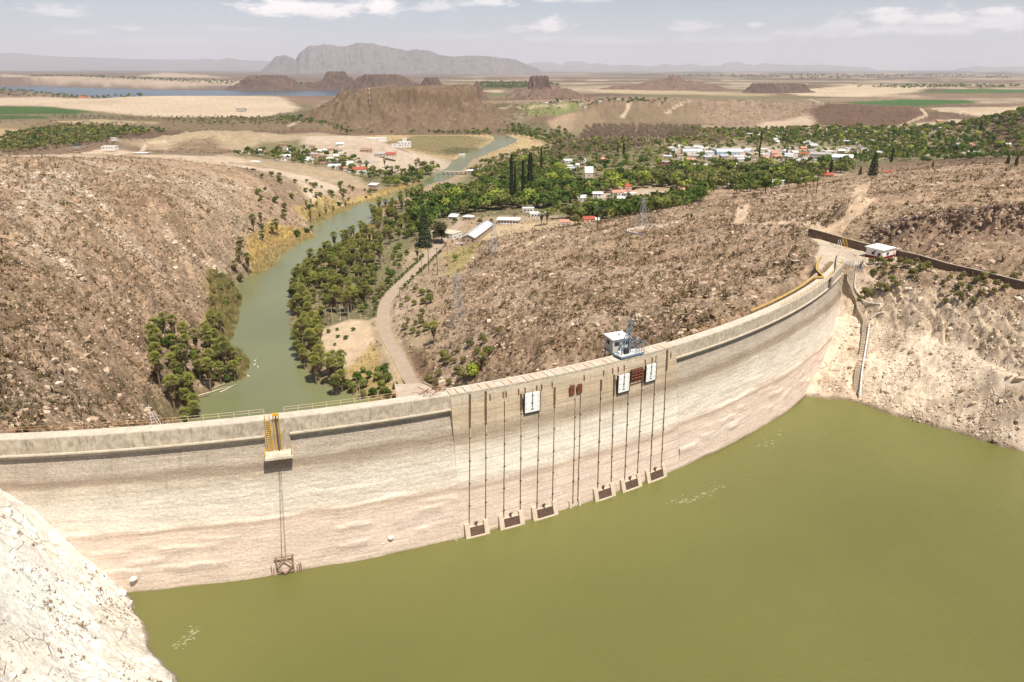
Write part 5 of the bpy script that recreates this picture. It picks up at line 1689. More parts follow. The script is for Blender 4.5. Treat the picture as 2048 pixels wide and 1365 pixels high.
wall_strip([(a.x, a.y), (b.x, b.y)], yz + .002, yz + .3, .25).build("joint_kerb", M_STAIRW, yard)
# the river road with kerbs
rp = [P(a, b, -56) for a, b in ((842, 800), (822, 765), (808, 735), (792, 706), (777, 680), (768, 655), (766, 632), (770, 610), (786, 585), (812, 560), (838, 535), (862, 512), (884, 492), (905, 470), (925, 448))]
rps = smooth_pts([(p.x, p.y) for p in rp], 6)
def road_mesh(pts, wid, zf, name, mat, lift, kind='structure'):
    vs, fs = [], []
    n = len(pts)
    for i in range(n):
        a, b = pts[max(i - 1, 0)], pts[min(i + 1, n - 1)]
        d = (b - a).normalized()
        for k in range(5):
            s_ = (k / 4 - .5) * wid
            x, y = pts[i].x - d.y * s_, pts[i].y + d.x * s_
            vs.append((x, y, zf(pts[i].x, pts[i].y, i) + lift))
    for i in range(n - 1):
        for k in range(4):
            a = 5 * i + k
            fs.append((a, a + 1, a + 6, a + 5))
    return tag(MB().add(vs, fs).build(name, mat), kind=kind)
_zr = []
for i, p in enumerate(rps):
    zs_ = [gz(p.x + dx, p.y + dy) for dx in (-2, 0, 2) for dy in (-2, 0, 2)]
    _zr.append(max(zs_))
_zr = [max(_zr[max(0, i - 3):i + 4]) for i in range(len(_zr))]
_zr = [float(np.mean(_zr[max(0, i - 4):i + 5])) for i in range(len(_zr))]
_zr[:8] = [yz - (yz - _zr[8]) * k / 8 - .02 for k in range(8)]
road_mesh(rps, 5.2, lambda x, y, i: _zr[i], "river_road", M_ROADG, 0.12)
for s_ in (-1, 1):
    pts, zz = [], []
    for i in range(len(rps)):
        a, b = rps[max(i - 1, 0)], rps[min(i + 1, len(rps) - 1)]
        d = (b - a).normalized()
        pts.append((rps[i].x - d.y * 2.72 * s_, rps[i].y + d.x * 2.72 * s_))
        zz.append(_zr[i])
    k = thing("road_kerb", "low pale kerb along the %s side of the road beside the palm grove" % ("hill" if s_ < 0 else "river"), "kerb", group="kerbs of the river road")
    wall_strip(pts, [z - 1.5 for z in zz], [z + .3 for z in zz], .22).build("kerb", M_CAP, k)
# white cross and rails at the left end, behind the crest
p = hit(304, 850)
cs = thing("white_cross", "white metal cross with a sloping rail standing behind the left part of the crest", "cross", (p.x, p.y, p.z))
MB().bar((0, 0, -1), (0, 0, 6.5), .12).build("post", M_PIPE, cs)
MB().bar((-.9, 0, 5.6), (.9, 0, 5.6), .12).build("arm", M_PIPE, cs)
for x in (1.0, 1.9):
    MB().bar((x - .6, -.2, 4.6), (x + .9, .2, -0.5), .1).build("rail", M_PIPE, cs)
for i in range(4):
    MB().bar((-.6, -.1, .6 + i), (.9, -.1, .9 + i), .06).build("bar", M_PIPE, cs)
# driftwood by the left bank
for i, ((ax, ay), (bx, by), lab) in enumerate([((392, 793), (462, 773), "long bleached log lying on the water below the left palm clump, the lower one"), ((395, 787), (450, 768), "long bleached log lying on the water below the left palm clump, the upper one"), ((440, 785), (474, 769), "forked white log sticking out into the river below the left palm clump"), ((388, 797), (420, 790), "short dark log at the river edge below the left palm clump")]):
    a, b = P(ax, ay, RIVER_Z + .3), P(bx, by, RIVER_Z + .4)
    tag(MB().bar(a, b, .32, .14, 8).build("log", M_PLANK if i < 3 else M_WOOD, None, None, True), lab, "log", "logs at the river edge")
# white birds on the water
for k, (a, b) in enumerate([(510, 722), (509, 730), (516, 735), (497, 753), (459, 745)]):
    p = P(a, b, RIVER_Z)
    bd = thing("water_bird", ("white water bird floating alone by the left shore" if k > 2 else "white water bird floating in a trio at mid river") if k != 3 else "white water bird floating below the trio at mid river", "bird", (p.x, p.y, RIVER_Z), k * 1.1, "white birds on the river" if k < 3 else None)
    vs, fs = bmesh_ico(.35, 2)
    b1 = MB().add([(x * 1.5, y * .75, z * .6 + .12) for x, y, z in vs], fs)
    b1.bar((.38, 0, .2), (.55, 0, .62), .08, .06)
    vs2, fs2 = bmesh_ico(.12, 1)
    b1.add([(x + .6, y, z + .66) for x, y, z in vs2], fs2)
    b1.build("body", M_PIPE, bd, None, True)

# ================================================================== scrub and loose rock
def rot_z(P3, a):
    c, s_ = np.cos(a), np.sin(a)
    return np.stack([P3[..., 0] * c - P3[..., 1] * s_, P3[..., 0] * s_ + P3[..., 1] * c, P3[..., 2]], -1)
def scatter(name, protos, pos, scl, mat, rng, sz=None, tint=None, label=None, cat=None, smooth=False):
    """copies of small triangle meshes joined into one object"""
    n = len(pos)
    which = rng.randint(0, len(protos), n)
    a = rng.rand(n) * 2 * np.pi
    VV, FF, TT = [], [], []
    base = 0
    for k, (pv, pf) in enumerate(protos):
        m = np.where(which == k)[0]
        if len(m) == 0:
            continue
        s3 = np.stack([scl[m], scl[m], scl[m] * (sz[m] if sz is not None else 1.0)], -1)
        v = rot_z(pv[None] * s3[:, None, :], a[m][:, None]) + pos[m][:, None, :]
        f = pf[None] + (np.arange(len(m)) * len(pv))[:, None, None] + base
        VV.append(v.reshape(-1, 3))
        FF.append(f.reshape(-1, pf.shape[1]))
        tt = (tint[m] if tint is not None else rng.rand(len(m)))
        TT.append(np.repeat(tt, len(pv)))
        base += len(m) * len(pv)
    me = np_mesh(name, np.concatenate(VV), np.concatenate(FF), mat, smooth, {"tint": ('FLOAT', np.concatenate(TT))})
    o = link(name, me)
    o['kind'] = 'stuff'
    if label:
        o['label'] = label
        o['category'] = cat
    return o
def tuft_proto(rng, n=13, r=0.55, h=0.8, w=0.25):
    """ragged hemispherical bush of loose triangles"""
    vs, fs = [], []
    for i in range(n):
        d = rng.normal(size=3)
        d[2] = abs(d[2]) * 0.9 + 0.1
        d /= np.linalg.norm(d)
        c = d * np.array([r, r, h]) * rng.uniform(0.45, 1.0)
        for k in range(3):
            o = rng.normal(size=3)
            o = o / np.linalg.norm(o) * w * rng.uniform(0.7, 1.5)
            vs.append(c + o)
        fs.append((3 * i, 3 * i + 1, 3 * i + 2))
    return np.array(vs), np.array(fs)
def twig_proto(rng, n=10, r=0.6, h=0.9):
    vs, fs = [], []
    for i in range(n):
        a = rng.rand() * 2 * np.pi
        e_ = rng.uniform(0.35, 1.0)
        tip = np.array([math.cos(a) * r * (1 - e_ * .5), math.sin(a) * r * (1 - e_ * .5), h * e_])
        b = np.array([-math.sin(a), math.cos(a), 0]) * 0.07
        vs += [b * .8, -b * .8, tip + rng.normal(size=3) * .05]
        fs.append((3 * i, 3 * i + 1, 3 * i + 2))
    return np.array(vs), np.array(fs)
def rock_proto(rng):
    vs, fs = bmesh_ico(0.5, 1)
    v = np.array(vs)
    # chop with random planes so that it has flat broken faces
    for k in range(7):
        d = rng.normal(size=3)
        d /= np.linalg.norm(d)
        lim = rng.uniform(0.22, 0.42)
        t = v @ d
        v = v - np.maximum(t - lim, 0)[:, None] * d
    v *= np.array([1.25, 0.9, 0.75])
    return v, np.array(fs)
rg = np.random.RandomState(5)
TUFTS = [tuft_proto(rg) for _ in range(5)] + [twig_proto(rg) for _ in range(3)]
ROCKS = [rock_proto(rg) for _ in range(8)]
def tint_mat(name, stops, rough=0.9, trans=False, noise=0.35):
    m, nt, b = new_mat(name)
    t = nt.attr("tint", 'Fac')
    c = nt.ramp(t, stops)
    n_ = nt.noise(nt.pos(), 1.3, 4, 0.6)
    c = nt.mix(1.0, c, nt.ramp(n_, [(0.3, 1 - noise), (0.7, 1 + noise)]), 'MULTIPLY')
    nt.L.new(c, b.inputs['Base Color'])
    b.inputs['Roughness'].default_value = rough
    b.inputs['Specular IOR Level'].default_value = 0.1
    return m
M_SCRUB = tint_mat("desert scrub", [(0.0, (0.20, 0.13, 0.07)), (0.35, (0.11, 0.078, 0.04)), (0.62, (0.22, 0.155, 0.085)), (0.82, (0.12, 0.108, 0.046)), (1.0, (0.07, 0.08, 0.03))])
M_ROCKS = tint_mat("loose rock", [(0.0, (0.27, 0.18, 0.12)), (0.5, (0.46, 0.34, 0.235)), (1.0, (0.66, 0.53, 0.40))], noise=0.2)

# cell area and slope of the terrain grid
dA = np.gradient(RR)
area = np.abs(np.outer(dA * RR, np.gradient(AZ)))
gzr = np.gradient(TZ, axis=0) / (dA[:, None] + 1e-9)
slope = np.abs(gzr)
dist3 = np.sqrt(TX ** 2 + TY ** 2 + (CAM_H - TZ) ** 2)
RHO = np.hypot(TX - DCX, TY - DCY)
RSD = river_sd(TX, TY)
def choose(weight, n, rng):
    w = weight.ravel().astype(float)
    w /= w.sum()
    idx = rng.choice(len(w), n, p=w, replace=False)
    i, j = np.unravel_index(idx, TX.shape)
    di, dj = rng.rand(n), rng.rand(n)
    i2, j2 = np.minimum(i + 1, TX.shape[0] - 1), np.minimum(j + 1, TX.shape[1] - 1)
    def bl(A):
        return (A[i, j] * (1 - di) * (1 - dj) + A[i2, j] * di * (1 - dj) + A[i, j2] * (1 - di) * dj + A[i2, j2] * di * dj)
    return np.stack([bl(TX), bl(TY), bl(TZ)], -1)
rng = np.random.RandomState(21)
inview = (np.abs(np.degrees(AA)) < 44)
ROADD = line_d([(p.x, p.y) for p in rps], TX, TY)
inview &= (ROADD > 4.2)
NEARLEFT = (TX < 0) & (RHO > 246) & (TY < 190)
RBANK = (RHO > 249) & (TY < 320) & (TX > 60) & (TZ < -.5)
LEFTHILL = (TX < -95) & (TY < 620) & (RHO < 244)
steep = np.sqrt(1 + slope ** 2).clip(1, 2.2) * np.where(LEFTHILL, 1.5, 1.0)
hill = (dist3 < 640) & (RSD > 4) & ~((RHO > 236) & (RHO < 254) & (TY < 300) & (TX < 108)) & inview & ~NEARLEFT
patch = sstep(-0.5, 0.5, fbm(TX / 14, TY / 14, 3, 301)) + 0.15
# world-even density, damped with distance
w = area * (0.1 + T_SCRUB) * patch * hill * (T_SCRUB > 0.05) * np.clip(260.0 / dist3, 0.35, 1.5)
w *= np.where((RHO < 244), 1.0, 0.6) * steep
p = choose(w, 42000, rng)
s = np.exp(rng.normal(-0.18, 0.45, len(p))) * 1.1
tt = np.clip(rng.rand(len(p)) * 0.9 + 0.1 * (p[:, 2] < -50), 0, 1)
scatter("hillside_scrub", TUFTS, p, s, M_SCRUB, rng, 0.8 + 0.5 * rng.rand(len(p)), tt)
# loose rocks
w = area * steep * hill * (0.08 + T_ROCK ** 2) * (0.3 + sstep(-.2, .6, fbm(TX / 20, TY / 20, 4, 303))) * np.clip(260.0 / dist3, 0.3, 1.5) * (T_SCRUB + T_ROCK > 0.3) * np.where(RBANK, .15, 1)
w_rock = w
p = choose(w, 12500, rng)
s = np.exp(rng.normal(-0.1, 0.55, len(p)))
p[:, 2] += 0.05
scatter("hillside_rocks", ROCKS, p, np.clip(s, 0.25, 3.2), M_ROCKS, rng, None, np.clip(rng.normal(.5, .25, len(p)), 0, 1))
def chip_proto(rng):
    v = np.array([(1, 0, 0), (-1, 0, 0), (0, 1, 0), (0, -1, 0), (0, 0, .8), (0, 0, -.5)]) * .5 + rng.normal(0, .13, (6, 3))
    return v, np.array([(0, 2, 4), (2, 1, 4), (1, 3, 4), (3, 0, 4), (2, 0, 5), (1, 2, 5), (3, 1, 5), (0, 3, 5)])
CHIPS = [chip_proto(rg) for _ in range(6)]
w = area * steep * hill * (0.25 + T_ROCK) * np.clip(260.0 / dist3, 0.3, 1.5) * (T_SCRUB + T_ROCK > 0.3) * np.where(RBANK, .2, 1)
p = choose(w, 30000, rng)
scatter("stone_chips", CHIPS, p, np.clip(np.exp(rng.normal(-.5, .4, len(p))), .25, 1.6), M_ROCKS, rng, None, np.clip(rng.normal(.6, .3, len(p)), 0, 1))
# scrub dots farther out on the plain and badlands
w = area * (dist3 > 560) * (dist3 < 2600) * inview * (T_SCRUB > 0.3) * T_SCRUB * np.clip(800 / dist3, 0, 1) ** 1.6
p = choose(w, 7500, rng)
s = np.exp(rng.normal(0.65, 0.4, len(p))) * (0.8 + 0.4 * (np.hypot(p[:, 0], p[:, 1]) > 1200))
scatter("plain_scrub", TUFTS[:5], p, s, M_SCRUB, rng, 0.7 + 0.3 * rng.rand(len(p)), rng.rand(len(p)))
# dry clumps and blocks on the pale banks of the reservoir
bank = ((RHO > 252) | (TX > 112)) & (TY < 320) & (dist3 < 420) & (TZ < 1.5) & (TZ > -28.5) & inview
w = area * bank * sstep(-.1, .5, fbm(TX / 7, TY / 7, 3, 305)) * np.where(TX < 0, 2.2, 1.0)
p = choose(w, 3600, rng)
lf = p[:, 0] < 0
s = np.where(lf, np.exp(rng.normal(-1.25, 0.5, len(p))), np.exp(rng.normal(-1.05, 0.5, len(p))))
scatter("bank_scrub", TUFTS, p, s, tint_mat("dry bank scrub", [(0.0, (0.24, 0.13, 0.07)), (0.5, (0.30, 0.20, 0.11)), (1.0, (0.15, 0.12, 0.06))]), rng, None, None)
w = area * bank * (TX > 20) * (0.15 + sstep(0, .5, fbm(TX / 9, TY / 9, 4, 307)) + sstep(-24, -28, TZ)) * np.where(TX < 0, .6, 1)
p = choose(w, 5200, rng)
s = np.exp(rng.normal(-1.05, 0.55, len(p)))
scatter("bank_rocks", ROCKS, p, np.clip(s, .15, 2.2), tint_mat("bleached blocks", [(0.0, (0.52, 0.40, 0.29)), (0.6, (0.70, 0.575, 0.44)), (1.0, (0.80, 0.69, 0.56))], noise=.15), rng, None, None)
# small cracked blocks on the near white bank
w = area * bank * (TX < 0) * sstep(-.1, .4, fbm(TX / 6, TY / 6, 3, 309))
p = choose(w, 900, rng)
p[:, 2] -= .12
scatter("white_blocks", ROCKS, p, np.exp(rng.normal(-1.1, .6, len(p))), tint_mat("white blocks", [(0, (.74, .65, .54)), (1, (.88, .82, .73))], noise=.1), rng, None, None)
# blocks of the broken cliff above the retaining wall
q1, q2 = P(1745, 462, 4), P(2060, 525, 4)
n_ = 3600
f_ = rng.rand(n_)
pc = np.stack([q1.x + (q2.x + 30 - q1.x) * f_, q1.y + (q2.y - q1.y) * f_], -1) + rng.normal(0, 2.6, (n_, 2)) - np.array([0, 2.0])
zc = np.array([gz(a, b) for a, b in pc])
scatter("cliff_blocks", ROCKS, np.c_[pc, zc], np.clip(np.exp(rng.normal(.05, .5, n_)), .3, 2.1), tint_mat("dark cliff rock", [(0.0, (0.11, 0.07, 0.052)), (0.6, (0.22, 0.15, 0.11)), (1.0, (0.55, 0.43, 0.32))], noise=.25), rng, 0.8 + rng.rand(n_), rng.rand(n_) ** 1.5)
# ledges of pale boulders along the top of the left canyon wall
n_ = 1300
lines = [[(0, 352), (100, 347), (150, 352)], [(110, 352), (170, 380), (200, 402)], [(185, 362), (300, 362), (400, 366), (560, 384), (640, 395)], [(0, 372), (60, 385), (40, 430)], [(380, 368), (480, 376), (540, 380)], [(150, 420), (230, 470), (300, 520)], [(40, 470), (120, 520), (170, 560)], [(330, 470), (400, 520), (440, 545)]]
pts_ = []
for _ in range(n_):
    l = lines[rng.randint(0, len(lines))]
    k = rng.randint(0, len(l) - 1)
    f = rng.rand()
    a = l[k][0] + (l[k + 1][0] - l[k][0]) * f + rng.normal(0, 3)
    b = l[k][1] + (l[k + 1][1] - l[k][1]) * f + rng.normal(0, 2.5)
    h_ = hit(a, b)
    pts_.append((h_.x, h_.y, h_.z))
scatter("ledge_boulders", ROCKS, np.array(pts_), np.exp(rng.normal(.25, .5, n_)), tint_mat("pale ledge rock", [(0.0, (0.36, 0.26, 0.185)), (0.5, (0.52, 0.41, 0.31)), (1.0, (0.66, 0.55, 0.43))], noise=.2), rng, .6 + .5 * rng.rand(n_), rng.rand(n_))

# reeds: upright blades in dense golden stands
def reed_proto(rng, n=14):
    vs, fs = [], []
    for i in range(n):
        a, r = rng.rand() * 2 * np.pi, rng.uniform(0, .5)
        b = np.array([math.cos(a) * r, math.sin(a) * r, 0])
        a2 = rng.rand() * 2 * np.pi
        w_ = np.array([math.cos(a2), math.sin(a2), 0]) * .09
        tip = b + np.array([rng.normal(0, .22), rng.normal(0, .22), rng.uniform(.7, 1.25)])
        vs += [b - w_, b + w_, tip]
        fs.append((3 * i, 3 * i + 1, 3 * i + 2))
    return np.array(vs), np.array(fs)
REEDS = [reed_proto(rg) for _ in range(5)]
M_REED = tint_mat("golden reeds", [(0.0, (0.62, 0.46, 0.22)), (0.45, (0.52, 0.37, 0.16)), (0.75, (0.33, 0.27, 0.11)), (1.0, (0.17, 0.165, 0.06))])
def fill(pxs, z, n, rng, jitter=1.0):
    """random points inside a polygon traced on the level z"""
    poly = WP(pxs, z)
    lo, hi = poly.min(0), poly.max(0)
    out = []
    while len(out) < n:
        c = lo + (hi - lo) * rng.rand(4 * n, 2)
        c = c[poly_sd(poly, c[:, 0], c[:, 1]) < 0]
        out += [tuple(x) for x in c]
    return out[:n]
def grounded(pts):
    return np.array([(x, y, gz(x, y)) for x, y in pts])
reed_zones = [([(497, 535), (512, 500), (545, 474), (612, 464), (632, 472), (598, 486), (566, 508), (540, 536), (502, 556)], 800, (0, .75)),
              ([(600, 440), (655, 415), (705, 404), (725, 402), (700, 418), (655, 436), (625, 448)], 380, (0, .8)),
              ([(722, 398), (765, 382), (838, 360), (850, 366), (790, 394), (735, 406)], 320, (0, .6)),
              ([(425, 585), (465, 565), (484, 595), (474, 645), (455, 690), (430, 700), (420, 650)], 800, (.65, 1)),
              ([(632, 515), (690, 480), (738, 450), (752, 462), (700, 505), (650, 530)], 500, (0, .9)),
              ([(742, 426), (790, 402), (812, 396), (800, 408), (760, 424)], 150, (0.2, .9)),
              ([(455, 690), (480, 700), (500, 725), (488, 755), (470, 760), (462, 730)], 260, (.6, 1))]
pos_, tin_ = [], []
for zn, n_, (ta_, tb_) in reed_zones:
    g_ = grounded(fill(zn, -61.4, n_, rng))
    g_[:, 2] = np.maximum(g_[:, 2], RIVER_Z - .2)
    pos_.append(g_)
    tin_.append(rng.uniform(ta_, tb_, n_))
pos_ = np.concatenate(pos_)
scatter("reed_beds", REEDS, pos_, rng.uniform(1.1, 2.3, len(pos_)), M_REED, rng, None, np.concatenate(tin_))
g_ = grounded(fill([(820, 300), (900, 314), (960, 312), (1020, 300), (1080, 290), (1110, 278), (1080, 266), (960, 262), (840, 262), (720, 268)], -58, 2200, rng))
g_ = g_[river_sd(g_[:, 0], g_[:, 1]) > 3]
scatter("meadow_reeds", REEDS, g_, rng.uniform(.8, 1.5, len(g_)), M_REED, rng, None, rng.rand(len(g_)) ** 1.6)

# ================================================================== trees
def leaf_mat(name, a, b_, noise=0.25):
    m, nt, b = new_mat(name)
    inf = nt.n('ShaderNodeObjectInfo').outputs['Random']
    t = nt.attr("tint", 'Fac')
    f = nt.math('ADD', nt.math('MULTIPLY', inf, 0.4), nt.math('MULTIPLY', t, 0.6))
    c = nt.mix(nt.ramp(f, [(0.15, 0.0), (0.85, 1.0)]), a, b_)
    nt.L.new(c, b.inputs['Base Color'])
    b.inputs['Roughness'].default_value = 0.75
    b.inputs['Specular IOR Level'].default_value = 0.2
    # thin leaves let a little light through
    tr = nt.n('ShaderNodeBsdfTranslucent')
    nt.L.new(c, tr.inputs[0])
    mx = nt.n('ShaderNodeMixShader')
    mx.inputs[0].default_value = 0.22
    out = nt.N['Material Output']
    nt.L.new(b.outputs[0], mx.inputs[1])
    nt.L.new(tr.outputs[0], mx.inputs[2])
    nt.L.new(mx.outputs[0], out.inputs[0])
    return m
M_LDARK = leaf_mat("dark green leaves", (0.045, 0.088, 0.012), (0.13, 0.19, 0.03))
M_LMID = leaf_mat("mid green leaves", (0.12, 0.145, 0.030), (0.27, 0.285, 0.075))
M_LLIGHT = leaf_mat("light green leaves", (0.22, 0.28, 0.030), (0.37, 0.42, 0.07))
M_LOLIVE = leaf_mat("olive leaves", (0.13, 0.13, 0.035), (0.27, 0.24, 0.085))
M_LBARE = leaf_mat("bare brown twigs", (0.20, 0.135, 0.095), (0.34, 0.245, 0.175))
M_LCON = leaf_mat("cypress needles", (0.022, 0.036, 0.012), (0.05, 0.068, 0.02))
M_LPALM = leaf_mat("palm fronds", (0.05, 0.07, 0.016), (0.36, 0.36, 0.085))
M_SKIRT = leaf_mat("dead palm fronds", (0.13, 0.085, 0.045), (0.36, 0.255, 0.14))
M_TRUNK = simple("grey brown bark", (0.13, 0.10, 0.075), 0.95, 0.3, 3.0)
M_PTRUNK = simple("palm trunk", (0.20, 0.155, 0.115), 0.95, 0.3, 3.0)
def tri_mesh(name, V, F, mats, tint, smooth=False):
    return np_mesh(name, np.asarray(V, float), np.asarray(F), mats, smooth, {"tint": ('FLOAT', np.asarray(tint, float))})
def crown_geo(rng, n, lobes, leaf, flat=1.0):
    """leaf clumps on and inside several overlapping lobes; lobes: (x,y,z,r)"""
    vs, fs, tt = [], [], []
    wts = np.array([l[3] ** 2 for l in lobes])
    wts = wts / wts.sum()
    for i in range(n):
        l = lobes[rng.choice(len(lobes), p=wts)]
        d = rng.normal(size=3)
        d /= np.linalg.norm(d)
        if d[2] < -0.45:
            d[2] *= -0.5
        r = l[3] * (1 - 0.55 * rng.rand() ** 2.2)
        c = np.array(l[:3]) + d * np.array([r, r, r * flat])
        nrm = d + rng.normal(size=3) * 0.55
        nrm /= np.linalg.norm(nrm)
        a = np.cross(nrm, rng.normal(size=3))
        a /= np.linalg.norm(a)
        b = np.cross(nrm, a)
        s1, s2 = leaf * rng.uniform(.6, 1.35), leaf * rng.uniform(.5, 1.1)
        k = len(vs)
        bend = nrm * leaf * .25
        vs += [c - a * s1 - b * s2 * .4 - bend, c + b * s2 * .9, c + a * s1 - b * s2 * .3 - bend, c - b * s2]
        fs += [(k, k + 1, k + 3), (k + 1, k + 2, k + 3)]
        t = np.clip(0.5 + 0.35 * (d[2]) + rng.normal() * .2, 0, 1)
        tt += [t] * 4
    return np.array(vs), np.array(fs), np.array(tt)
def limb_mb(rng, h, r, spread, n=5):
    mb = MB()
    top = Vector((rng.normal() * .2, rng.normal() * .2, h * .45))
    mb.bar((0, 0, -.6), top, r, r * .7, 7)
    for i in range(n):
        a = i * 2 * math.pi / n + rng.rand()
        e_ = Vector((math.cos(a) * spread * .55, math.sin(a) * spread * .55, h * rng.uniform(.6, .8)))
        mb.bar(top, e_, r * .55, r * .2, 5)
    return mb
def broad_proto(seed, leafmat, h=8.5, w=4.6, n=560, leaf=0.62, k=9, name='crown'):
    rng = np.random.RandomState(seed)
    lobes = []
    for i in range(k):
        a = rng.rand() * 2 * math.pi
        rr = w * rng.uniform(.15, .62)
        lobes.append((math.cos(a) * rr, math.sin(a) * rr, h * rng.uniform(.36, .76), w * rng.uniform(.34, .56)))
    lobes.append((0, 0, h * .68, w * .55))
    V, F, T = crown_geo(rng, n, lobes, leaf, .8)
    V[:, 2] = np.where(V[:, 2] < h * .10, h * .10 + (V[:, 2] - h * .10) * .2, V[:, 2])
    return {'crown': tri_mesh(name, V, F, leafmat, T), 'trunk': limb_mb(rng, h, .32, w).mesh('trunk', M_TRUNK), 'VFT': (V, F, T)}
def cone_proto(seed, h, w, n, leaf=.5, mat=None, power=1.0, low=.04):
    rng = np.random.RandomState(seed)
    vs, fs, tt = [], [], []
    for i in range(n):
        z = low + (1 - low) * rng.rand() ** 1.15
        prof = (1 - z) ** power * (1 + .16 * math.sin(z * 47))
        if low < .1: prof = min(prof, (z / .10) ** .5 if z < .10 else 9)
        r = w * prof * (1 - .4 * rng.rand() ** 2)
        a = rng.rand() * 2 * math.pi
        d = np.array([math.cos(a), math.sin(a), 0])
        c = d * r + np.array([0, 0, z * h])
        t_ = np.array([-d[1], d[0], 0])
        u = d * .6 + np.array([0, 0, -.7]) if w > h * .2 else np.array([0, 0, 1.]) + d * .15
        s_ = leaf * rng.uniform(.6, 1.4)
        k = len(vs)
        vs += [c - t_ * s_ * .5, c + t_ * s_ * .5, c + u * s_ * 1.4 + t_ * s_ * rng.normal() * .3 + d * rng.normal() * .2]
        fs.append((k, k + 1, k + 2))
        tt += [np.clip(rng.normal(.5, .25), 0, 1)] * 3
    mb = MB().bar((0, 0, -.5), (0, 0, h * .8), .35, .08, 6)
    return {'crown': tri_mesh('crown', vs, fs, mat or M_LCON, tt), 'trunk': mb.mesh('trunk', M_TRUNK), 'VFT': (np.array(vs), np.array(fs), np.array(tt))}
def palm_proto(seed, h, nf=36, R=2.6):
    rng = np.random.RandomState(seed)
    vs, fs, tt = [], [], []
    for i in range(nf):
        a = i * 2.39996 + rng.rand() * .4
        el_ = math.radians(78 - 100 * (i / nf) + rng.normal() * 11)
        d = np.array([math.cos(a) * math.cos(el_), math.sin(a) * math.cos(el_), math.sin(el_)])
        t_ = np.array([-math.sin(a), math.cos(a), 0])
        base = np.array([0, 0, h])
        hub = base + d * R * .45
        k = len(vs)
        vs += [base - t_ * .05, base + t_ * .05, hub]
        fs.append((k, k + 1, k + 2))
        tt += [.5] * 3
        # fan of blades with drooping tips
        nb = 6
        up = np.cross(d, t_)
        sh = np.clip(1.0 - .95 * i / nf + rng.normal() * .16, 0, 1)  # upper fronds lighter, lower darker: sun and shade put into the tint
        for j in range(nb):
            g = (j - (nb - 1) / 2) / (nb / 2) * 1.05
            dd = d * math.cos(g) + t_ * math.sin(g)
            tip = hub + dd * R * .68 * rng.uniform(.85, 1.1) + np.array([0, 0, -R * .20 * rng.uniform(.2, 1.5)])
            midp = hub + dd * R * .38
            wv = np.cross(dd, up)
            wv /= np.linalg.norm(wv) + 1e-9
            k = len(vs)
            vs += [hub, midp - wv * .13, midp + wv * .13, tip]
            fs += [(k, k + 1, k + 2), (k + 1, k + 3, k + 2)]
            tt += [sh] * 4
    V, F, T = np.array(vs), np.array(fs), np.array(tt)
    crown = tri_mesh('crown', V, F, M_LPALM, T)
    vs, fs, tt = [], [], []
    L = h * .42
    for i in range(46):
        a = rng.rand() * 2 * math.pi
        z = h - .1 - L * rng.rand() ** 1.1
        r = .35 + .75 * (z - (h - L)) / L
        d = np.array([math.cos(a), math.sin(a), 0])
        t_ = np.array([-d[1], d[0], 0])
        k = len(vs)
        vs += [d * .3 + [0, 0, z + .5], d * (r + .35) + t_ * .38 + [0, 0, z - .6], d * (r + .3) - t_ * .38 + [0, 0, z - .7], d * r + [0, 0, z - 1.5]]
        fs += [(k, k + 2, k + 1), (k + 1, k + 2, k + 3)]
        tt += [rng.rand()] * 4
    V2, F2, T2 = np.array(vs), np.array(fs), np.array(tt)
    skirt = tri_mesh('dead_fronds', V2, F2, M_SKIRT, T2)
    lean = Vector((rng.normal() * .25, rng.normal() * .25, 0))
    mb = MB().bar(Vector((0, 0, -.6)) - lean * 0, (0, 0, h), .34, .24, 8)
    return {'crown': crown, 'dead_fronds': skirt, 'trunk': mb.mesh('trunk', M_PTRUNK), 'VFT': (V, F, T)}
def plant(name, proto, x, y, z, scl, rz, label, cat, group=None, parts=('crown', 'trunk'), sz=None):
    o = thing(name, label, cat, (x, y, z), rz, group)
    o.scale = (scl, scl, scl if sz is None else sz)
    for k in parts:
        if k in proto:
            link(k, proto[k], o)
    return o
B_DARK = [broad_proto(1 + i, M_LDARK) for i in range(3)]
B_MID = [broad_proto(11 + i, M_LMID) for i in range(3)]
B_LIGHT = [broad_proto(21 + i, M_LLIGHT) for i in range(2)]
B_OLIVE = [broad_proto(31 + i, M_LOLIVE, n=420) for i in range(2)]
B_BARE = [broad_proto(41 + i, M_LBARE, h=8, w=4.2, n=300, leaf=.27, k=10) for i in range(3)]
CONES = [cone_proto(51, 15, 3.6, 1100, .75, None, .85), cone_proto(52, 15, 3.4, 1100, .75, None, .7)]
COLS = [cone_proto(61 + i, 17, 1.25, 620, .7, None, .35) for i in range(2)]
PINE = [broad_proto(71, leaf_mat("pine needles", (0.045, 0.055, 0.016), (0.10, 0.10, 0.035)), h=12, w=4.2, n=900, leaf=.5, k=14)]
BUSH = [broad_proto(81 + i, M_LDARK, h=1.5, w=.95, n=110, leaf=.22, k=4) for i in range(2)]
PALMS = [palm_proto(91 + i, 5.2 + 1.2 * i) for i in range(5)]

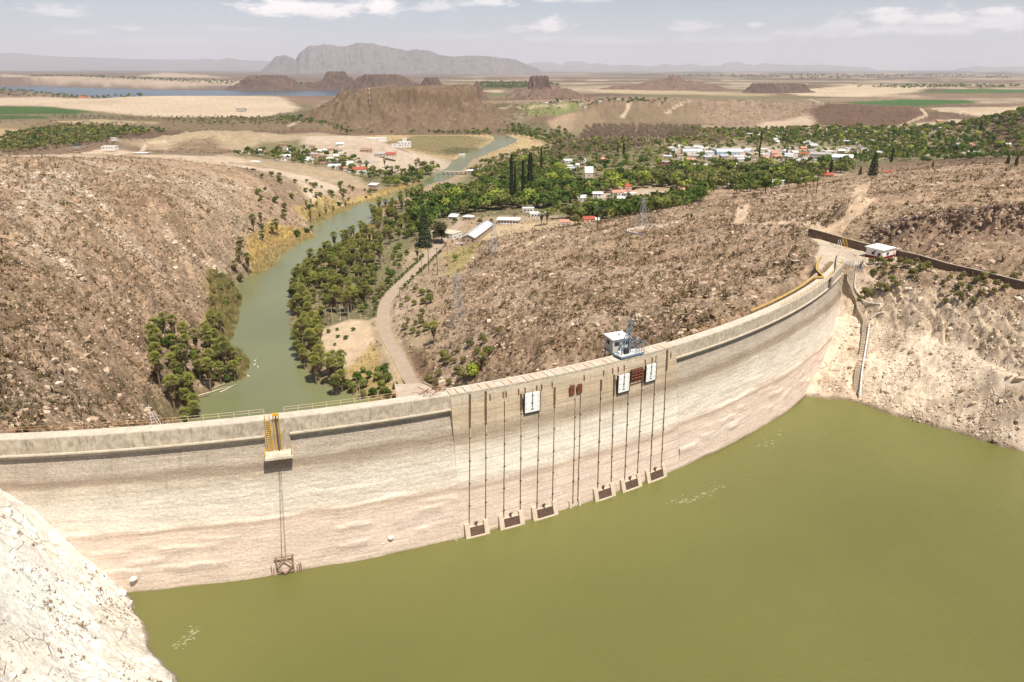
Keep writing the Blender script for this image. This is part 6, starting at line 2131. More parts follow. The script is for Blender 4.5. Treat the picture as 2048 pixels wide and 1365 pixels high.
rngT = np.random.RandomState(77)
def spaced(pxs, z, n, dmin, rng, avoid=()):
    """up to n plan points inside a traced polygon, no two nearer than dmin"""
    poly = WP(pxs, z)
    lo, hi = poly.min(0), poly.max(0)
    out = []
    tries = 0
    while len(out) < n and tries < 60:
        tries += 1
        c = lo + (hi - lo) * rng.rand(600, 2)
        c = c[poly_sd(poly, c[:, 0], c[:, 1]) < 0]
        for q in c:
            if len(out) >= n:
                break
            if out and np.min(np.hypot(*(np.array(out) - q).T)) < dmin:
                continue
            if any(math.hypot(q[0] - a[0], q[1] - a[1]) < a[2] for a in avoid):
                continue
            out.append(tuple(q))
    return out
OCC = []          # footprints (x, y, r) kept clear of trees; filled by the buildings below

# ================================================================== buildings
def bmat(name, c, r=0.8, stain=None):
    return simple(name, c, r, 0.10, 0.5, stain=stain)
W_WHITE, W_CREAM, W_GREY, W_PINK, W_BRICK, W_BLUE, W_TAN = (bmat("white plaster", (0.74, 0.72, 0.68)), bmat("cream plaster", (0.62, 0.54, 0.42)), bmat("grey block wall", (0.42, 0.39, 0.35)),
    bmat("pink plaster", (0.62, 0.36, 0.30)), bmat("raw brick wall", (0.36, 0.24, 0.17)), bmat("pale blue wall", (0.40, 0.50, 0.58)), bmat("tan wall", (0.42, 0.33, 0.24)))
R_WHITE, R_SHEET, R_GREY, R_RED, R_PINK, R_RUST, R_GREEN, R_TERRA = (bmat("white roof", (0.78, 0.77, 0.75), .6), bmat("galvanised sheet roof", (0.56, 0.58, 0.60), .45), bmat("grey roof", (0.40, 0.38, 0.36)),
    bmat("red roof tiles", (0.42, 0.10, 0.06)), bmat("pink tiled roof", (0.58, 0.28, 0.20)), bmat("rusty roof", (0.36, 0.22, 0.15)), bmat("dark green roof", (0.07, 0.09, 0.09)), bmat("orange tiled roof", (0.56, 0.30, 0.17)))
def building(name, label, cat, x, y, z, w, d, h, rz, wall, roof, style='flat', nwin=3, group=None, door=True, storeys=1, rise=None, eave=.35):
    o = thing(name, label, cat, (x, y, z), rz, group)
    hw, hd = w / 2, d / 2
    OCC.append((x, y, max(w, d) * .55 + 1.5))
    mb = MB().box(-hw, hw, -hd, hd, -1.5, h)
    rs = rise if rise is not None else d * .22
    if style == 'gable':
        mb.add([(-hw, -hd, h), (-hw, hd, h), (-hw, 0, h + rs), (hw, -hd, h), (hw, hd, h), (hw, 0, h + rs)], [(0, 2, 1), (3, 4, 5)])
    mb.build("wall", wall, o)
    r = MB()
    e = eave
    if style == 'flat':
        r.box(-hw - e * .5, hw + e * .5, -hd - e * .5, hd + e * .5, h + .002, h + .28)
    elif style == 'shed':
        r.hexa([Vector(p) for p in ((-hw - e, -hd - e, h + .02), (hw + e, -hd - e, h + .02), (hw + e, hd + e, h + .02 + rs), (-hw - e, hd + e, h + .02 + rs), (-hw - e, -hd - e, h + .16), (hw + e, -hd - e, h + .16), (hw + e, hd + e, h + .16 + rs), (-hw - e, hd + e, h + .16 + rs))])
        r.add([(-hw, hd, h), (hw, hd, h), (hw, hd, h + rs), (-hw, hd, h + rs)], [(0, 1, 2, 3)])
    elif style == 'gable':
        for s_ in (-1, 1):
            a = [(-hw - e, s_ * (hd + e), h - e * rs / hd), (hw + e, s_ * (hd + e), h - e * rs / hd), (hw + e, 0, h + rs), (-hw - e, 0, h + rs)]
            q = [(p[0], p[1], p[2] + .03) for p in a] + [(p[0], p[1], p[2] + .2) for p in a]
            if s_ > 0:
                q = [q[1], q[0], q[3], q[2], q[5], q[4], q[7], q[6]]
            r.hexa([Vector(p) for p in q])
    elif style == 'hip':
        k = min(hw, hd) * .95
        a = [(-hw - e, -hd - e, h), (hw + e, -hd - e, h), (hw + e, hd + e, h), (-hw - e, hd + e, h)]
        t = [(-hw + k, -hd + k, h + rs), (hw - k, -hd + k, h + rs), (hw - k, hd - k, h + rs), (-hw + k, hd - k, h + rs)]
        r.add([(p[0], p[1], p[2] + .02) for p in a] + t, [(3, 2, 1, 0), (4, 5, 6, 7), (0, 1, 5, 4), (1, 2, 6, 5), (2, 3, 7, 6), (3, 0, 4, 7)])
    elif style == 'arch':
        n = 8
        vs = []
        for i in range(n + 1):
            a = math.pi * i / n
            vs += [(-hw - .3, -math.cos(a) * (hd + .2), h + math.sin(a) * rs), (hw + .3, -math.cos(a) * (hd + .2), h + math.sin(a) * rs)]
        r.add(vs, [(2 * i, 2 * i + 1, 2 * i + 3, 2 * i + 2) for i in range(n)] + [tuple(range(0, 2 * n + 2, 2))[::-1], tuple(range(1, 2 * n + 2, 2))])
    r.build("roof", roof, o)
    for s_ in range(storeys):
        zb = .95 + s_ * 2.8
        for i in range(nwin):
            xx = -hw + w * (i + (1 if door and s_ == 0 else .5)) / (nwin + (1 if door and s_ == 0 else 0)) 
            if abs(xx) > hw - .5:
                continue
            ww = min(.65, w / (nwin + 1) * .33)
            f = MB().box(xx - ww - .08, xx + ww + .08, -hd - .05, -hd + .05, zb - .08, zb + 1.18).build("window", W_GREY, o)
            MB().box(xx - ww, xx + ww, -hd - .07, -hd - .051, zb, zb + 1.1).build("pane", M_GLASS, f)
        for i in range(max(1, nwin // 2)):
            yy = -hd + d * (i + .5) / max(1, nwin // 2)
            for sx in (-1, 1):
                MB().box(sx * hw - .05, sx * hw + .05, yy - .5, yy + .5, zb, zb + 1.1).build("window", M_GLASS, o)
    if door:
        MB().box(-hw + w * .08, -hw + w * .08 + min(1.0, w * .2), -hd - .06, -hd + .04, 0, 2.1).build("door", M_WOOD, o)
    return o
def bpx(name, label, cat, a, b, c, zg, h, wall, roof, style='flat', nwin=3, group=None, dmax=None, **k):
    """base corners traced on the photo: a left front, b right front, c far right; zg ground level"""
    A, B, C3 = P(a[0], a[1], zg), P(b[0], b[1], zg), P(c[0], c[1], zg)
    ang = math.atan2(B.y - A.y, B.x - A.x)
    w = (B - A).length
    nrm = Vector((-math.sin(ang), math.cos(ang), 0))
    d = max(3.0, min((C3 - B).dot(nrm), dmax or max(6.0, w * .62)))
    ctr = (A + B) / 2 + nrm * d / 2
    z = gz(ctr.x, ctr.y)
    z = min(zg + 1, max(zg - 1.5, z))
    return building(name, label, cat, ctr.x, ctr.y, z, w, d, h, ang, wall, roof, style, nwin, group, **k)
# long shed: ridge runs away from the camera, so lay the length along local x
A, B, C_ = P(925, 486, -53), P(948, 488, -53), P(985, 459, -53)
v = Vector((C_.x - B.x, C_.y - B.y)).normalized()
L = (C_ - B).length
mid = (A + B) / 2 + Vector((v.x, v.y, 0)) * L / 2
print("shed", L, (B - A).length, [round(gz(q.x, q.y), 1) for q in (A, B, C_, mid)])
building("long_shed", "long tan shed with pale grey metal gable roof beside the road", "shed", mid.x, mid.y, max(gz(A.x, A.y), gz(B.x, B.y), gz(mid.x, mid.y)) - .2, L, (B - A).length * 1.05, 3.4, math.atan2(v.y, v.x), W_TAN, R_SHEET, 'gable', 6, door=False, rise=2.0, eave=.6)
z0 = gz(mid.x, mid.y)
bpx("workshop", "pale grey flat roofed workshop half hidden behind the two big conifers", "building", (862, 476), (905, 482), (917, 458), -54, 4.0, W_WHITE, W_CREAM, 'flat', 4)
bpx("pavilion", "long low white building with a row of dark windows on the dry lot", "building", (995, 445), (1037, 446), (1038, 436), -52, 3.2, W_WHITE, R_WHITE, 'flat', 7, door=False, eave=1.6)
bpx("house", "small white house with bright white roof behind the grey workshop", "house", (897, 440), (913, 441), (914, 432), -55, 2.8, W_WHITE, R_WHITE, 'shed', 2)
bpx("house", "little white roofed house with orange end wall, beside the car port trees", "house", (925, 443), (945, 444), (948, 436), -55, 2.8, W_TAN, R_WHITE, 'hip', 2, rise=1.2)
bpx("house", "white walled house with red gable roof at the left of the dry lot's two houses", "house", (1120, 456), (1142, 456), (1146, 446), -51, 3.2, W_WHITE, R_PINK, 'gable', 2)
bpx("house", "salmon walled house with red gable roof behind the bushy tree on the dry lot", "house", (1168, 450), (1190, 449), (1192, 440), -51, 3.2, W_PINK, R_RED, 'gable', 2)
bpx("shed", "small white shed standing between the salmon house and the two tall poles", "shed", (1191, 453), (1199, 453), (1199, 446), -51, 3.6, W_WHITE, R_WHITE, 'gable', 1, door=False)
bpx("house", "house with bright red hip roof just behind the brow of the dry hill", "house", (1310, 447), (1336, 447), (1338, 438), -46, 3.0, W_CREAM, R_RED, 'hip', 2, rise=2.0)
bpx("long_house", "long white building with flat roof among trees, upper one of two by the conifers", "house", (1045, 421), (1068, 421), (1069, 414), -53, 3.0, W_WHITE, R_WHITE, 'flat', 3)
bpx("long_house", "long white building with dark window band among trees, lower one of two", "house", (1060, 433), (1094, 433), (1096, 424), -53, 3.0, W_WHITE, R_WHITE, 'flat', 5)
bpx("house", "white house with pink tiled roof in the middle of the red roofed cluster", "house", (1226, 390), (1252, 389), (1254, 380), -50, 3.4, W_WHITE, R_PINK, 'gable', 3)
bpx("house", "small building with pointed red roof at the left back of the red roofed cluster", "house", (1226, 374), (1238, 374), (1239, 367), -50, 3.8, W_PINK, R_RED, 'hip', 1, rise=3)
bpx("house", "small building with pointed red roof at the right back of the red roofed cluster", "house", (1250, 378), (1263, 378), (1264, 371), -50, 3.8, W_PINK, R_RED, 'hip', 1, rise=3)
bpx("house", "white house with flat white roof right of the pink tiled house", "house", (1252, 392), (1274, 391), (1275, 384), -50, 3.2, W_WHITE, R_WHITE, 'flat', 2)
bpx("house", "wide house with big white roof in front of the pink tiled house", "house", (1231, 402), (1260, 401), (1262, 392), -50, 3.0, W_WHITE, R_WHITE, 'hip', 3, rise=1.6)
bpx("house", "small white house with low pitched roof left of the red roofed cluster", "house", (1186, 391), (1206, 391), (1207, 383), -50, 2.9, W_WHITE, R_WHITE, 'gable', 2)
bpx("house", "house with broad orange hip roof and white veranda beside the sandy yard", "house", (1358, 390), (1394, 389), (1398, 378), -49, 3.0, W_CREAM, R_TERRA, 'hip', 3, rise=3.2, eave=.9)
bpx("warehouse", "large white roofed hall, the biggest building at the right of the town", "warehouse", (1663, 324), (1704, 326), (1716, 310), -46, 6.0, W_GREY, R_WHITE, 'gable', 6, door=False, rise=3)
bpx("warehouse", "long grey roofed hall joined to the left of the big white hall", "warehouse", (1619, 315), (1661, 317), (1663, 307), -46, 5.5, W_GREY, R_GREY, 'gable', 5, door=False, rise=2)
bpx("warehouse", "arched metal warehouse with blue grey roof, right one of the pair", "warehouse", (1434, 309), (1486, 309), (1487, 299), -48, 4.5, W_BLUE, R_SHEET, 'arch', 5, door=False, rise=3.0)
bpx("warehouse", "arched metal warehouse with blue grey roof, left one of the pair", "warehouse", (1366, 307), (1404, 307), (1405, 298), -48, 4.0, W_WHITE, R_SHEET, 'arch', 3, door=False, rise=2.8)
bpx("school", "long low blue and white building between the two arched warehouses", "building", (1398, 308), (1432, 308), (1433, 301), -48, 3.2, W_BLUE, R_WHITE, 'flat', 6, door=False)
bpx("hall", "building with large bright white roof in front of the tall pole", "building", (1528, 376), (1566, 378), (1566, 362), -47, 4.2, W_WHITE, R_WHITE, 'shed', 3, rise=1.5)
bpx("hall", "white roofed building just behind the bright white hall, partly hidden by trees", "building", (1522, 358), (1565, 358), (1566, 350), -47, 3.6, W_WHITE, R_WHITE, 'flat', 3)
bpx("barn", "long low building with dark green roof among the town trees", "barn", (1520, 338), (1574, 338), (1576, 331), -47, 3.5, W_TAN, R_GREEN, 'gable', 4, door=False, rise=1.6)
bpx("house", "long house with dark red roof left of the dark cypress by the hill track", "house", (1640, 354), (1667, 355), (1668, 347), -45, 2.6, W_TAN, R_RED, 'shed', 3)
bpx("house", "small red roofed house partly hidden at the foot of the right hill", "house", (1767, 353), (1788, 354), (1789, 347), -42, 2.8, W_CREAM, R_RED, 'gable', 2)
bpx("house", "pink walled row house in the dense middle of the town", "house", (1318, 327), (1338, 327), (1339, 320), -49, 3.2, bmat("magenta wall", (0.45, 0.08, 0.16)), R_SHEET, 'flat', 3)
bpx("house", "house with red roof and grey walls near the white church gable", "house", (1600, 312), (1618, 312), (1619, 306), -46, 3.8, W_CREAM, R_RED, 'gable', 3)
bpx("chapel", "small chapel with pink arched gable front in the town centre", "chapel", (1543, 313), (1555, 313), (1556, 303), -46, 5.5, W_PINK, R_PINK, 'gable', 1, rise=3)
bpx("church_shed", "pale building with steep pointed white roof among the trees at the town's near edge", "building", (1170, 352), (1186, 352), (1187, 340), -51, 5.0, W_CREAM, R_WHITE, 'gable', 1, rise=6, door=False)
# left village across the river
bpx("white_villa", "white two storey villa with outside stair and many small windows on the bluff", "house", (796, 291), (821, 291), (822, 283), -44, 5.4, W_WHITE, R_WHITE, 'flat', 4, storeys=2)
bpx("villa_tower", "white upper storey cube on top of the villa on the bluff", "house", (805, 287), (813, 287), (813, 283), -44, 8.0, W_WHITE, R_WHITE, 'flat', 1, door=False)
bpx("villa_wing", "low white wing at the left of the villa on the bluff", "house", (783, 291), (796, 291), (797, 284), -44, 2.8, W_WHITE, R_WHITE, 'flat', 1, door=False)
bpx("white_block", "plain white windowless block on the bluff left of the villa", "building", (755, 280), (773, 280), (774, 274), -44, 4.5, W_WHITE, R_WHITE, 'flat', 0, door=False)
bpx("white_wall_house", "low white walled yard building joined to the left of the white block", "building", (716, 280), (754, 280), (755, 275), -44, 3.0, W_WHITE, W_WHITE, 'flat', 0, door=False)
bpx("unfinished_house", "unfinished house of raw block walls with dark openings at the bluff top", "house", (660, 280), (685, 280), (686, 273), -42, 3.8, W_BRICK, R_GREY, 'flat', 4)
bpx("unfinished_house", "roofless pale block walls beside the unfinished brick house", "house", (685, 280), (698, 279), (699, 272), -42, 3.6, W_CREAM, W_CREAM, 'flat', 1)
bpx("red_house", "two storey white house with red roof and open veranda at the village edge", "house", (707, 345), (733, 344), (735, 337), -53, 4.2, W_WHITE, R_RED, 'shed', 4, storeys=1)
bpx("village_house", "house with pale flat roof at the left end of the village above the bare lot", "house", (494, 332), (518, 332), (520, 325), -43, 3.0, W_CREAM, R_WHITE, 'hip', 3, rise=1.2)
bpx("village_house", "low rust roofed house on the pale slope below the villa, left one", "house", (720, 306), (742, 306), (743, 300), -47, 2.6, W_TAN, R_RUST, 'shed', 2)
bpx("village_house", "long low house with red roof on the pale slope below the villa", "house", (771, 311), (791, 311), (792, 305), -48, 2.8, W_CREAM, R_RED, 'shed', 3)
bpx("village_house", "small grey house with dark doorway left of the long red roofed one", "house", (749, 310), (768, 310), (769, 305), -48, 2.8, W_GREY, R_SHEET, 'flat', 2)
bpx("village_house", "small blue roofed house on the pale slope under the white yard building", "house", (706, 292), (720, 292), (721, 286), -45, 2.8, W_WHITE, R_SHEET, 'shed', 1)
bpx("dome_house", "small pale house with twin white domes in the village", "house", (642, 310), (654, 310), (655, 303), -48, 4.4, W_WHITE, R_WHITE, 'hip', 1, rise=2)
bpx("village_house", "house with red wall under a grey roof in the village centre", "house", (620, 316), (636, 316), (637, 309), -48, 3.6, W_PINK, R_SHEET, 'flat', 2)
bpx("village_house", "house with blue roof at the lower edge of the village", "house", (655, 341), (680, 341), (682, 333), -52, 3.2, W_WHITE, R_SHEET, 'shed', 3)
bpx("village_house", "small shack with white sheet roof alone below the village near the river", "house", (737, 372), (752, 373), (753, 367), -54, 2.4, W_TAN, R_WHITE, 'shed', 1)
bpx("riverside_cafe", "small building with white tent roof at the right end of the bridge", "building", (932, 345), (952, 345), (953, 339), -58, 3.0, W_TAN, R_WHITE, 'hip', 2, rise=1.5)
bpx("riverside_cafe", "long low white roofed building beside the bridge, behind the tented one", "building", (950, 341), (972, 340), (973, 335), -58, 2.8, W_GREY, R_WHITE, 'flat', 3)
bpx("river_hut", "dark roofed hut on the white landing left of the river", "building", (917, 307), (930, 307), (930, 302), -59, 2.4, W_WHITE, M_DARK, 'flat', 1)
# left plateau
bpx("open_shelter", "low white roofed shelter with dark open sides on the bare plateau", "shelter", (268, 314), (294, 314), (297, 308), -36, 3.0, M_DARK, R_WHITE, 'flat', 0, door=False, eave=1.4)  # solid walls coloured dark to stand for the shade under its roof
bpx("plateau_house", "long white flat roofed house above the yellow patch on the plateau", "house", (202, 296), (229, 296), (230, 291), -37, 3.0, W_WHITE, R_WHITE, 'flat', 4)
bpx("plateau_shed", "small rusty brown shed standing alone on the plateau", "shed", (145, 311), (157, 311), (158, 307), -36, 2.4, W_BRICK, R_RUST, 'flat', 0, door=False)
bpx("farm_house", "small dark roofed farm house at the edge of the tree belt on the left", "house", (145, 293), (158, 293), (159, 288), -40, 2.8, W_GREY, M_DARK, 'shed', 1)
bpx("farm_house", "small white roofed hut above the plateau house", "house", (221, 278), (231, 278), (232, 274), -42, 2.6, W_WHITE, R_WHITE, 'flat', 1)
bpx("farm_house", "long low ruin with grey walls on the pale dune behind the tree belt", "ruin", (472, 220), (490, 220), (491, 216), -42, 5, W_GREY, W_GREY, 'flat', 3, door=False)
bpx("lake_house", "white and red roofed farm house near the shore of the blue lake", "house", (158, 199), (178, 199), (180, 196), -49, 5, W_WHITE, R_RED, 'gable', 2, door=False)
bpx("blue_roof_house", "pale blue roofed house at the foot of the badlands by the dirt road", "house", (1255, 236), (1270, 236), (1272, 231), -49, 4.0, W_CREAM, R_SHEET, 'flat', 3)
bpx("far_house", "orange and white house at the right beyond the town", "house", (1875, 244), (1888, 244), (1889, 240), -43, 3.2, W_TAN, R_TERRA, 'shed', 2)
bpx("far_house", "cream house with flat roof on the knoll right of the mesa", "house", (1033, 228), (1050, 228), (1051, 223), -48, 4, W_CREAM, R_SHEET, 'flat', 2)
bpx("far_house", "white house with domed mound behind it right of the mesa", "house", (1072, 230), (1085, 230), (1086, 225), -48, 4, W_WHITE, R_WHITE, 'flat', 2)
# the many small houses of the town and the village, individually
rngH = np.random.RandomState(123)
SM_W = [W_WHITE, W_WHITE, W_CREAM, W_GREY, W_WHITE, W_PINK, W_TAN]
ROOFS = [(R_WHITE, 'white'), (R_WHITE, 'white'), (R_WHITE, 'white'), (R_SHEET, 'silver grey'), (R_SHEET, 'silver grey'), (R_GREY, 'dull grey'), (R_PINK, 'pinkish'), (R_RUST, 'rust brown')]
PROTO = {}
def small_house(x, y, zone, i):
    roof, rn = ROOFS[rngH.randint(len(ROOFS))]
    k = (rn, rngH.randint(3))
    lab = "small house with a %s roof %s" % (rn, zone)
    grp = "%s roofed small houses %s" % (rn, zone)
    z = gz(x, y)
    rz = rngH.choice([0.15, 0.25, -0.2, 1.7]) + rngH.normal() * .06
    if k not in PROTO:
        o = building("small_house", lab, "house", x, y, z, rngH.uniform(8, 13), rngH.uniform(6, 9), rngH.uniform(2.8, 3.4), rz, SM_W[rngH.randint(len(SM_W))], roof, ('flat', 'shed', 'gable')[k[1]], 2, grp, rise=1.0 if k[1] < 2 else 1.6)
        PROTO[k] = o
        return
    src = PROTO[k]
    o = src.copy(); COL.objects.link(o)
    o.location = (x, y, z)
    o.rotation_euler = (0, 0, rz)
    sc_ = rngH.uniform(.8, 1.25)
    o.scale = (sc_ * rngH.uniform(.85, 1.2), sc_, rngH.uniform(.9, 1.1))
    o['label'], o['group'] = lab, grp
    for ch in list(src.children):
        c2 = ch.copy(); COL.objects.link(c2); c2.parent = o
        for g in ch.children:
            c3 = g.copy(); COL.objects.link(c3); c3.parent = c2
    OCC.append((x, y, 6.5))
ZONES = [([(1345, 292), (1500, 300), (1620, 292), (1790, 296), (1780, 318), (1640, 328), (1520, 322), (1400, 318), (1330, 325)], -47, 72, "in the middle of the town"),
         ([(1480, 268), (1700, 266), (2040, 262), (2040, 290), (1800, 292), (1600, 288), (1500, 284)], -46, 60, "along the far edge of the town"),
         ([(1380, 330), (1500, 330), (1640, 335), (1700, 330), (1690, 348), (1600, 360), (1480, 345), (1390, 345)], -48, 30, "among the trees in front of the town"),
         ([(1720, 292), (1900, 290), (2040, 292), (2040, 306), (1850, 312), (1740, 320)], -45, 22, "among the trees at the town's right end"),
         ([(1130, 318), (1200, 312), (1210, 330), (1150, 340), (1090, 345)], -52, 8, "by the pecan orchard at the town's left end"),
         ([(1180, 400), (1040, 395), (1000, 380), (960, 372), (1020, 360), (1150, 372)], -54, 14, "under the tall trees near the cypresses"),
         ([(470, 322), (560, 300), (680, 300), (740, 320), (760, 335), (700, 340), (600, 336)], -47, 24, "in the village left of the river"),
         ([(1090, 230), (1240, 232), (1230, 240), (1100, 238)], -50, 7, "in the hamlet at the foot of the badlands")]
for zn, zz, n_, text in ZONES:
    for i, (x, y) in enumerate(spaced(zn, zz, n_, 13 if zz != -54 else 18, rngH, OCC)):
        small_house(x, y, text, i)
for a_, b_, z_, r_ in ((1310, 347, -50, 16), (1640, 351, -46, 26), (1480, 364, -48, 15)):
    q_ = P(a_, b_, z_)
    OCC.append((q_.x, q_.y, r_))
# bridge
M_BR = bmat("grey bridge concrete", (0.42, 0.38, 0.33))
A, B = P(882, 345, -59.2), P(934, 346, -59.2)
br = thing("bridge", "low grey concrete bridge crossing the river before the bend", "bridge", (A + B) / 2, math.atan2(B.y - A.y, B.x - A.x))
L = (B - A).length
MB().box(-L / 2, L / 2, -2.6, 2.6, 0, .8).build("deck", M_BR, br)
for s_ in (-1, 1):
    MB().box(-L / 2, L / 2, s_ * 2.6 - .12, s_ * 2.6 + .12, .802, 1.7).build("parapet", W_CREAM, br)
for i in range(6):
    x = -L / 2 + L * (i + .5) / 6
    MB().box(x - .5, x + .5, -2.2, 2.2, -4.5, -.002).build("pier", M_BR, br)
# cars
M_TYRE = simple("tyre rubber", (0.02, 0.02, 0.02), 0.8, 0.2, 3)
def car(px, py, zg, rz, colr, label, pickup=False):
    p = hit(px, py)
    m = simple("car paint " + label.split()[0], colr, 0.3, 0.03, 1.0)
    o = thing("pickup_truck" if pickup else "parked_car", label, "car", (p.x, p.y, p.z), rz)
    b = MB()
    prof = [(-2.2, .35), (-2.25, .8), (-1.3, .95), (-.7, 1.45), (1.0, 1.5), (1.8, .98), (2.25, .9), (2.25, .35)] if not pickup else [(-2.6, .45), (-2.6, .95), (-1.5, 1.05), (-.9, 1.7), (.5, 1.7), (.8, 1.1), (2.6, 1.1), (2.6, .45)]
    n = len(prof)
    b.add([(x, -.85, z) for x, z in prof] + [(x, .85, z) for x, z in prof], [tuple(range(n)), tuple(range(n, 2 * n))[::-1]] + [((i + 1) % n, i, i + n, (i + 1) % n + n) for i in range(n)])
    b.build("body", m, o)
    MB().box(-.75 if not pickup else -.8, .95 if not pickup else .45, -.87, .87, 1.0 if not pickup else 1.15, 1.38 if not pickup else 1.6).build("window", M_GLASS, o)
    for x in (-1.4, 1.4):
        for y in (-.8, .8):
            MB().bar((x, y - .1, .34), (x, y + .1, .34), .34, None, 10).build("wheel", M_TYRE, o)
car(506, 341, -42, .1, (.03, .035, .045), "dark pickup truck parked on the bare lot at the left of the village", True)
car(700, 346, -53, 1.4, (.6, .6, .6), "silver car parked in front of the red roofed village house")
car(918, 489, -53, .2, (.75, .75, .75), "white car parked at the front corner of the long shed")
car(1342, 395, -49, .3, (.5, .5, .5), "silver car parked in the sandy yard left of the orange roofed house", True)

# ================================================================== poles and pylons
M_POLE = simple("dark timber pole", (0.075, 0.05, 0.04), 0.9, 0.3, 2)
M_LPOLE = simple("pale concrete pole", (0.56, 0.52, 0.45), 0.8, 0.1, 2)
def pole(bx, by, ty, label, m, r=.16, arms=1, group=None, lamp=False):
    p = hit(bx, by)
    D = math.hypot(p.x, p.y)
    an = PITCH + math.atan((ty - 682.5) / F_PX)
    h = CAM_H - D * math.tan(an) - p.z
    o = thing("utility_pole" if not lamp else "lamp_post", label, "pole" if not lamp else "lamp post", (p.x, p.y, p.z), .3, group)
    h = max(4, min(h, 22))
    MB().bar((0, 0, -1), (0, 0, h), r, r * .7, 8).build("post", m, o)
    for k in range(arms):
        MB().box(-1.3, 1.3, -.08, .08, h - .6 - k * 1.0, h - .45 - k * 1.0).build("crossarm", m, o)
        for x in (-1.15, 0.35, 1.15):
            MB().bar((x, 0, h - .45 - k), (x, 0, h - .2 - k), .07).build("insulator", M_LPOLE, o)
    if lamp:
        MB().bar((0, 0, h), (1.3, 0, h + .25), .06).build("arm", m, o)
        MB().box(1.1, 1.8, -.15, .15, h + .15, h + .32).build("lamp_head", m, o)
    return o, Vector((p.x, p.y, p.z + h))
G = "dark poles at the head of the river road"
pole(844, 547, 508, "dark pole at the left end of the row crossing the river road", M_POLE, .14, 1, G)
pole(858, 550, 494, "tall dark pole in the river road's left verge, the left of the tall pair", M_POLE, .22, 1, G)
pole(875, 550, 494, "tall dark pole right of the river road, the right of the tall pair", M_POLE, .22, 1, G)
pole(902, 523, 494, "thin grey pole on the grass between the river road and the long shed", M_LPOLE, .1, 0)
pole(895, 510, 490, "thin brown pole at the front left corner of the grass by the conifer", M_POLE, .1, 0)
pole(927, 512, 488, "thin pole standing just in front of the long shed", M_POLE, .1, 0)
pole(1022, 452, 428, "dark pole in front of the low white pavilion", M_POLE, .15, 0)
pole(1195, 456, 410, "tall dark pole at the brow of the dry hill, left of the twin poles", M_POLE, .24, 2)
pole(1202, 456, 412, "tall dark pole at the brow of the dry hill, right of the twin poles", M_POLE, .24, 2)
pole(800, 601, 570, "dark pole at the outer bend of the river road", M_POLE, .14, 1)
pole(784, 610, 580, "pale lamp post at the inner side of the river road bend", M_LPOLE, .1, 0, None, True)
pole(851, 731, 691, "dark pole on the scrub slope right of the river road", M_POLE, .18, 1)
pole(721, 807, 752, "pale post standing at the river edge just behind the crest railing", M_LPOLE, .12, 0)
pole(1632, 388, 334, "tall dark pole on the brow beside the rocky outcrop before the town", M_POLE, .22, 1)
for i, (x, a, b) in enumerate(((665, 646, 598), (682, 646, 600), (699, 645, 600))):
    pole(x, a, b, ("left", "middle", "right")[i] + " one of three pale thin posts between the palm grove and the sandy park", M_LPOLE, .12, 0, "three pale posts in the sandy park")
for i, (x, a, b) in enumerate(((794, 560, 528), (803, 552, 520), (818, 545, 512))):
    pole(x, a, b, ("left", "middle", "right")[i] + " one of three pale thin posts in the bushes above the road hedge", M_LPOLE, .09, 0, "three pale posts by the road hedge")
pole(55, 338, 303, "thin brown pole on the left plateau near the photo's left edge", M_POLE, .16, 1)
pole(168, 338, 315, "thin brown pole on the plateau brow above the pale ledge rocks", M_POLE, .16, 1)
pole(558, 362, 346, "thin pole at the lower edge of the bare lot, left one of two", M_POLE, .13, 1)
pole(562, 362, 346, "thin pole at the lower edge of the bare lot, right one of two", M_POLE, .13, 1)
pole(31, 297, 276, "pale pole among the belt of trees at the far left", M_LPOLE, .2, 0)
pole(1803, 640, 600, "thin pale pole on the ledge of the bleached right bank", M_LPOLE, .06, 0) if False else None
M_LAT = simple("galvanised lattice steel", (0.40, 0.43, 0.46), 0.5, 0.1, 1)
def pylon(bx, by, ty, w, label):
    p = hit(bx, by)
    D = math.hypot(p.x, p.y)
    h = max(12, min(30, CAM_H - D * math.tan(PITCH + math.atan((ty - 682.5) / F_PX)) - p.z))
    o = thing("power_pylon", label, "pylon", (p.x, p.y, p.z - .3), .5, "lattice power pylons")
    lv = 6
    corners = lambda k: [(s1 * w * (1 - .86 * k), s2 * w * (1 - .86 * k), h * k) for s1, s2 in ((-1, -1), (1, -1), (1, 1), (-1, 1))]
    for c in range(4):
        MB().bar(corners(0)[c], corners(1)[c], .085, .05, 5).build("leg", M_LAT, o)
    br_ = MB()
    ks = [1 - (1 - i / lv) ** 1.25 for i in range(lv + 1)]
    for i in range(lv):
        a, b = corners(ks[i]), corners(ks[i + 1])
        for c in range(4):
            br_.bar(a[c], b[(c + 1) % 4], .045, None, 4)
            br_.bar(a[(c + 1) % 4], b[c], .045, None, 4)
            br_.bar(b[c], b[(c + 1) % 4], .04, None, 4)
    br_.build("bracing", M_LAT, o)
    for k, aw in ((.98, 2.0), (.88, 2.8)):
        MB().tube([(-aw, 0, h * k), (0, 0, h * k + .4), (aw, 0, h * k)], .07, 5).build("crossarm", M_LAT, o)
    return Vector((p.x, p.y, p.z + h))
py1 = pylon(917, 648, 545, 2.7, "grey lattice pylon standing on the dry slope right of the river road")
py2 = pylon(988, 507, 440, 2.6, "grey lattice pylon on the far side of the dry hill behind the long shed")
py3 = pylon(1284, 452, 392, 2.5, "grey lattice pylon on the brow beside the small switchback track")
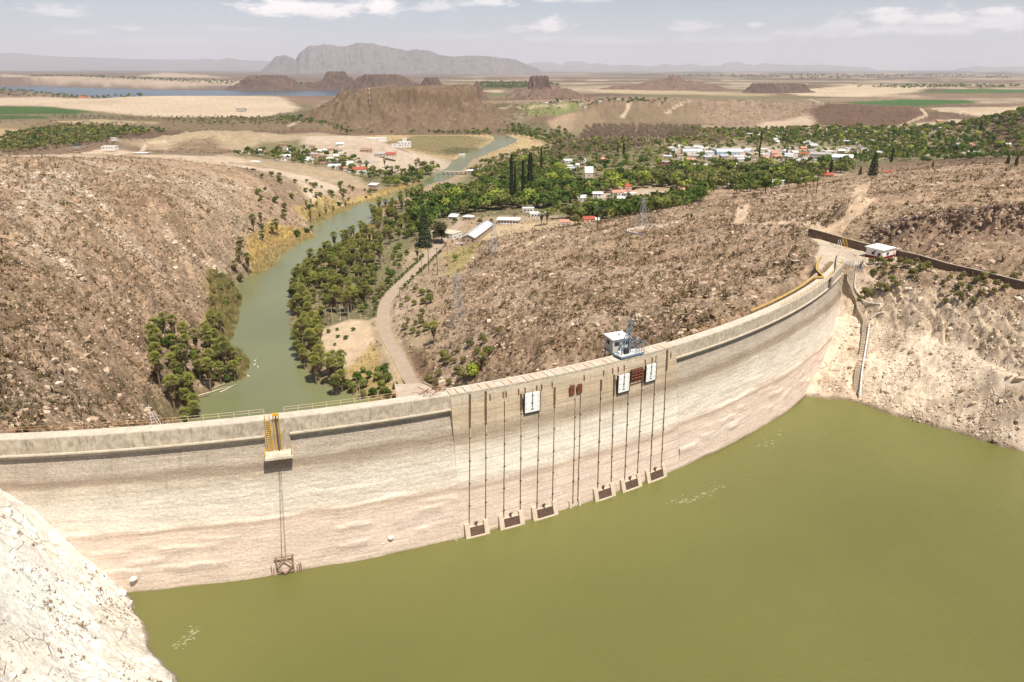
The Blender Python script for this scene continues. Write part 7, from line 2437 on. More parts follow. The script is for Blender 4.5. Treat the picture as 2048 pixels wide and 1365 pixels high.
# foot pads of the old switchback lookout wall
lw = [P(a, b, -22) for a, b in ((1300, 452), (1272, 458), (1253, 462), (1262, 470), (1290, 473))]
lw = [hit(a, b) for a, b in ((1290, 456), (1270, 459), (1255, 463), (1262, 468), (1288, 471))]
g = thing("lookout_wall", "low white curved wall of the small lookout on the brow of the dry hill", "wall")
sp_ = smooth_pts([(p.x, p.y) for p in lw], 4)
wall_strip(sp_, [gz(p.x, p.y) - 1 for p in sp_], [gz(p.x, p.y) + .9 for p in sp_], .5).build("wall", W_WHITE, g)

# ================================================================== planting
PALM_PARTS = ('crown', 'dead_fronds', 'trunk')
def palms(pxs, z, n, dmin, label, group, smin=.85, smax=1.2, zmin=None):
    n = int(n * 1.28)
    dmin *= .84
    for (x, y) in spaced(pxs, z, n, dmin, rngT, OCC):
        zz = gz(x, y)
        if zz < RIVER_Z + .2:
            zz = RIVER_Z
        k = rngT.randint(len(PALMS))
        s_ = rngT.uniform(smin, smax)
        plant("fan_palm", PALMS[k], x, y, zz, s_, rngT.rand() * 6.28, label, "palm", group, PALM_PARTS, s_ * rngT.uniform(.85, 1.15))
palms([(640, 520), (680, 488), (712, 470), (740, 480), (762, 500), (770, 530), (745, 575), (728, 630), (690, 640), (655, 632), (640, 648), (615, 668), (588, 650), (578, 600), (583, 560), (606, 532)], -59.5, 105, 4.0,
      "bushy fan palm in the dense palm grove on the right bank of the green river", "fan palms of the dense riverside grove")
palms([(588, 650), (640, 650), (645, 720), (640, 765), (615, 760), (600, 735), (590, 690)], -60, 22, 3.4,
      "fan palm in the narrow row along the water left of the sandy park", "fan palms along the water by the sandy park")
palms([(742, 428), (775, 408), (815, 398), (838, 420), (842, 455), (820, 485), (775, 500), (752, 470)], -58.5, 34, 5.0,
      "fan palm in the upper grove between the river and the dark cypress", "fan palms of the upper grove")
palms([(655, 735), (700, 738), (706, 765), (672, 785), (650, 770)], -59.5, 7, 3.6,
      "tall fan palm in the small clump at the river corner below the sandy park", "fan palms at the river corner")
palms([(310, 790), (322, 735), (350, 715), (410, 720), (440, 705), (470, 715), (480, 750), (440, 770), (395, 790), (388, 845), (345, 855)], -59, 32, 3.6,
      "fan palm in the green clump at the foot of the left canyon wall", "fan palms at the foot of the canyon wall")
palms([(410, 655), (440, 635), (452, 665), (430, 700), (410, 700)], -57, 6, 3.5, "fan palm in the small group above the left palm clump", "fan palms above the left clump")
palms([(462, 545), (490, 520), (502, 535), (480, 560)], -58, 5, 3.5, "fan palm in the little group beside the golden reeds on the left bank", "fan palms beside the golden reeds")
palms([(500, 480), (540, 460), (560, 470), (520, 490)], -55, 5, 4, "slender fan palm above the golden reeds on the left bank", "slender palms above the reeds")
palms([(600, 425), (680, 395), (740, 378), (745, 388), (690, 410), (620, 440)], -58, 14, 5, "fan palm in the dark bushes along the far left bank", "fan palms of the far left bank", .55, .8)
palms([(840, 400), (900, 395), (930, 415), (1000, 425), (1010, 400), (1100, 395), (1130, 405), (1060, 375), (960, 380), (860, 385)], -56, 24, 9,
      "fan palm standing among the leafy trees behind the long shed", "fan palms among the leafy trees", .9, 1.3)
palms([(1180, 400), (1240, 405), (1340, 425), (1330, 440), (1230, 430), (1150, 425)], -50, 14, 9, "fan palm at the near edge of the town behind the dry hill", "fan palms at the near edge of the town", .9, 1.3)
palms([(1160, 380), (1500, 350), (1600, 335), (1500, 345), (1300, 372)], -50, 12, 12, "fan palm rising above the town trees", "fan palms above the town trees", 1, 1.4)
palms([(700, 340), (760, 330), (840, 320), (870, 335), (800, 360), (740, 350)], -56, 12, 7, "fan palm on the village side of the river near the bridge", "fan palms near the bridge")
for (a, b, s_, lab) in ((1083, 452, 1.15, "tall slim fan palm on the dry lot, left of the pair"), (1094, 450, 1.25, "tall fan palm on the dry lot, the thicker right one of the pair"),
                        (868, 688, 1.0, "lone fan palm on the scrub slope right of the river road"), (965, 742, .7, "small young palm at the foot of the dry hill behind the dam"),
                        (1120, 300, 1.9, "very tall slender palm rising beside the golden meadow"), (835, 520, .8, "small fan palm in the bushes left of the road hedge")):
    p = hit(a, b)
    plant("fan_palm", PALMS[2], p.x, p.y, p.z, s_, 1.0, lab, "palm", None, PALM_PARTS)
# named single trees
def one(name, proto, a, b, s_, lab, cat="tree", sz=None):
    p = hit(a, b)
    OCC.append((p.x, p.y, 3.0))
    return plant(name, proto, p.x, p.y, p.z, s_, rngT.rand() * 6, lab, cat, None, ('crown', 'trunk'), sz)
one("cypress_tree", CONES[0], 850, 493, 1.55, "big dark cypress at the head of the river road, left of the two conifers", sz=1.75)
one("pine_tree", PINE[0], 884, 494, 1.75, "broad dark pine at the head of the river road in front of the workshop", sz=1.7)
one("round_tree", B_DARK[0], 910, 446, .55, "small round dark tree in front of the white house behind the workshop")
one("olive_tree", B_OLIVE[0], 960, 449, .6, "rounded yellowish olive tree behind the long shed, left one of two")
one("olive_tree", B_OLIVE[1], 983, 447, .5, "rounded brownish olive tree behind the long shed, right one of two")
one("green_shrub", B_MID[0], 968, 470, .62, "bright green tree at the right back corner of the long shed")
one("palo_verde", B_LIGHT[0], 945, 757, .75, "bright lime green tree on the slope behind the dam left of the gate section")
one("bushy_tree", B_OLIVE[0], 1150, 452, 1.0, "wide olive tree standing between the two red roofed houses on the dry lot")
one("round_tree", B_DARK[1], 1530, 388, 1.35, "very large rounded dark green tree in front of the bright white hall")
one("green_shrub", B_LIGHT[1], 912, 522, .5, "bright green shrub on the grass slope above the river road")
one("bare_tree", B_BARE[0], 1030, 440, .9, "pale leafless tree behind the white pavilion")
for i, (a, b, s_, sz, lab) in enumerate([(1023, 412, 1.5, 2.5, "tall narrow dark cypress, leftmost of the tall group behind the leafy trees"), (1030, 410, 1.1, 2.0, "thin dark cypress, second in the tall group behind the leafy trees"),
        (1046, 402, 1.4, 2.1, "narrow dark cypress, third in the tall group behind the leafy trees"), (1060, 392, 2.6, 2.3, "broad double headed dark cypress at the right of the tall group"),
        (1082, 350, 1.1, 1.8, "thin dark cypress standing apart behind the tall cypress group"), (1518, 316, .9, 1.3, "thin dark cypress right of the arched warehouse"),
        (1521, 290, 1.6, 1.05, "pointed dark cypress at the far edge of the town above the warehouses"), (1502, 282, 1.0, .6, "small dark cypress left of the pointed one at the far edge"),
        (1569, 282, 1.0, .75, "small thin cypress on the far edge beneath the pale hill"), (1660, 352, 1.6, .9, "dark cypress behind the dark red roofed long house"),
        (1782, 326, 1.3, 1.0, "dark cypress in the trees right of the white hall"), (1235, 312, 1.0, .9, "thin cypress beside the pecan orchard, left one of two"),
        (1247, 312, 1.3, 1.0, "dark cypress beside the pecan orchard, right one of two"), (1455, 365, 1.4, .9, "dark cypress in the dense green trees in front of the warehouses"),
        (1960, 262, 1.6, .8, "dark cypress left of the far cypress row at right")]):
    one("cypress_tree", COLS[i % 2], a, b, s_, lab, sz=sz)
for i, (a, b, s_, lab) in enumerate([(1573, 310, .62, "dark conical cypress in the town beside the small church"), (1745, 352, .95, "dark conical tree at the right where the town meets the hill"),
        (1720, 350, .6, "smaller dark conical tree left of the one where town meets hill"), (900, 432, .8, "dark conical tree rising from the leafy trees behind the workshop"),
        (965, 405, .95, "tall dark conical tree in the leafy trees near the river"), (1245, 362, .9, "dark conical tree behind the red roofed cluster"), (1352, 352, .9, "dark conical tree in the trees right of the red roofed cluster"),
        (2015, 328, .35, "tiny dark conical tree on the crest of the right hill, left one"), (2032, 330, .35, "tiny dark conical tree on the crest of the right hill, right one"), (1865, 335, .45, "small dark round conifer on the brow of the right hill")]):
    one("conifer", CONES[i % 2], a, b, s_, lab)
for i in range(16):
    a = 1968 + i * 2.9 + rngT.normal() * .6
    p = P(a, 256 - i * .5, -42)
    plant("cypress_tree", COLS[i % 2], p.x, p.y, gz(p.x, p.y), 2.0, 0, "cypress in the dark row at the far right beyond the town", "tree", "cypresses of the far right row", ('crown',), .9 + .25 * rngT.rand())
# clipped round bushes along the river road and in the sandy park
hedge = [(866, 515), (862, 519), (858, 523), (851, 529), (847, 533), (843, 537), (838, 541), (833, 545), (829, 549), (824, 553), (818, 557), (812, 561), (806, 565), (801, 569), (796, 573), (791, 577), (785, 582), (781, 587), (776, 592), (771, 598), (763, 610), (757, 620), (752, 634)]
hedge2 = [(893, 507), (889, 511), (885, 515), (880, 521), (876, 526), (872, 530), (867, 535), (862, 540), (857, 544), (852, 549), (846, 554), (840, 559), (833, 564), (828, 568), (822, 572), (815, 577), (808, 583)]
def bushrow(row, side, off):
    for (a, b) in row:
        p = P(a, b, -56)
        # keep them just off the kerb
        d = [math.hypot(p.x - q.x, p.y - q.y) for q in rps]
        i = int(np.argmin(d))
        a_, b_ = rps[max(i - 1, 0)], rps[min(i + 1, len(rps) - 1)]
        t = (b_ - a_).normalized()
        nx, ny = -t.y * off, t.x * off
        x, y = rps[i].x + nx + rngT.normal() * .2, rps[i].y + ny + rngT.normal() * .2
        plant("round_bush", BUSH[rngT.randint(2)], x, y, gz(x, y), rngT.uniform(1.2, 1.6), rngT.rand() * 6, "clipped round dark bush in the row along the %s side of the river road" % side, "bush", "round bushes on the %s side of the road" % side, ('crown', 'trunk'))
bushrow(hedge, "river", 4.0)
bushrow(hedge2, "hill", -4.0)
for i, (a, b, lab) in enumerate([(657, 666, "round bush in the sandy park, leftmost of the upper row"), (675, 661, "round bush in the sandy park, middle of the upper row"), (707, 662, "round bush in the sandy park, right end of the upper row"),
                              (675, 676, "small round bush in the sandy park in the middle row"), (692, 679, "round bush in the sandy park, right one of the middle row"), (670, 692, "smallest round bush in the sandy park, the lowest one")]):
    p = hit(a, b)
    plant("round_bush", BUSH[i % 2], p.x, p.y, p.z, (1.6, 1.2, 1.6, 1.3, 1.7, 1)[i], i, lab, "bush", None, ('crown', 'trunk'), (1.2, .9, 1.2, 1., 1.3, .8)[i])
# leafy trees
KINDS = {'dark': (B_DARK, "dark green"), 'mid': (B_MID, "mid green"), 'light': (B_LIGHT, "bright light green"), 'olive': (B_OLIVE, "dull olive")}
big_n = [0]
CORE = WP([(1350, 286), (1500, 288), (1640, 294), (1740, 298), (1730, 318), (1600, 326), (1500, 326), (1380, 322), (1340, 308)], -47)
STUFF = {k: [] for k in list(KINDS) + ['bare']}
def grove(pxs, z, n, dmin, mixp, text, smin=.7, smax=1.25, single=True, cap=None, bush=False):
    if not bush:
        smin, smax = smin * 1.1, smax * 1.12
    pts = spaced(pxs, z, n, dmin, rngT, OCC)
    ks, pr = zip(*mixp.items())
    for i, (x, y) in enumerate(pts):
        k = ks[rngT.choice(len(ks), p=np.array(pr) / sum(pr))]
        s_ = rngT.uniform(smin, smax)
        zz = gz(x, y)
        if zz < RIVER_Z:
            continue
        if not single and rngT.rand() < .62 and poly_sd(CORE, np.array([x]), np.array([y]))[0] < 0:
            continue
        if single and (cap is None or i < cap):
            big_n[0] += 1
            pro, cn = (KINDS[k] if k != 'bare' else (B_BARE, "leafless brown"))
            wd = 'bush' if bush else 'tree'
            plant(("river_bush" if bush else "leafy_tree") if k != 'bare' else "bare_tree", pro[rngT.randint(len(pro))], x, y, zz, s_, rngT.rand() * 6, "%s %s %s" % (cn, wd, text), wd, "%s %s growing %s" % (cn, 'bushes' if bush else 'trees', text), ('crown', 'trunk'), s_ * rngT.uniform(.85, 1.15))
        else:
            STUFF[k].append((x, y, zz, s_))
WOOD = [(820, 432), (838, 400), (880, 384), (940, 372), (1010, 365), (1110, 362), (1170, 370), (1190, 392), (1130, 412), (1060, 418), (1000, 420), (930, 430), (900, 428), (850, 470)]
BROW = [(1110, 432), (1200, 415), (1240, 408), (1350, 402), (1420, 395), (1400, 412), (1340, 440), (1240, 443), (1160, 440)]
BELT = [(1160, 375), (1220, 350), (1340, 342), (1500, 340), (1620, 342), (1690, 335), (1700, 352), (1600, 372), (1490, 385), (1400, 378), (1300, 365), (1200, 380)]
VILL = [(470, 335), (500, 315), (600, 308), (700, 315), (760, 330), (800, 322), (870, 318), (890, 330), (840, 362), (790, 372), (750, 352), (690, 342), (560, 338)]
BRID = [(940, 340), (1000, 332), (1050, 320), (1110, 335), (1120, 360), (1020, 362), (950, 358)]
grove(WOOD, -55, 92, 9.0, {'dark': .55, 'mid': .28, 'light': .15, 'olive': .02}, "in the dense wood behind the long shed", 1.15, 1.9)
grove(BROW, -50, 34, 8.5, {'dark': .55, 'mid': .35, 'olive': .1}, "behind the brow of the dry hill", .95, 1.5)
grove(BELT, -49, 78, 11, {'dark': .22, 'mid': .5, 'light': .2, 'olive': .08}, "in the green belt in front of the town", 1.1, 1.8)
grove([(1430, 402), (1500, 380), (1640, 370), (1640, 382), (1560, 392), (1450, 410)], -46, 14, 7, {'dark': .3, 'mid': .5, 'light': .2}, "at the foot of the hill beside the tall pole", .8, 1.1)
grove(VILL, -50, 46, 9, {'dark': .3, 'mid': .45, 'olive': .25}, "in the village left of the river", .7, 1.25)
grove([(790, 370), (840, 350), (872, 340), (880, 348), (840, 372), (800, 384)], -59, 14, 6, {'dark': .4, 'mid': .5, 'light': .1}, "on the river bank below the bridge", .8, 1.25)
grove(BRID, -58, 22, 9, {'dark': .35, 'mid': .35, 'light': .15, 'olive': .15}, "on the right bank around the bridge", .9, 1.4)
# bushes on the river banks
grove([(520, 430), (580, 402), (640, 395), (720, 375), (760, 365), (770, 380), (700, 402), (640, 425), (620, 462), (590, 468), (560, 450), (520, 455)], -58, 50, 5, {'dark': .35, 'mid': .35, 'olive': .3}, "in the bushes along the far left bank", .35, .7, bush=True)
grove([(600, 468), (640, 460), (636, 470), (610, 478)], -61, 8, 3, {'mid': .6, 'dark': .4}, "on the point above the golden reeds", .4, .6, bush=True)
grove([(470, 690), (500, 700), (505, 725), (480, 735)], -61, 9, 3, {'mid': .6, 'light': .4}, "overhanging the water by the left palm clump", .35, .6, bush=True)
grove([(415, 590), (465, 568), (482, 600), (472, 650), (455, 690), (425, 690)], -60, 24, 4, {'olive': .7, 'mid': .3}, "in the reeds of the left bank above the palm clump", .3, .5, bush=True)
grove([(330, 730), (470, 725), (480, 755), (400, 780), (350, 780)], -60, 22, 4, {'dark': .6, 'mid': .4}, "between the palms of the left clump", .35, .6, bush=True)
grove([(585, 545), (650, 515), (690, 500), (680, 540), (640, 560), (600, 590), (578, 600)], -60, 22, 4.5, {'mid': .55, 'light': .25, 'dark': .2}, "on the river side of the palm grove", .55, 1.0, bush=True)
grove([(700, 590), (750, 560), (770, 540), (800, 500), (820, 510), (790, 565), (755, 600), (735, 640), (700, 635)], -58, 26, 4.5, {'mid': .4, 'dark': .4, 'olive': .2}, "between the palm grove and the road", .35, .65, bush=True)
grove([(690, 760), (730, 740), (760, 750), (795, 775), (790, 800), (740, 800), (700, 785)], -59, 20, 3.6, {'dark': .5, 'mid': .4, 'olive': .1}, "at the river corner behind the crest", .35, .6, bush=True)
grove([(800, 600), (835, 580), (860, 600), (870, 680), (840, 690), (805, 650)], -52, 18, 4, {'olive': .7, 'mid': .3}, "on the slope at the bend of the river road", .3, .5, bush=True)
grove([(850, 720), (900, 700), (990, 715), (1010, 745), (950, 770), (880, 770)], -46, 26, 4, {'olive': .7, 'mid': .2, 'bare': .3}, "in the gully behind the dam crest", .3, .55, bush=True)
grove([(1722, 536), (1790, 530), (1860, 552), (1830, 562), (1770, 556), (1728, 552)], -1, 22, 2.0, {'olive': .9, 'mid': .1}, "on the ledge below the guard house", .22, .4, bush=True)
grove([(1850, 575), (1930, 580), (2040, 600), (1990, 610), (1880, 600)], -3, 22, 2.4, {'olive': 1}, "along the ledge at the far right bank", .16, .36, bush=True)
grove([(640, 530), (700, 480), (740, 470), (765, 510), (745, 580), (720, 630), (650, 640), (610, 720), (590, 660), (590, 590)], -59.5, 60, 5, {'dark': .6, 'mid': .4}, "under the palms of the riverside grove", .35, .65, bush=True)
grove([(745, 430), (830, 400), (845, 460), (810, 500), (760, 490)], -58.5, 34, 5.5, {'dark': .5, 'mid': .5}, "under the palms of the upper grove", .5, .95, bush=True)
# beyond: town background, orchards, belts of trees (past the first three hundred they are one mass)
grove([(1340, 262), (1480, 262), (1700, 258), (2040, 262), (2048, 300), (1800, 330), (1700, 330), (1500, 332), (1350, 335), (1200, 345), (1120, 335), (1150, 312), (1330, 300)], -47, 1100, 8.5, {'dark': .22, 'mid': .45, 'light': .13, 'olive': .2}, "", .65, 1.2, False)
grove([(1820, 330), (1900, 318), (2040, 300), (2048, 325), (1950, 330)], -40, 40, 8, {'dark': .6, 'mid': .4}, "", .8, 1.2, False)
grove([(560, 247), (700, 250), (860, 252), (1000, 252), (1130, 262), (1150, 280), (1100, 285), (1040, 266), (850, 262), (700, 262), (580, 256)], -55, 560, 6.5, {'dark': .45, 'mid': .35, 'olive': .2}, "", .6, 1.1, False)
grove([(0, 275), (60, 262), (120, 254), (200, 252), (310, 262), (230, 275), (180, 285), (100, 295), (0, 302)], -44, 360, 8, {'mid': .4, 'dark': .15, 'olive': .45, 'light': .04}, "", .8, 1.4, False)
grove([(190, 262), (330, 258), (330, 266), (190, 270)], -46, 40, 7, {'dark': 1}, "", .6, .9, False)
grove([(310, 246), (480, 240), (640, 248), (560, 256), (380, 252)], -50, 160, 8, {'mid': .4, 'olive': .4, 'dark': .2}, "", .4, .8, False)
grove([(100, 246), (300, 250), (300, 262), (120, 256)], -46, 110, 7, {'bare': 1}, "", .6, .9, False)
grove([(100, 232), (340, 236), (560, 240), (300, 244), (120, 240)], -47, 200, 9, {'bare': .9, 'olive': .1}, "", .5, .8, False)
grove([(0, 186), (120, 190), (300, 202), (280, 205), (100, 198), (0, 196)], -49, 150, 14, {'mid': .5, 'dark': .4, 'olive': .1}, "", .8, 1.4, False)
grove([(60, 166), (280, 172), (500, 176), (640, 178), (700, 172), (480, 170), (250, 168), (70, 163)], -49, 420, 14, {'mid': .35, 'dark': .65}, "", 1.0, 1.8, False)
grove([(1090, 232), (1330, 236), (1330, 228), (1100, 226)], -49, 90, 10, {'mid': .6, 'dark': .4}, "", .6, 1, False)
grove([(960, 168), (1080, 166), (1120, 174), (1060, 180), (960, 178)], -47, 420, 20, {'dark': 1}, "", 1.4, 2.2, False)
grove([(1700, 176), (1900, 172), (2040, 174), (2040, 178), (1800, 180)], -47, 150, 30, {'dark': .5, 'mid': .5}, "", 1.2, 2, False)
grove([(1960, 150), (1500, 150), (1300, 152), (1600, 160), (2040, 158)], -40, 260, 60, {'dark': .7, 'olive': .3}, "", 2, 3.5, False)
grove([(1700, 262), (2040, 258), (2048, 300), (1850, 322), (1720, 328)], -45, 420, 9, {'dark': .3, 'mid': .5, 'light': .08, 'olive': .12}, "", .8, 1.4, False)
grove([(1480, 262), (1720, 262), (1720, 284), (1480, 286)], -46, 160, 9, {'dark': .3, 'mid': .5, 'olive': .2}, "", .7, 1.2, False)
grove(WOOD, -55, 200, 7, {'dark': .5, 'mid': .4, 'olive': .1}, "", .9, 1.5, False)
grove(BROW, -50, 120, 6.5, {'dark': .5, 'mid': .4, 'olive': .1}, "", .9, 1.5, False)
grove(BELT, -49, 400, 8, {'dark': .25, 'mid': .5, 'light': .1, 'olive': .15}, "", .9, 1.5, False)
grove(VILL, -50, 110, 9, {'dark': .3, 'mid': .4, 'olive': .3}, "", .5, 1.0, False)
grove(BRID, -58, 160, 7, {'dark': .3, 'mid': .4, 'olive': .3}, "", .8, 1.3, False)
grove([(960, 322), (1060, 300), (1110, 300), (1130, 320), (1110, 335), (1050, 322), (1000, 332)], -57, 110, 7, {'dark': .2, 'mid': .3, 'olive': .5}, "", .6, 1.0, False)
# pecan orchard: bare brown trees in rows
for zn, z, n_, sp, txt in (([(1165, 242), (1240, 238), (1380, 244), (1400, 262), (1390, 285), (1160, 285), (1170, 256)], -52, 170, 9, "in the brown pecan orchard"),):
    poly = WP(zn, z)
    lo, hi = poly.min(0), poly.max(0)
    c = []
    yy = lo[1]
    while yy < hi[1]:
        xx = lo[0]
        while xx < hi[0]:
            c.append((xx + rngT.normal() * 1.8, yy + rngT.normal() * 1.8))
            xx += 11.0
        yy += 17.0 if yy > lo[1] + 120 else 14.0
    c = np.array(c)
    c = c[poly_sd(poly, c[:, 0], c[:, 1]) < 0]
    c = c[:300]
    for (x, y) in c:
        s_ = rngT.uniform(1.1, 1.5)
        plant("pecan_tree", B_BARE[rngT.randint(3)], x, y, gz(x, y), s_, rngT.rand() * 6, "leafless brown pecan tree " + txt, "tree", "bare pecan trees of the orchard", ('crown', 'trunk'))
grove([(1020, 236), (1120, 240), (1110, 250), (1040, 250)], -52, 40, 9, {'bare': 1}, "", .8, 1.1, False)
grove([(1110, 292), (1240, 292), (1330, 300), (1200, 312), (1100, 318)], -53, 190, 8, {'bare': .5, 'olive': .35, 'mid': .15}, "", .9, 1.4, False)
grove([(1390, 262), (1500, 268), (1450, 292), (1340, 296), (1330, 285)], -50, 170, 8, {'bare': .5, 'olive': .5}, "", .8, 1.2, False)
# young plantation rows right of the mesa
for k in range(30):
    pass
mats = {'dark': M_LDARK, 'mid': M_LMID, 'light': M_LLIGHT, 'olive': M_LOLIVE, 'bare': M_LBARE}
rngS = np.random.RandomState(9)
LOW = {}
for k, pro in (('dark', B_DARK), ('mid', B_MID), ('light', B_LIGHT), ('olive', B_OLIVE), ('bare', B_BARE)):
    LOW[k] = []
    for q in range(3):
        lob = [(rngS.normal() * 1.5, rngS.normal() * 1.5, 4.6 + rngS.normal() * .8, 2.3) for _ in range(5)]
        V_, F_, T_ = crown_geo(rngS, 40 if k != 'bare' else 75, lob, 1.4 if k != 'bare' else .5, .8)
        LOW[k].append((V_, F_, T_))
for k, pts in STUFF.items():
    if not pts:
        continue
    a = np.array(pts)
    o = scatter("distant_%s_trees" % ("leafless" if k == 'bare' else k + "_green" if k != 'olive' else "olive"), [(v, f) for v, f, t in LOW[k]], a[:, :3], a[:, 3], mats[k], rngS, rngS.uniform(.8, 1.2, len(a)), rngS.rand(len(a)))
print('single leafy trees', big_n[0], 'mass', {k: len(v) for k, v in STUFF.items()})

# ================================================================== mesas and mountains
def land_mat(name, c1, c2, c3, scale, rough=0.95):
    m, nt, b = new_mat(name)
    p = nt.pos()
    f = nt.noise(p, scale, 8, 0.68)
    v = nt.noise(nt.pos((1, 1, .15)), scale * 4, 6, .7)
    c = nt.mix(nt.ramp(f, [(.38, 0.0), (.62, 1.0)]), c1, c2)
    c = nt.mix(nt.ramp(v, [(.52, 0.0), (.66, .8)]), c, c3)
    d = nt.voro(nt.pos((1, 1, 0)), scale * 9)
    c = nt.mix(nt.ramp(d, [(.15, .5), (.4, 0.0)]), c, tuple(x * .45 for x in c1))
    nt.L.new(c, b.inputs['Base Color'])
    b.inputs['Roughness'].default_value = rough
    b.inputs['Specular IOR Level'].default_value = 0.1
    return m
def relief(name, label, cx, cy, rot, W, D, nx, ny, hfun, mat, z0=-60, kind='structure'):
    """a hill built as its own sheet, sunk into the plain at its edge"""
    u, v = np.meshgrid(np.linspace(-1, 1, nx), np.linspace(-1, 1, ny))
    X, Y = u * W, v * D
    Z = hfun(X, Y, u, v)
    c, s_ = math.cos(rot), math.sin(rot)
    V = np.stack([cx + X * c - Y * s_, cy + X * s_ + Y * c, Z + z0], -1).reshape(-1, 3)
    me = np_mesh(name, V, grid_faces(ny, nx), mat, True)
    return tag(link(name, me), None, None, None, kind)
M_MESA = land_mat("mesa rock and scrub", (0.19, 0.13, 0.084), (0.135, 0.094, 0.06), (0.26, 0.19, 0.13), .03)
M_DHILL = land_mat("dark lava hill", (0.10, 0.068, 0.055), (0.135, 0.09, 0.07), (0.19, 0.13, 0.10), .012)
M_BHILL = land_mat("brown hill", (0.19, 0.125, 0.09), (0.15, 0.10, 0.075), (0.28, 0.20, 0.15), .008)
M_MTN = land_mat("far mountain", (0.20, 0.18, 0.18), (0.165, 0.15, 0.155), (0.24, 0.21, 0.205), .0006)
# the flat topped mesa: outline traced against the plain, cliffs under the rim, gullied talus below
c = P(822, 232, -50)
D0 = 1700.0
k = D0 / F_PX
FX, FZ = F_PX / CP, F_PX / CP ** 2      # photo pixels per unit slope sideways and upwards near the horizon
cx = (818 - 1024) * D0 / FX
cy = D0
def mesa_h(X, Y, u, v):
    a = np.arctan2(Y, X)
    # rim radius varies with direction; long axis left-right
    rimx, rimy = 140.0, 90.0
    rr = np.sqrt((X / rimx) ** 2 + (Y / rimy) ** 2) + 0.08 * fbm(X / 70, Y / 70, 4, 401) + 0.05 * ridged(X / 40, Y / 40, 4, 403)
    top = 82.0 - 8 * sstep(-20, -150, X) + 5 * fbm(X / 90, Y / 90, 3, 405)
    lft = sstep(20, -140, X)           # the left shoulder is a long slope without a cliff
    rr = rr - .0 * lft
    cliff = sstep(1.22 + .5 * lft, 0.90 - .35 * lft, rr)
    tal = np.clip(1 - (rr - 1.02) / 1.25, 0, 1)
    talus = 44 * tal ** 1.35 + 9 * tal * (ridged(X / 26, Y / 26, 4, 407) - .3) * (rr > 1)
    # rubble in front is lower: erosion amphitheatre
    h = talus + (top - 44) * cliff
    h = np.where(rr < .93, top + 1.5 * fbm(X / 15, Y / 15, 3, 409), h)
    edge = np.maximum(np.abs(u), np.abs(v))
    return h * sstep(1.0, .90, edge) - 34 + 24 * sstep(1, .9, edge)
relief("mesa", "", cx, cy, 0.05, 300, 235, 250, 160, mesa_h, M_MESA, -50)
# scrub on the mesa is its texture; radio mast and road sign beside it
p = P(736, 192, -30)
o = thing("radio_mast", "thin red and white mast on the left shoulder of the mesa", "mast", (p.x * .0 + (736 - 1024) * 1600 / FX, 1600, -10))
for i in range(6):
    MB().bar((0, 0, i * 5), (0, 0, i * 5 + 5), .45).build("mast_section", R_RED if i % 2 else R_WHITE, o)
MB().box(-1.2, 1.2, -.5, .5, 29, 31).build("antenna", R_WHITE, o)
def hump(name, px0, px1, ytop, ybase, D, mat, seed, flat=.3, peak=.5, nx=140, ny=50, rough=.25, deep=.6, zb=-50):
    """px0..px1 width at the base, ytop summit row, D distance in metres"""
    x0, x1 = (px0 - 1024) * D / FX, (px1 - 1024) * D / FX
    W = (x1 - x0) / 2
    H = (138 - ytop) / FZ * D * 1.0 + CAM_H - zb
    H = max(H, 8)
    def hf(X, Y, u, v):
        uu = u - (peak - .5) * 2 * (1 - np.abs(u))
        r = np.sqrt(uu ** 2 + v ** 2) + .10 * fbm(u * 3, v * 3, 4, seed)
        h = H * np.clip((1 - r) / (1 - flat), 0, 1) ** 1.5
        h += H * rough * sstep(1, .6, r) * (ridged(u * 5, v * 4, 5, seed + 3, .55) - .4) * .5
        return np.where(np.maximum(np.abs(u), np.abs(v)) > .985, -10, h) - 3
    return relief(name, "", (x0 + x1) / 2, D, 0, W, max(W * deep, 60), nx, ny, hf, mat, zb)
hump("dark_hill", 440, 640, 154, 165, 4300, M_DHILL, 421, .35, .45)
hump("dark_hill", 540, 730, 147, 168, 4400, M_DHILL, 425, .25, .8)
hump("dark_hill", 670, 900, 153, 175, 3800, M_DHILL, 429, .35, .35)
hump("dark_hill", 820, 905, 158, 172, 4000, M_DHILL, 433, .3, .5)
hump("butte", 1040, 1120, 157, 168, 2900, M_DHILL, 437, .42, .5, deep=1)
hump("brown_hill", 980, 1210, 166, 190, 2900, M_BHILL, 441, .12, .45)
hump("brown_hill", 930, 985, 166, 175, 2800, M_BHILL, 443, .1, .4)
hump("brown_hill", 1130, 1480, 164, 182, 4200, M_BHILL, 445, .3, .7, rough=.35)
hump("brown_hill", 1290, 1400, 154, 170, 4400, M_BHILL, 447, .2, .55)
hump("dark_hill", 1480, 1640, 168, 176, 3800, M_DHILL, 449, .6, .5, rough=.2)
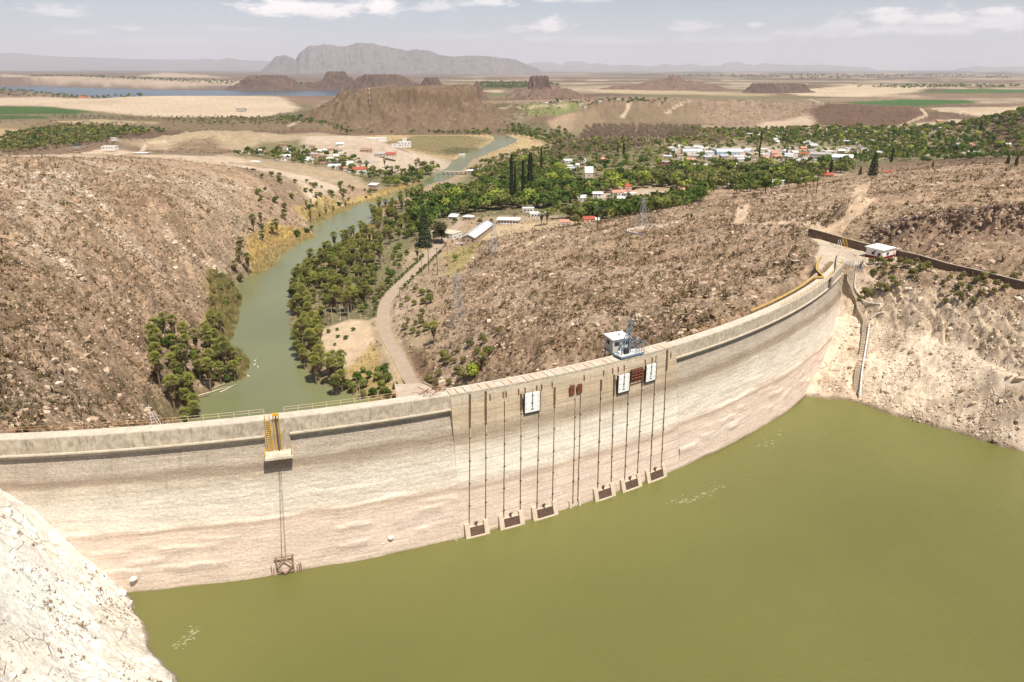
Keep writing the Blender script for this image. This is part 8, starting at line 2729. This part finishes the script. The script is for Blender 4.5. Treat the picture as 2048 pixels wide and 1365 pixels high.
# distant ranges: skyline traced as bearing and height, given real depth
def mountain_range(name, D, sky, deep, mat, seed, base=None, rough=1.0, z0=-60):
    sky = np.array(sky, float)
    xs = (sky[:, 0] - 1024) * D / FX
    hs = (138 - sky[:, 1]) / FZ * D + CAM_H - z0
    nx, ny = 420, 46
    x0, x1 = xs.min(), xs.max()
    u, v = np.meshgrid(np.linspace(0, 1, nx), np.linspace(-1, 1, ny))
    X = x0 + (x1 - x0) * u
    ridge = np.interp(X, xs, hs)
    sc_ = (x1 - x0)
    ridge_line = .05 * fbm(X / (sc_ * .12), X * 0, 3, seed)
    d = np.abs(v - ridge_line)
    prof = np.clip(1 - d / (1 - .2), 0, 1)
    h = ridge * (prof ** 1.15)
    det = ridged(X / (sc_ * .05), v * deep / (sc_ * .07) + X / (sc_ * .2), 5, seed + 2, .55) - .5
    h = h + ridge * .15 * rough * det * np.clip(d * 4, 0, 1) * prof
    h += ridge * .022 * fbm(X / (sc_ * .006), v * 9, 3, seed + 5) * rough * (prof > .02)
    h = h * sstep(0, .03, u) * sstep(1, .97, u)
    V = np.stack([X * (1 + v * deep / D), D + v * deep, h + z0 - 12], -1).reshape(-1, 3)
    return tag(link(name, np_mesh(name, V, grid_faces(ny, nx), mat, True)), None, None, None, 'structure')
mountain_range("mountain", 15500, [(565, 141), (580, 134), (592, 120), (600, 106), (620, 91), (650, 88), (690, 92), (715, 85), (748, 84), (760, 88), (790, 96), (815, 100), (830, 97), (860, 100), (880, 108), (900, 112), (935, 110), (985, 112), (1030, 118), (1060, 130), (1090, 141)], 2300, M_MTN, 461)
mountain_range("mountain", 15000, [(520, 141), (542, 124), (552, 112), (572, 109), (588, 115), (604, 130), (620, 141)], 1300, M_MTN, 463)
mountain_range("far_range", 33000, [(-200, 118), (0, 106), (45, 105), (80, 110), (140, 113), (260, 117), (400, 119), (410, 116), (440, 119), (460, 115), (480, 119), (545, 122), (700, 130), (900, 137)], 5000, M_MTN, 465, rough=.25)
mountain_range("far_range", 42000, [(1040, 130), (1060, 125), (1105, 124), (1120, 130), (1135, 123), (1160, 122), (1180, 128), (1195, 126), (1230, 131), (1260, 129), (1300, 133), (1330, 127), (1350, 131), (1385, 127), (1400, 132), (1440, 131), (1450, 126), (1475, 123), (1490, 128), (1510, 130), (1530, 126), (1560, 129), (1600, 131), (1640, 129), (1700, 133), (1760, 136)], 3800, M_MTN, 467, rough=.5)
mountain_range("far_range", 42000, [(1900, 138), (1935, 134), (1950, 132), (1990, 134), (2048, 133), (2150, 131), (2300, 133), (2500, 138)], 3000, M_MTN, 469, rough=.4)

# ================================================================== air
hz_ = MB().box(-118000, 118000, -24000, 118000, -80, 1500)
m = bpy.data.materials.new("thin desert haze")
m.use_nodes = True
nt = m.node_tree
nt.nodes.clear()
vo = nt.nodes.new('ShaderNodeVolumePrincipled')
vo.inputs['Color'].default_value = (0.90, 0.92, 1.0, 1)
vo.inputs['Density'].default_value = 0.000032
vo.inputs['Anisotropy'].default_value = 0.0
ou = nt.nodes.new('ShaderNodeOutputMaterial')
nt.links.new(vo.outputs[0], ou.inputs['Volume'])
tag(hz_.build("haze", m), None, None, None, 'stuff')
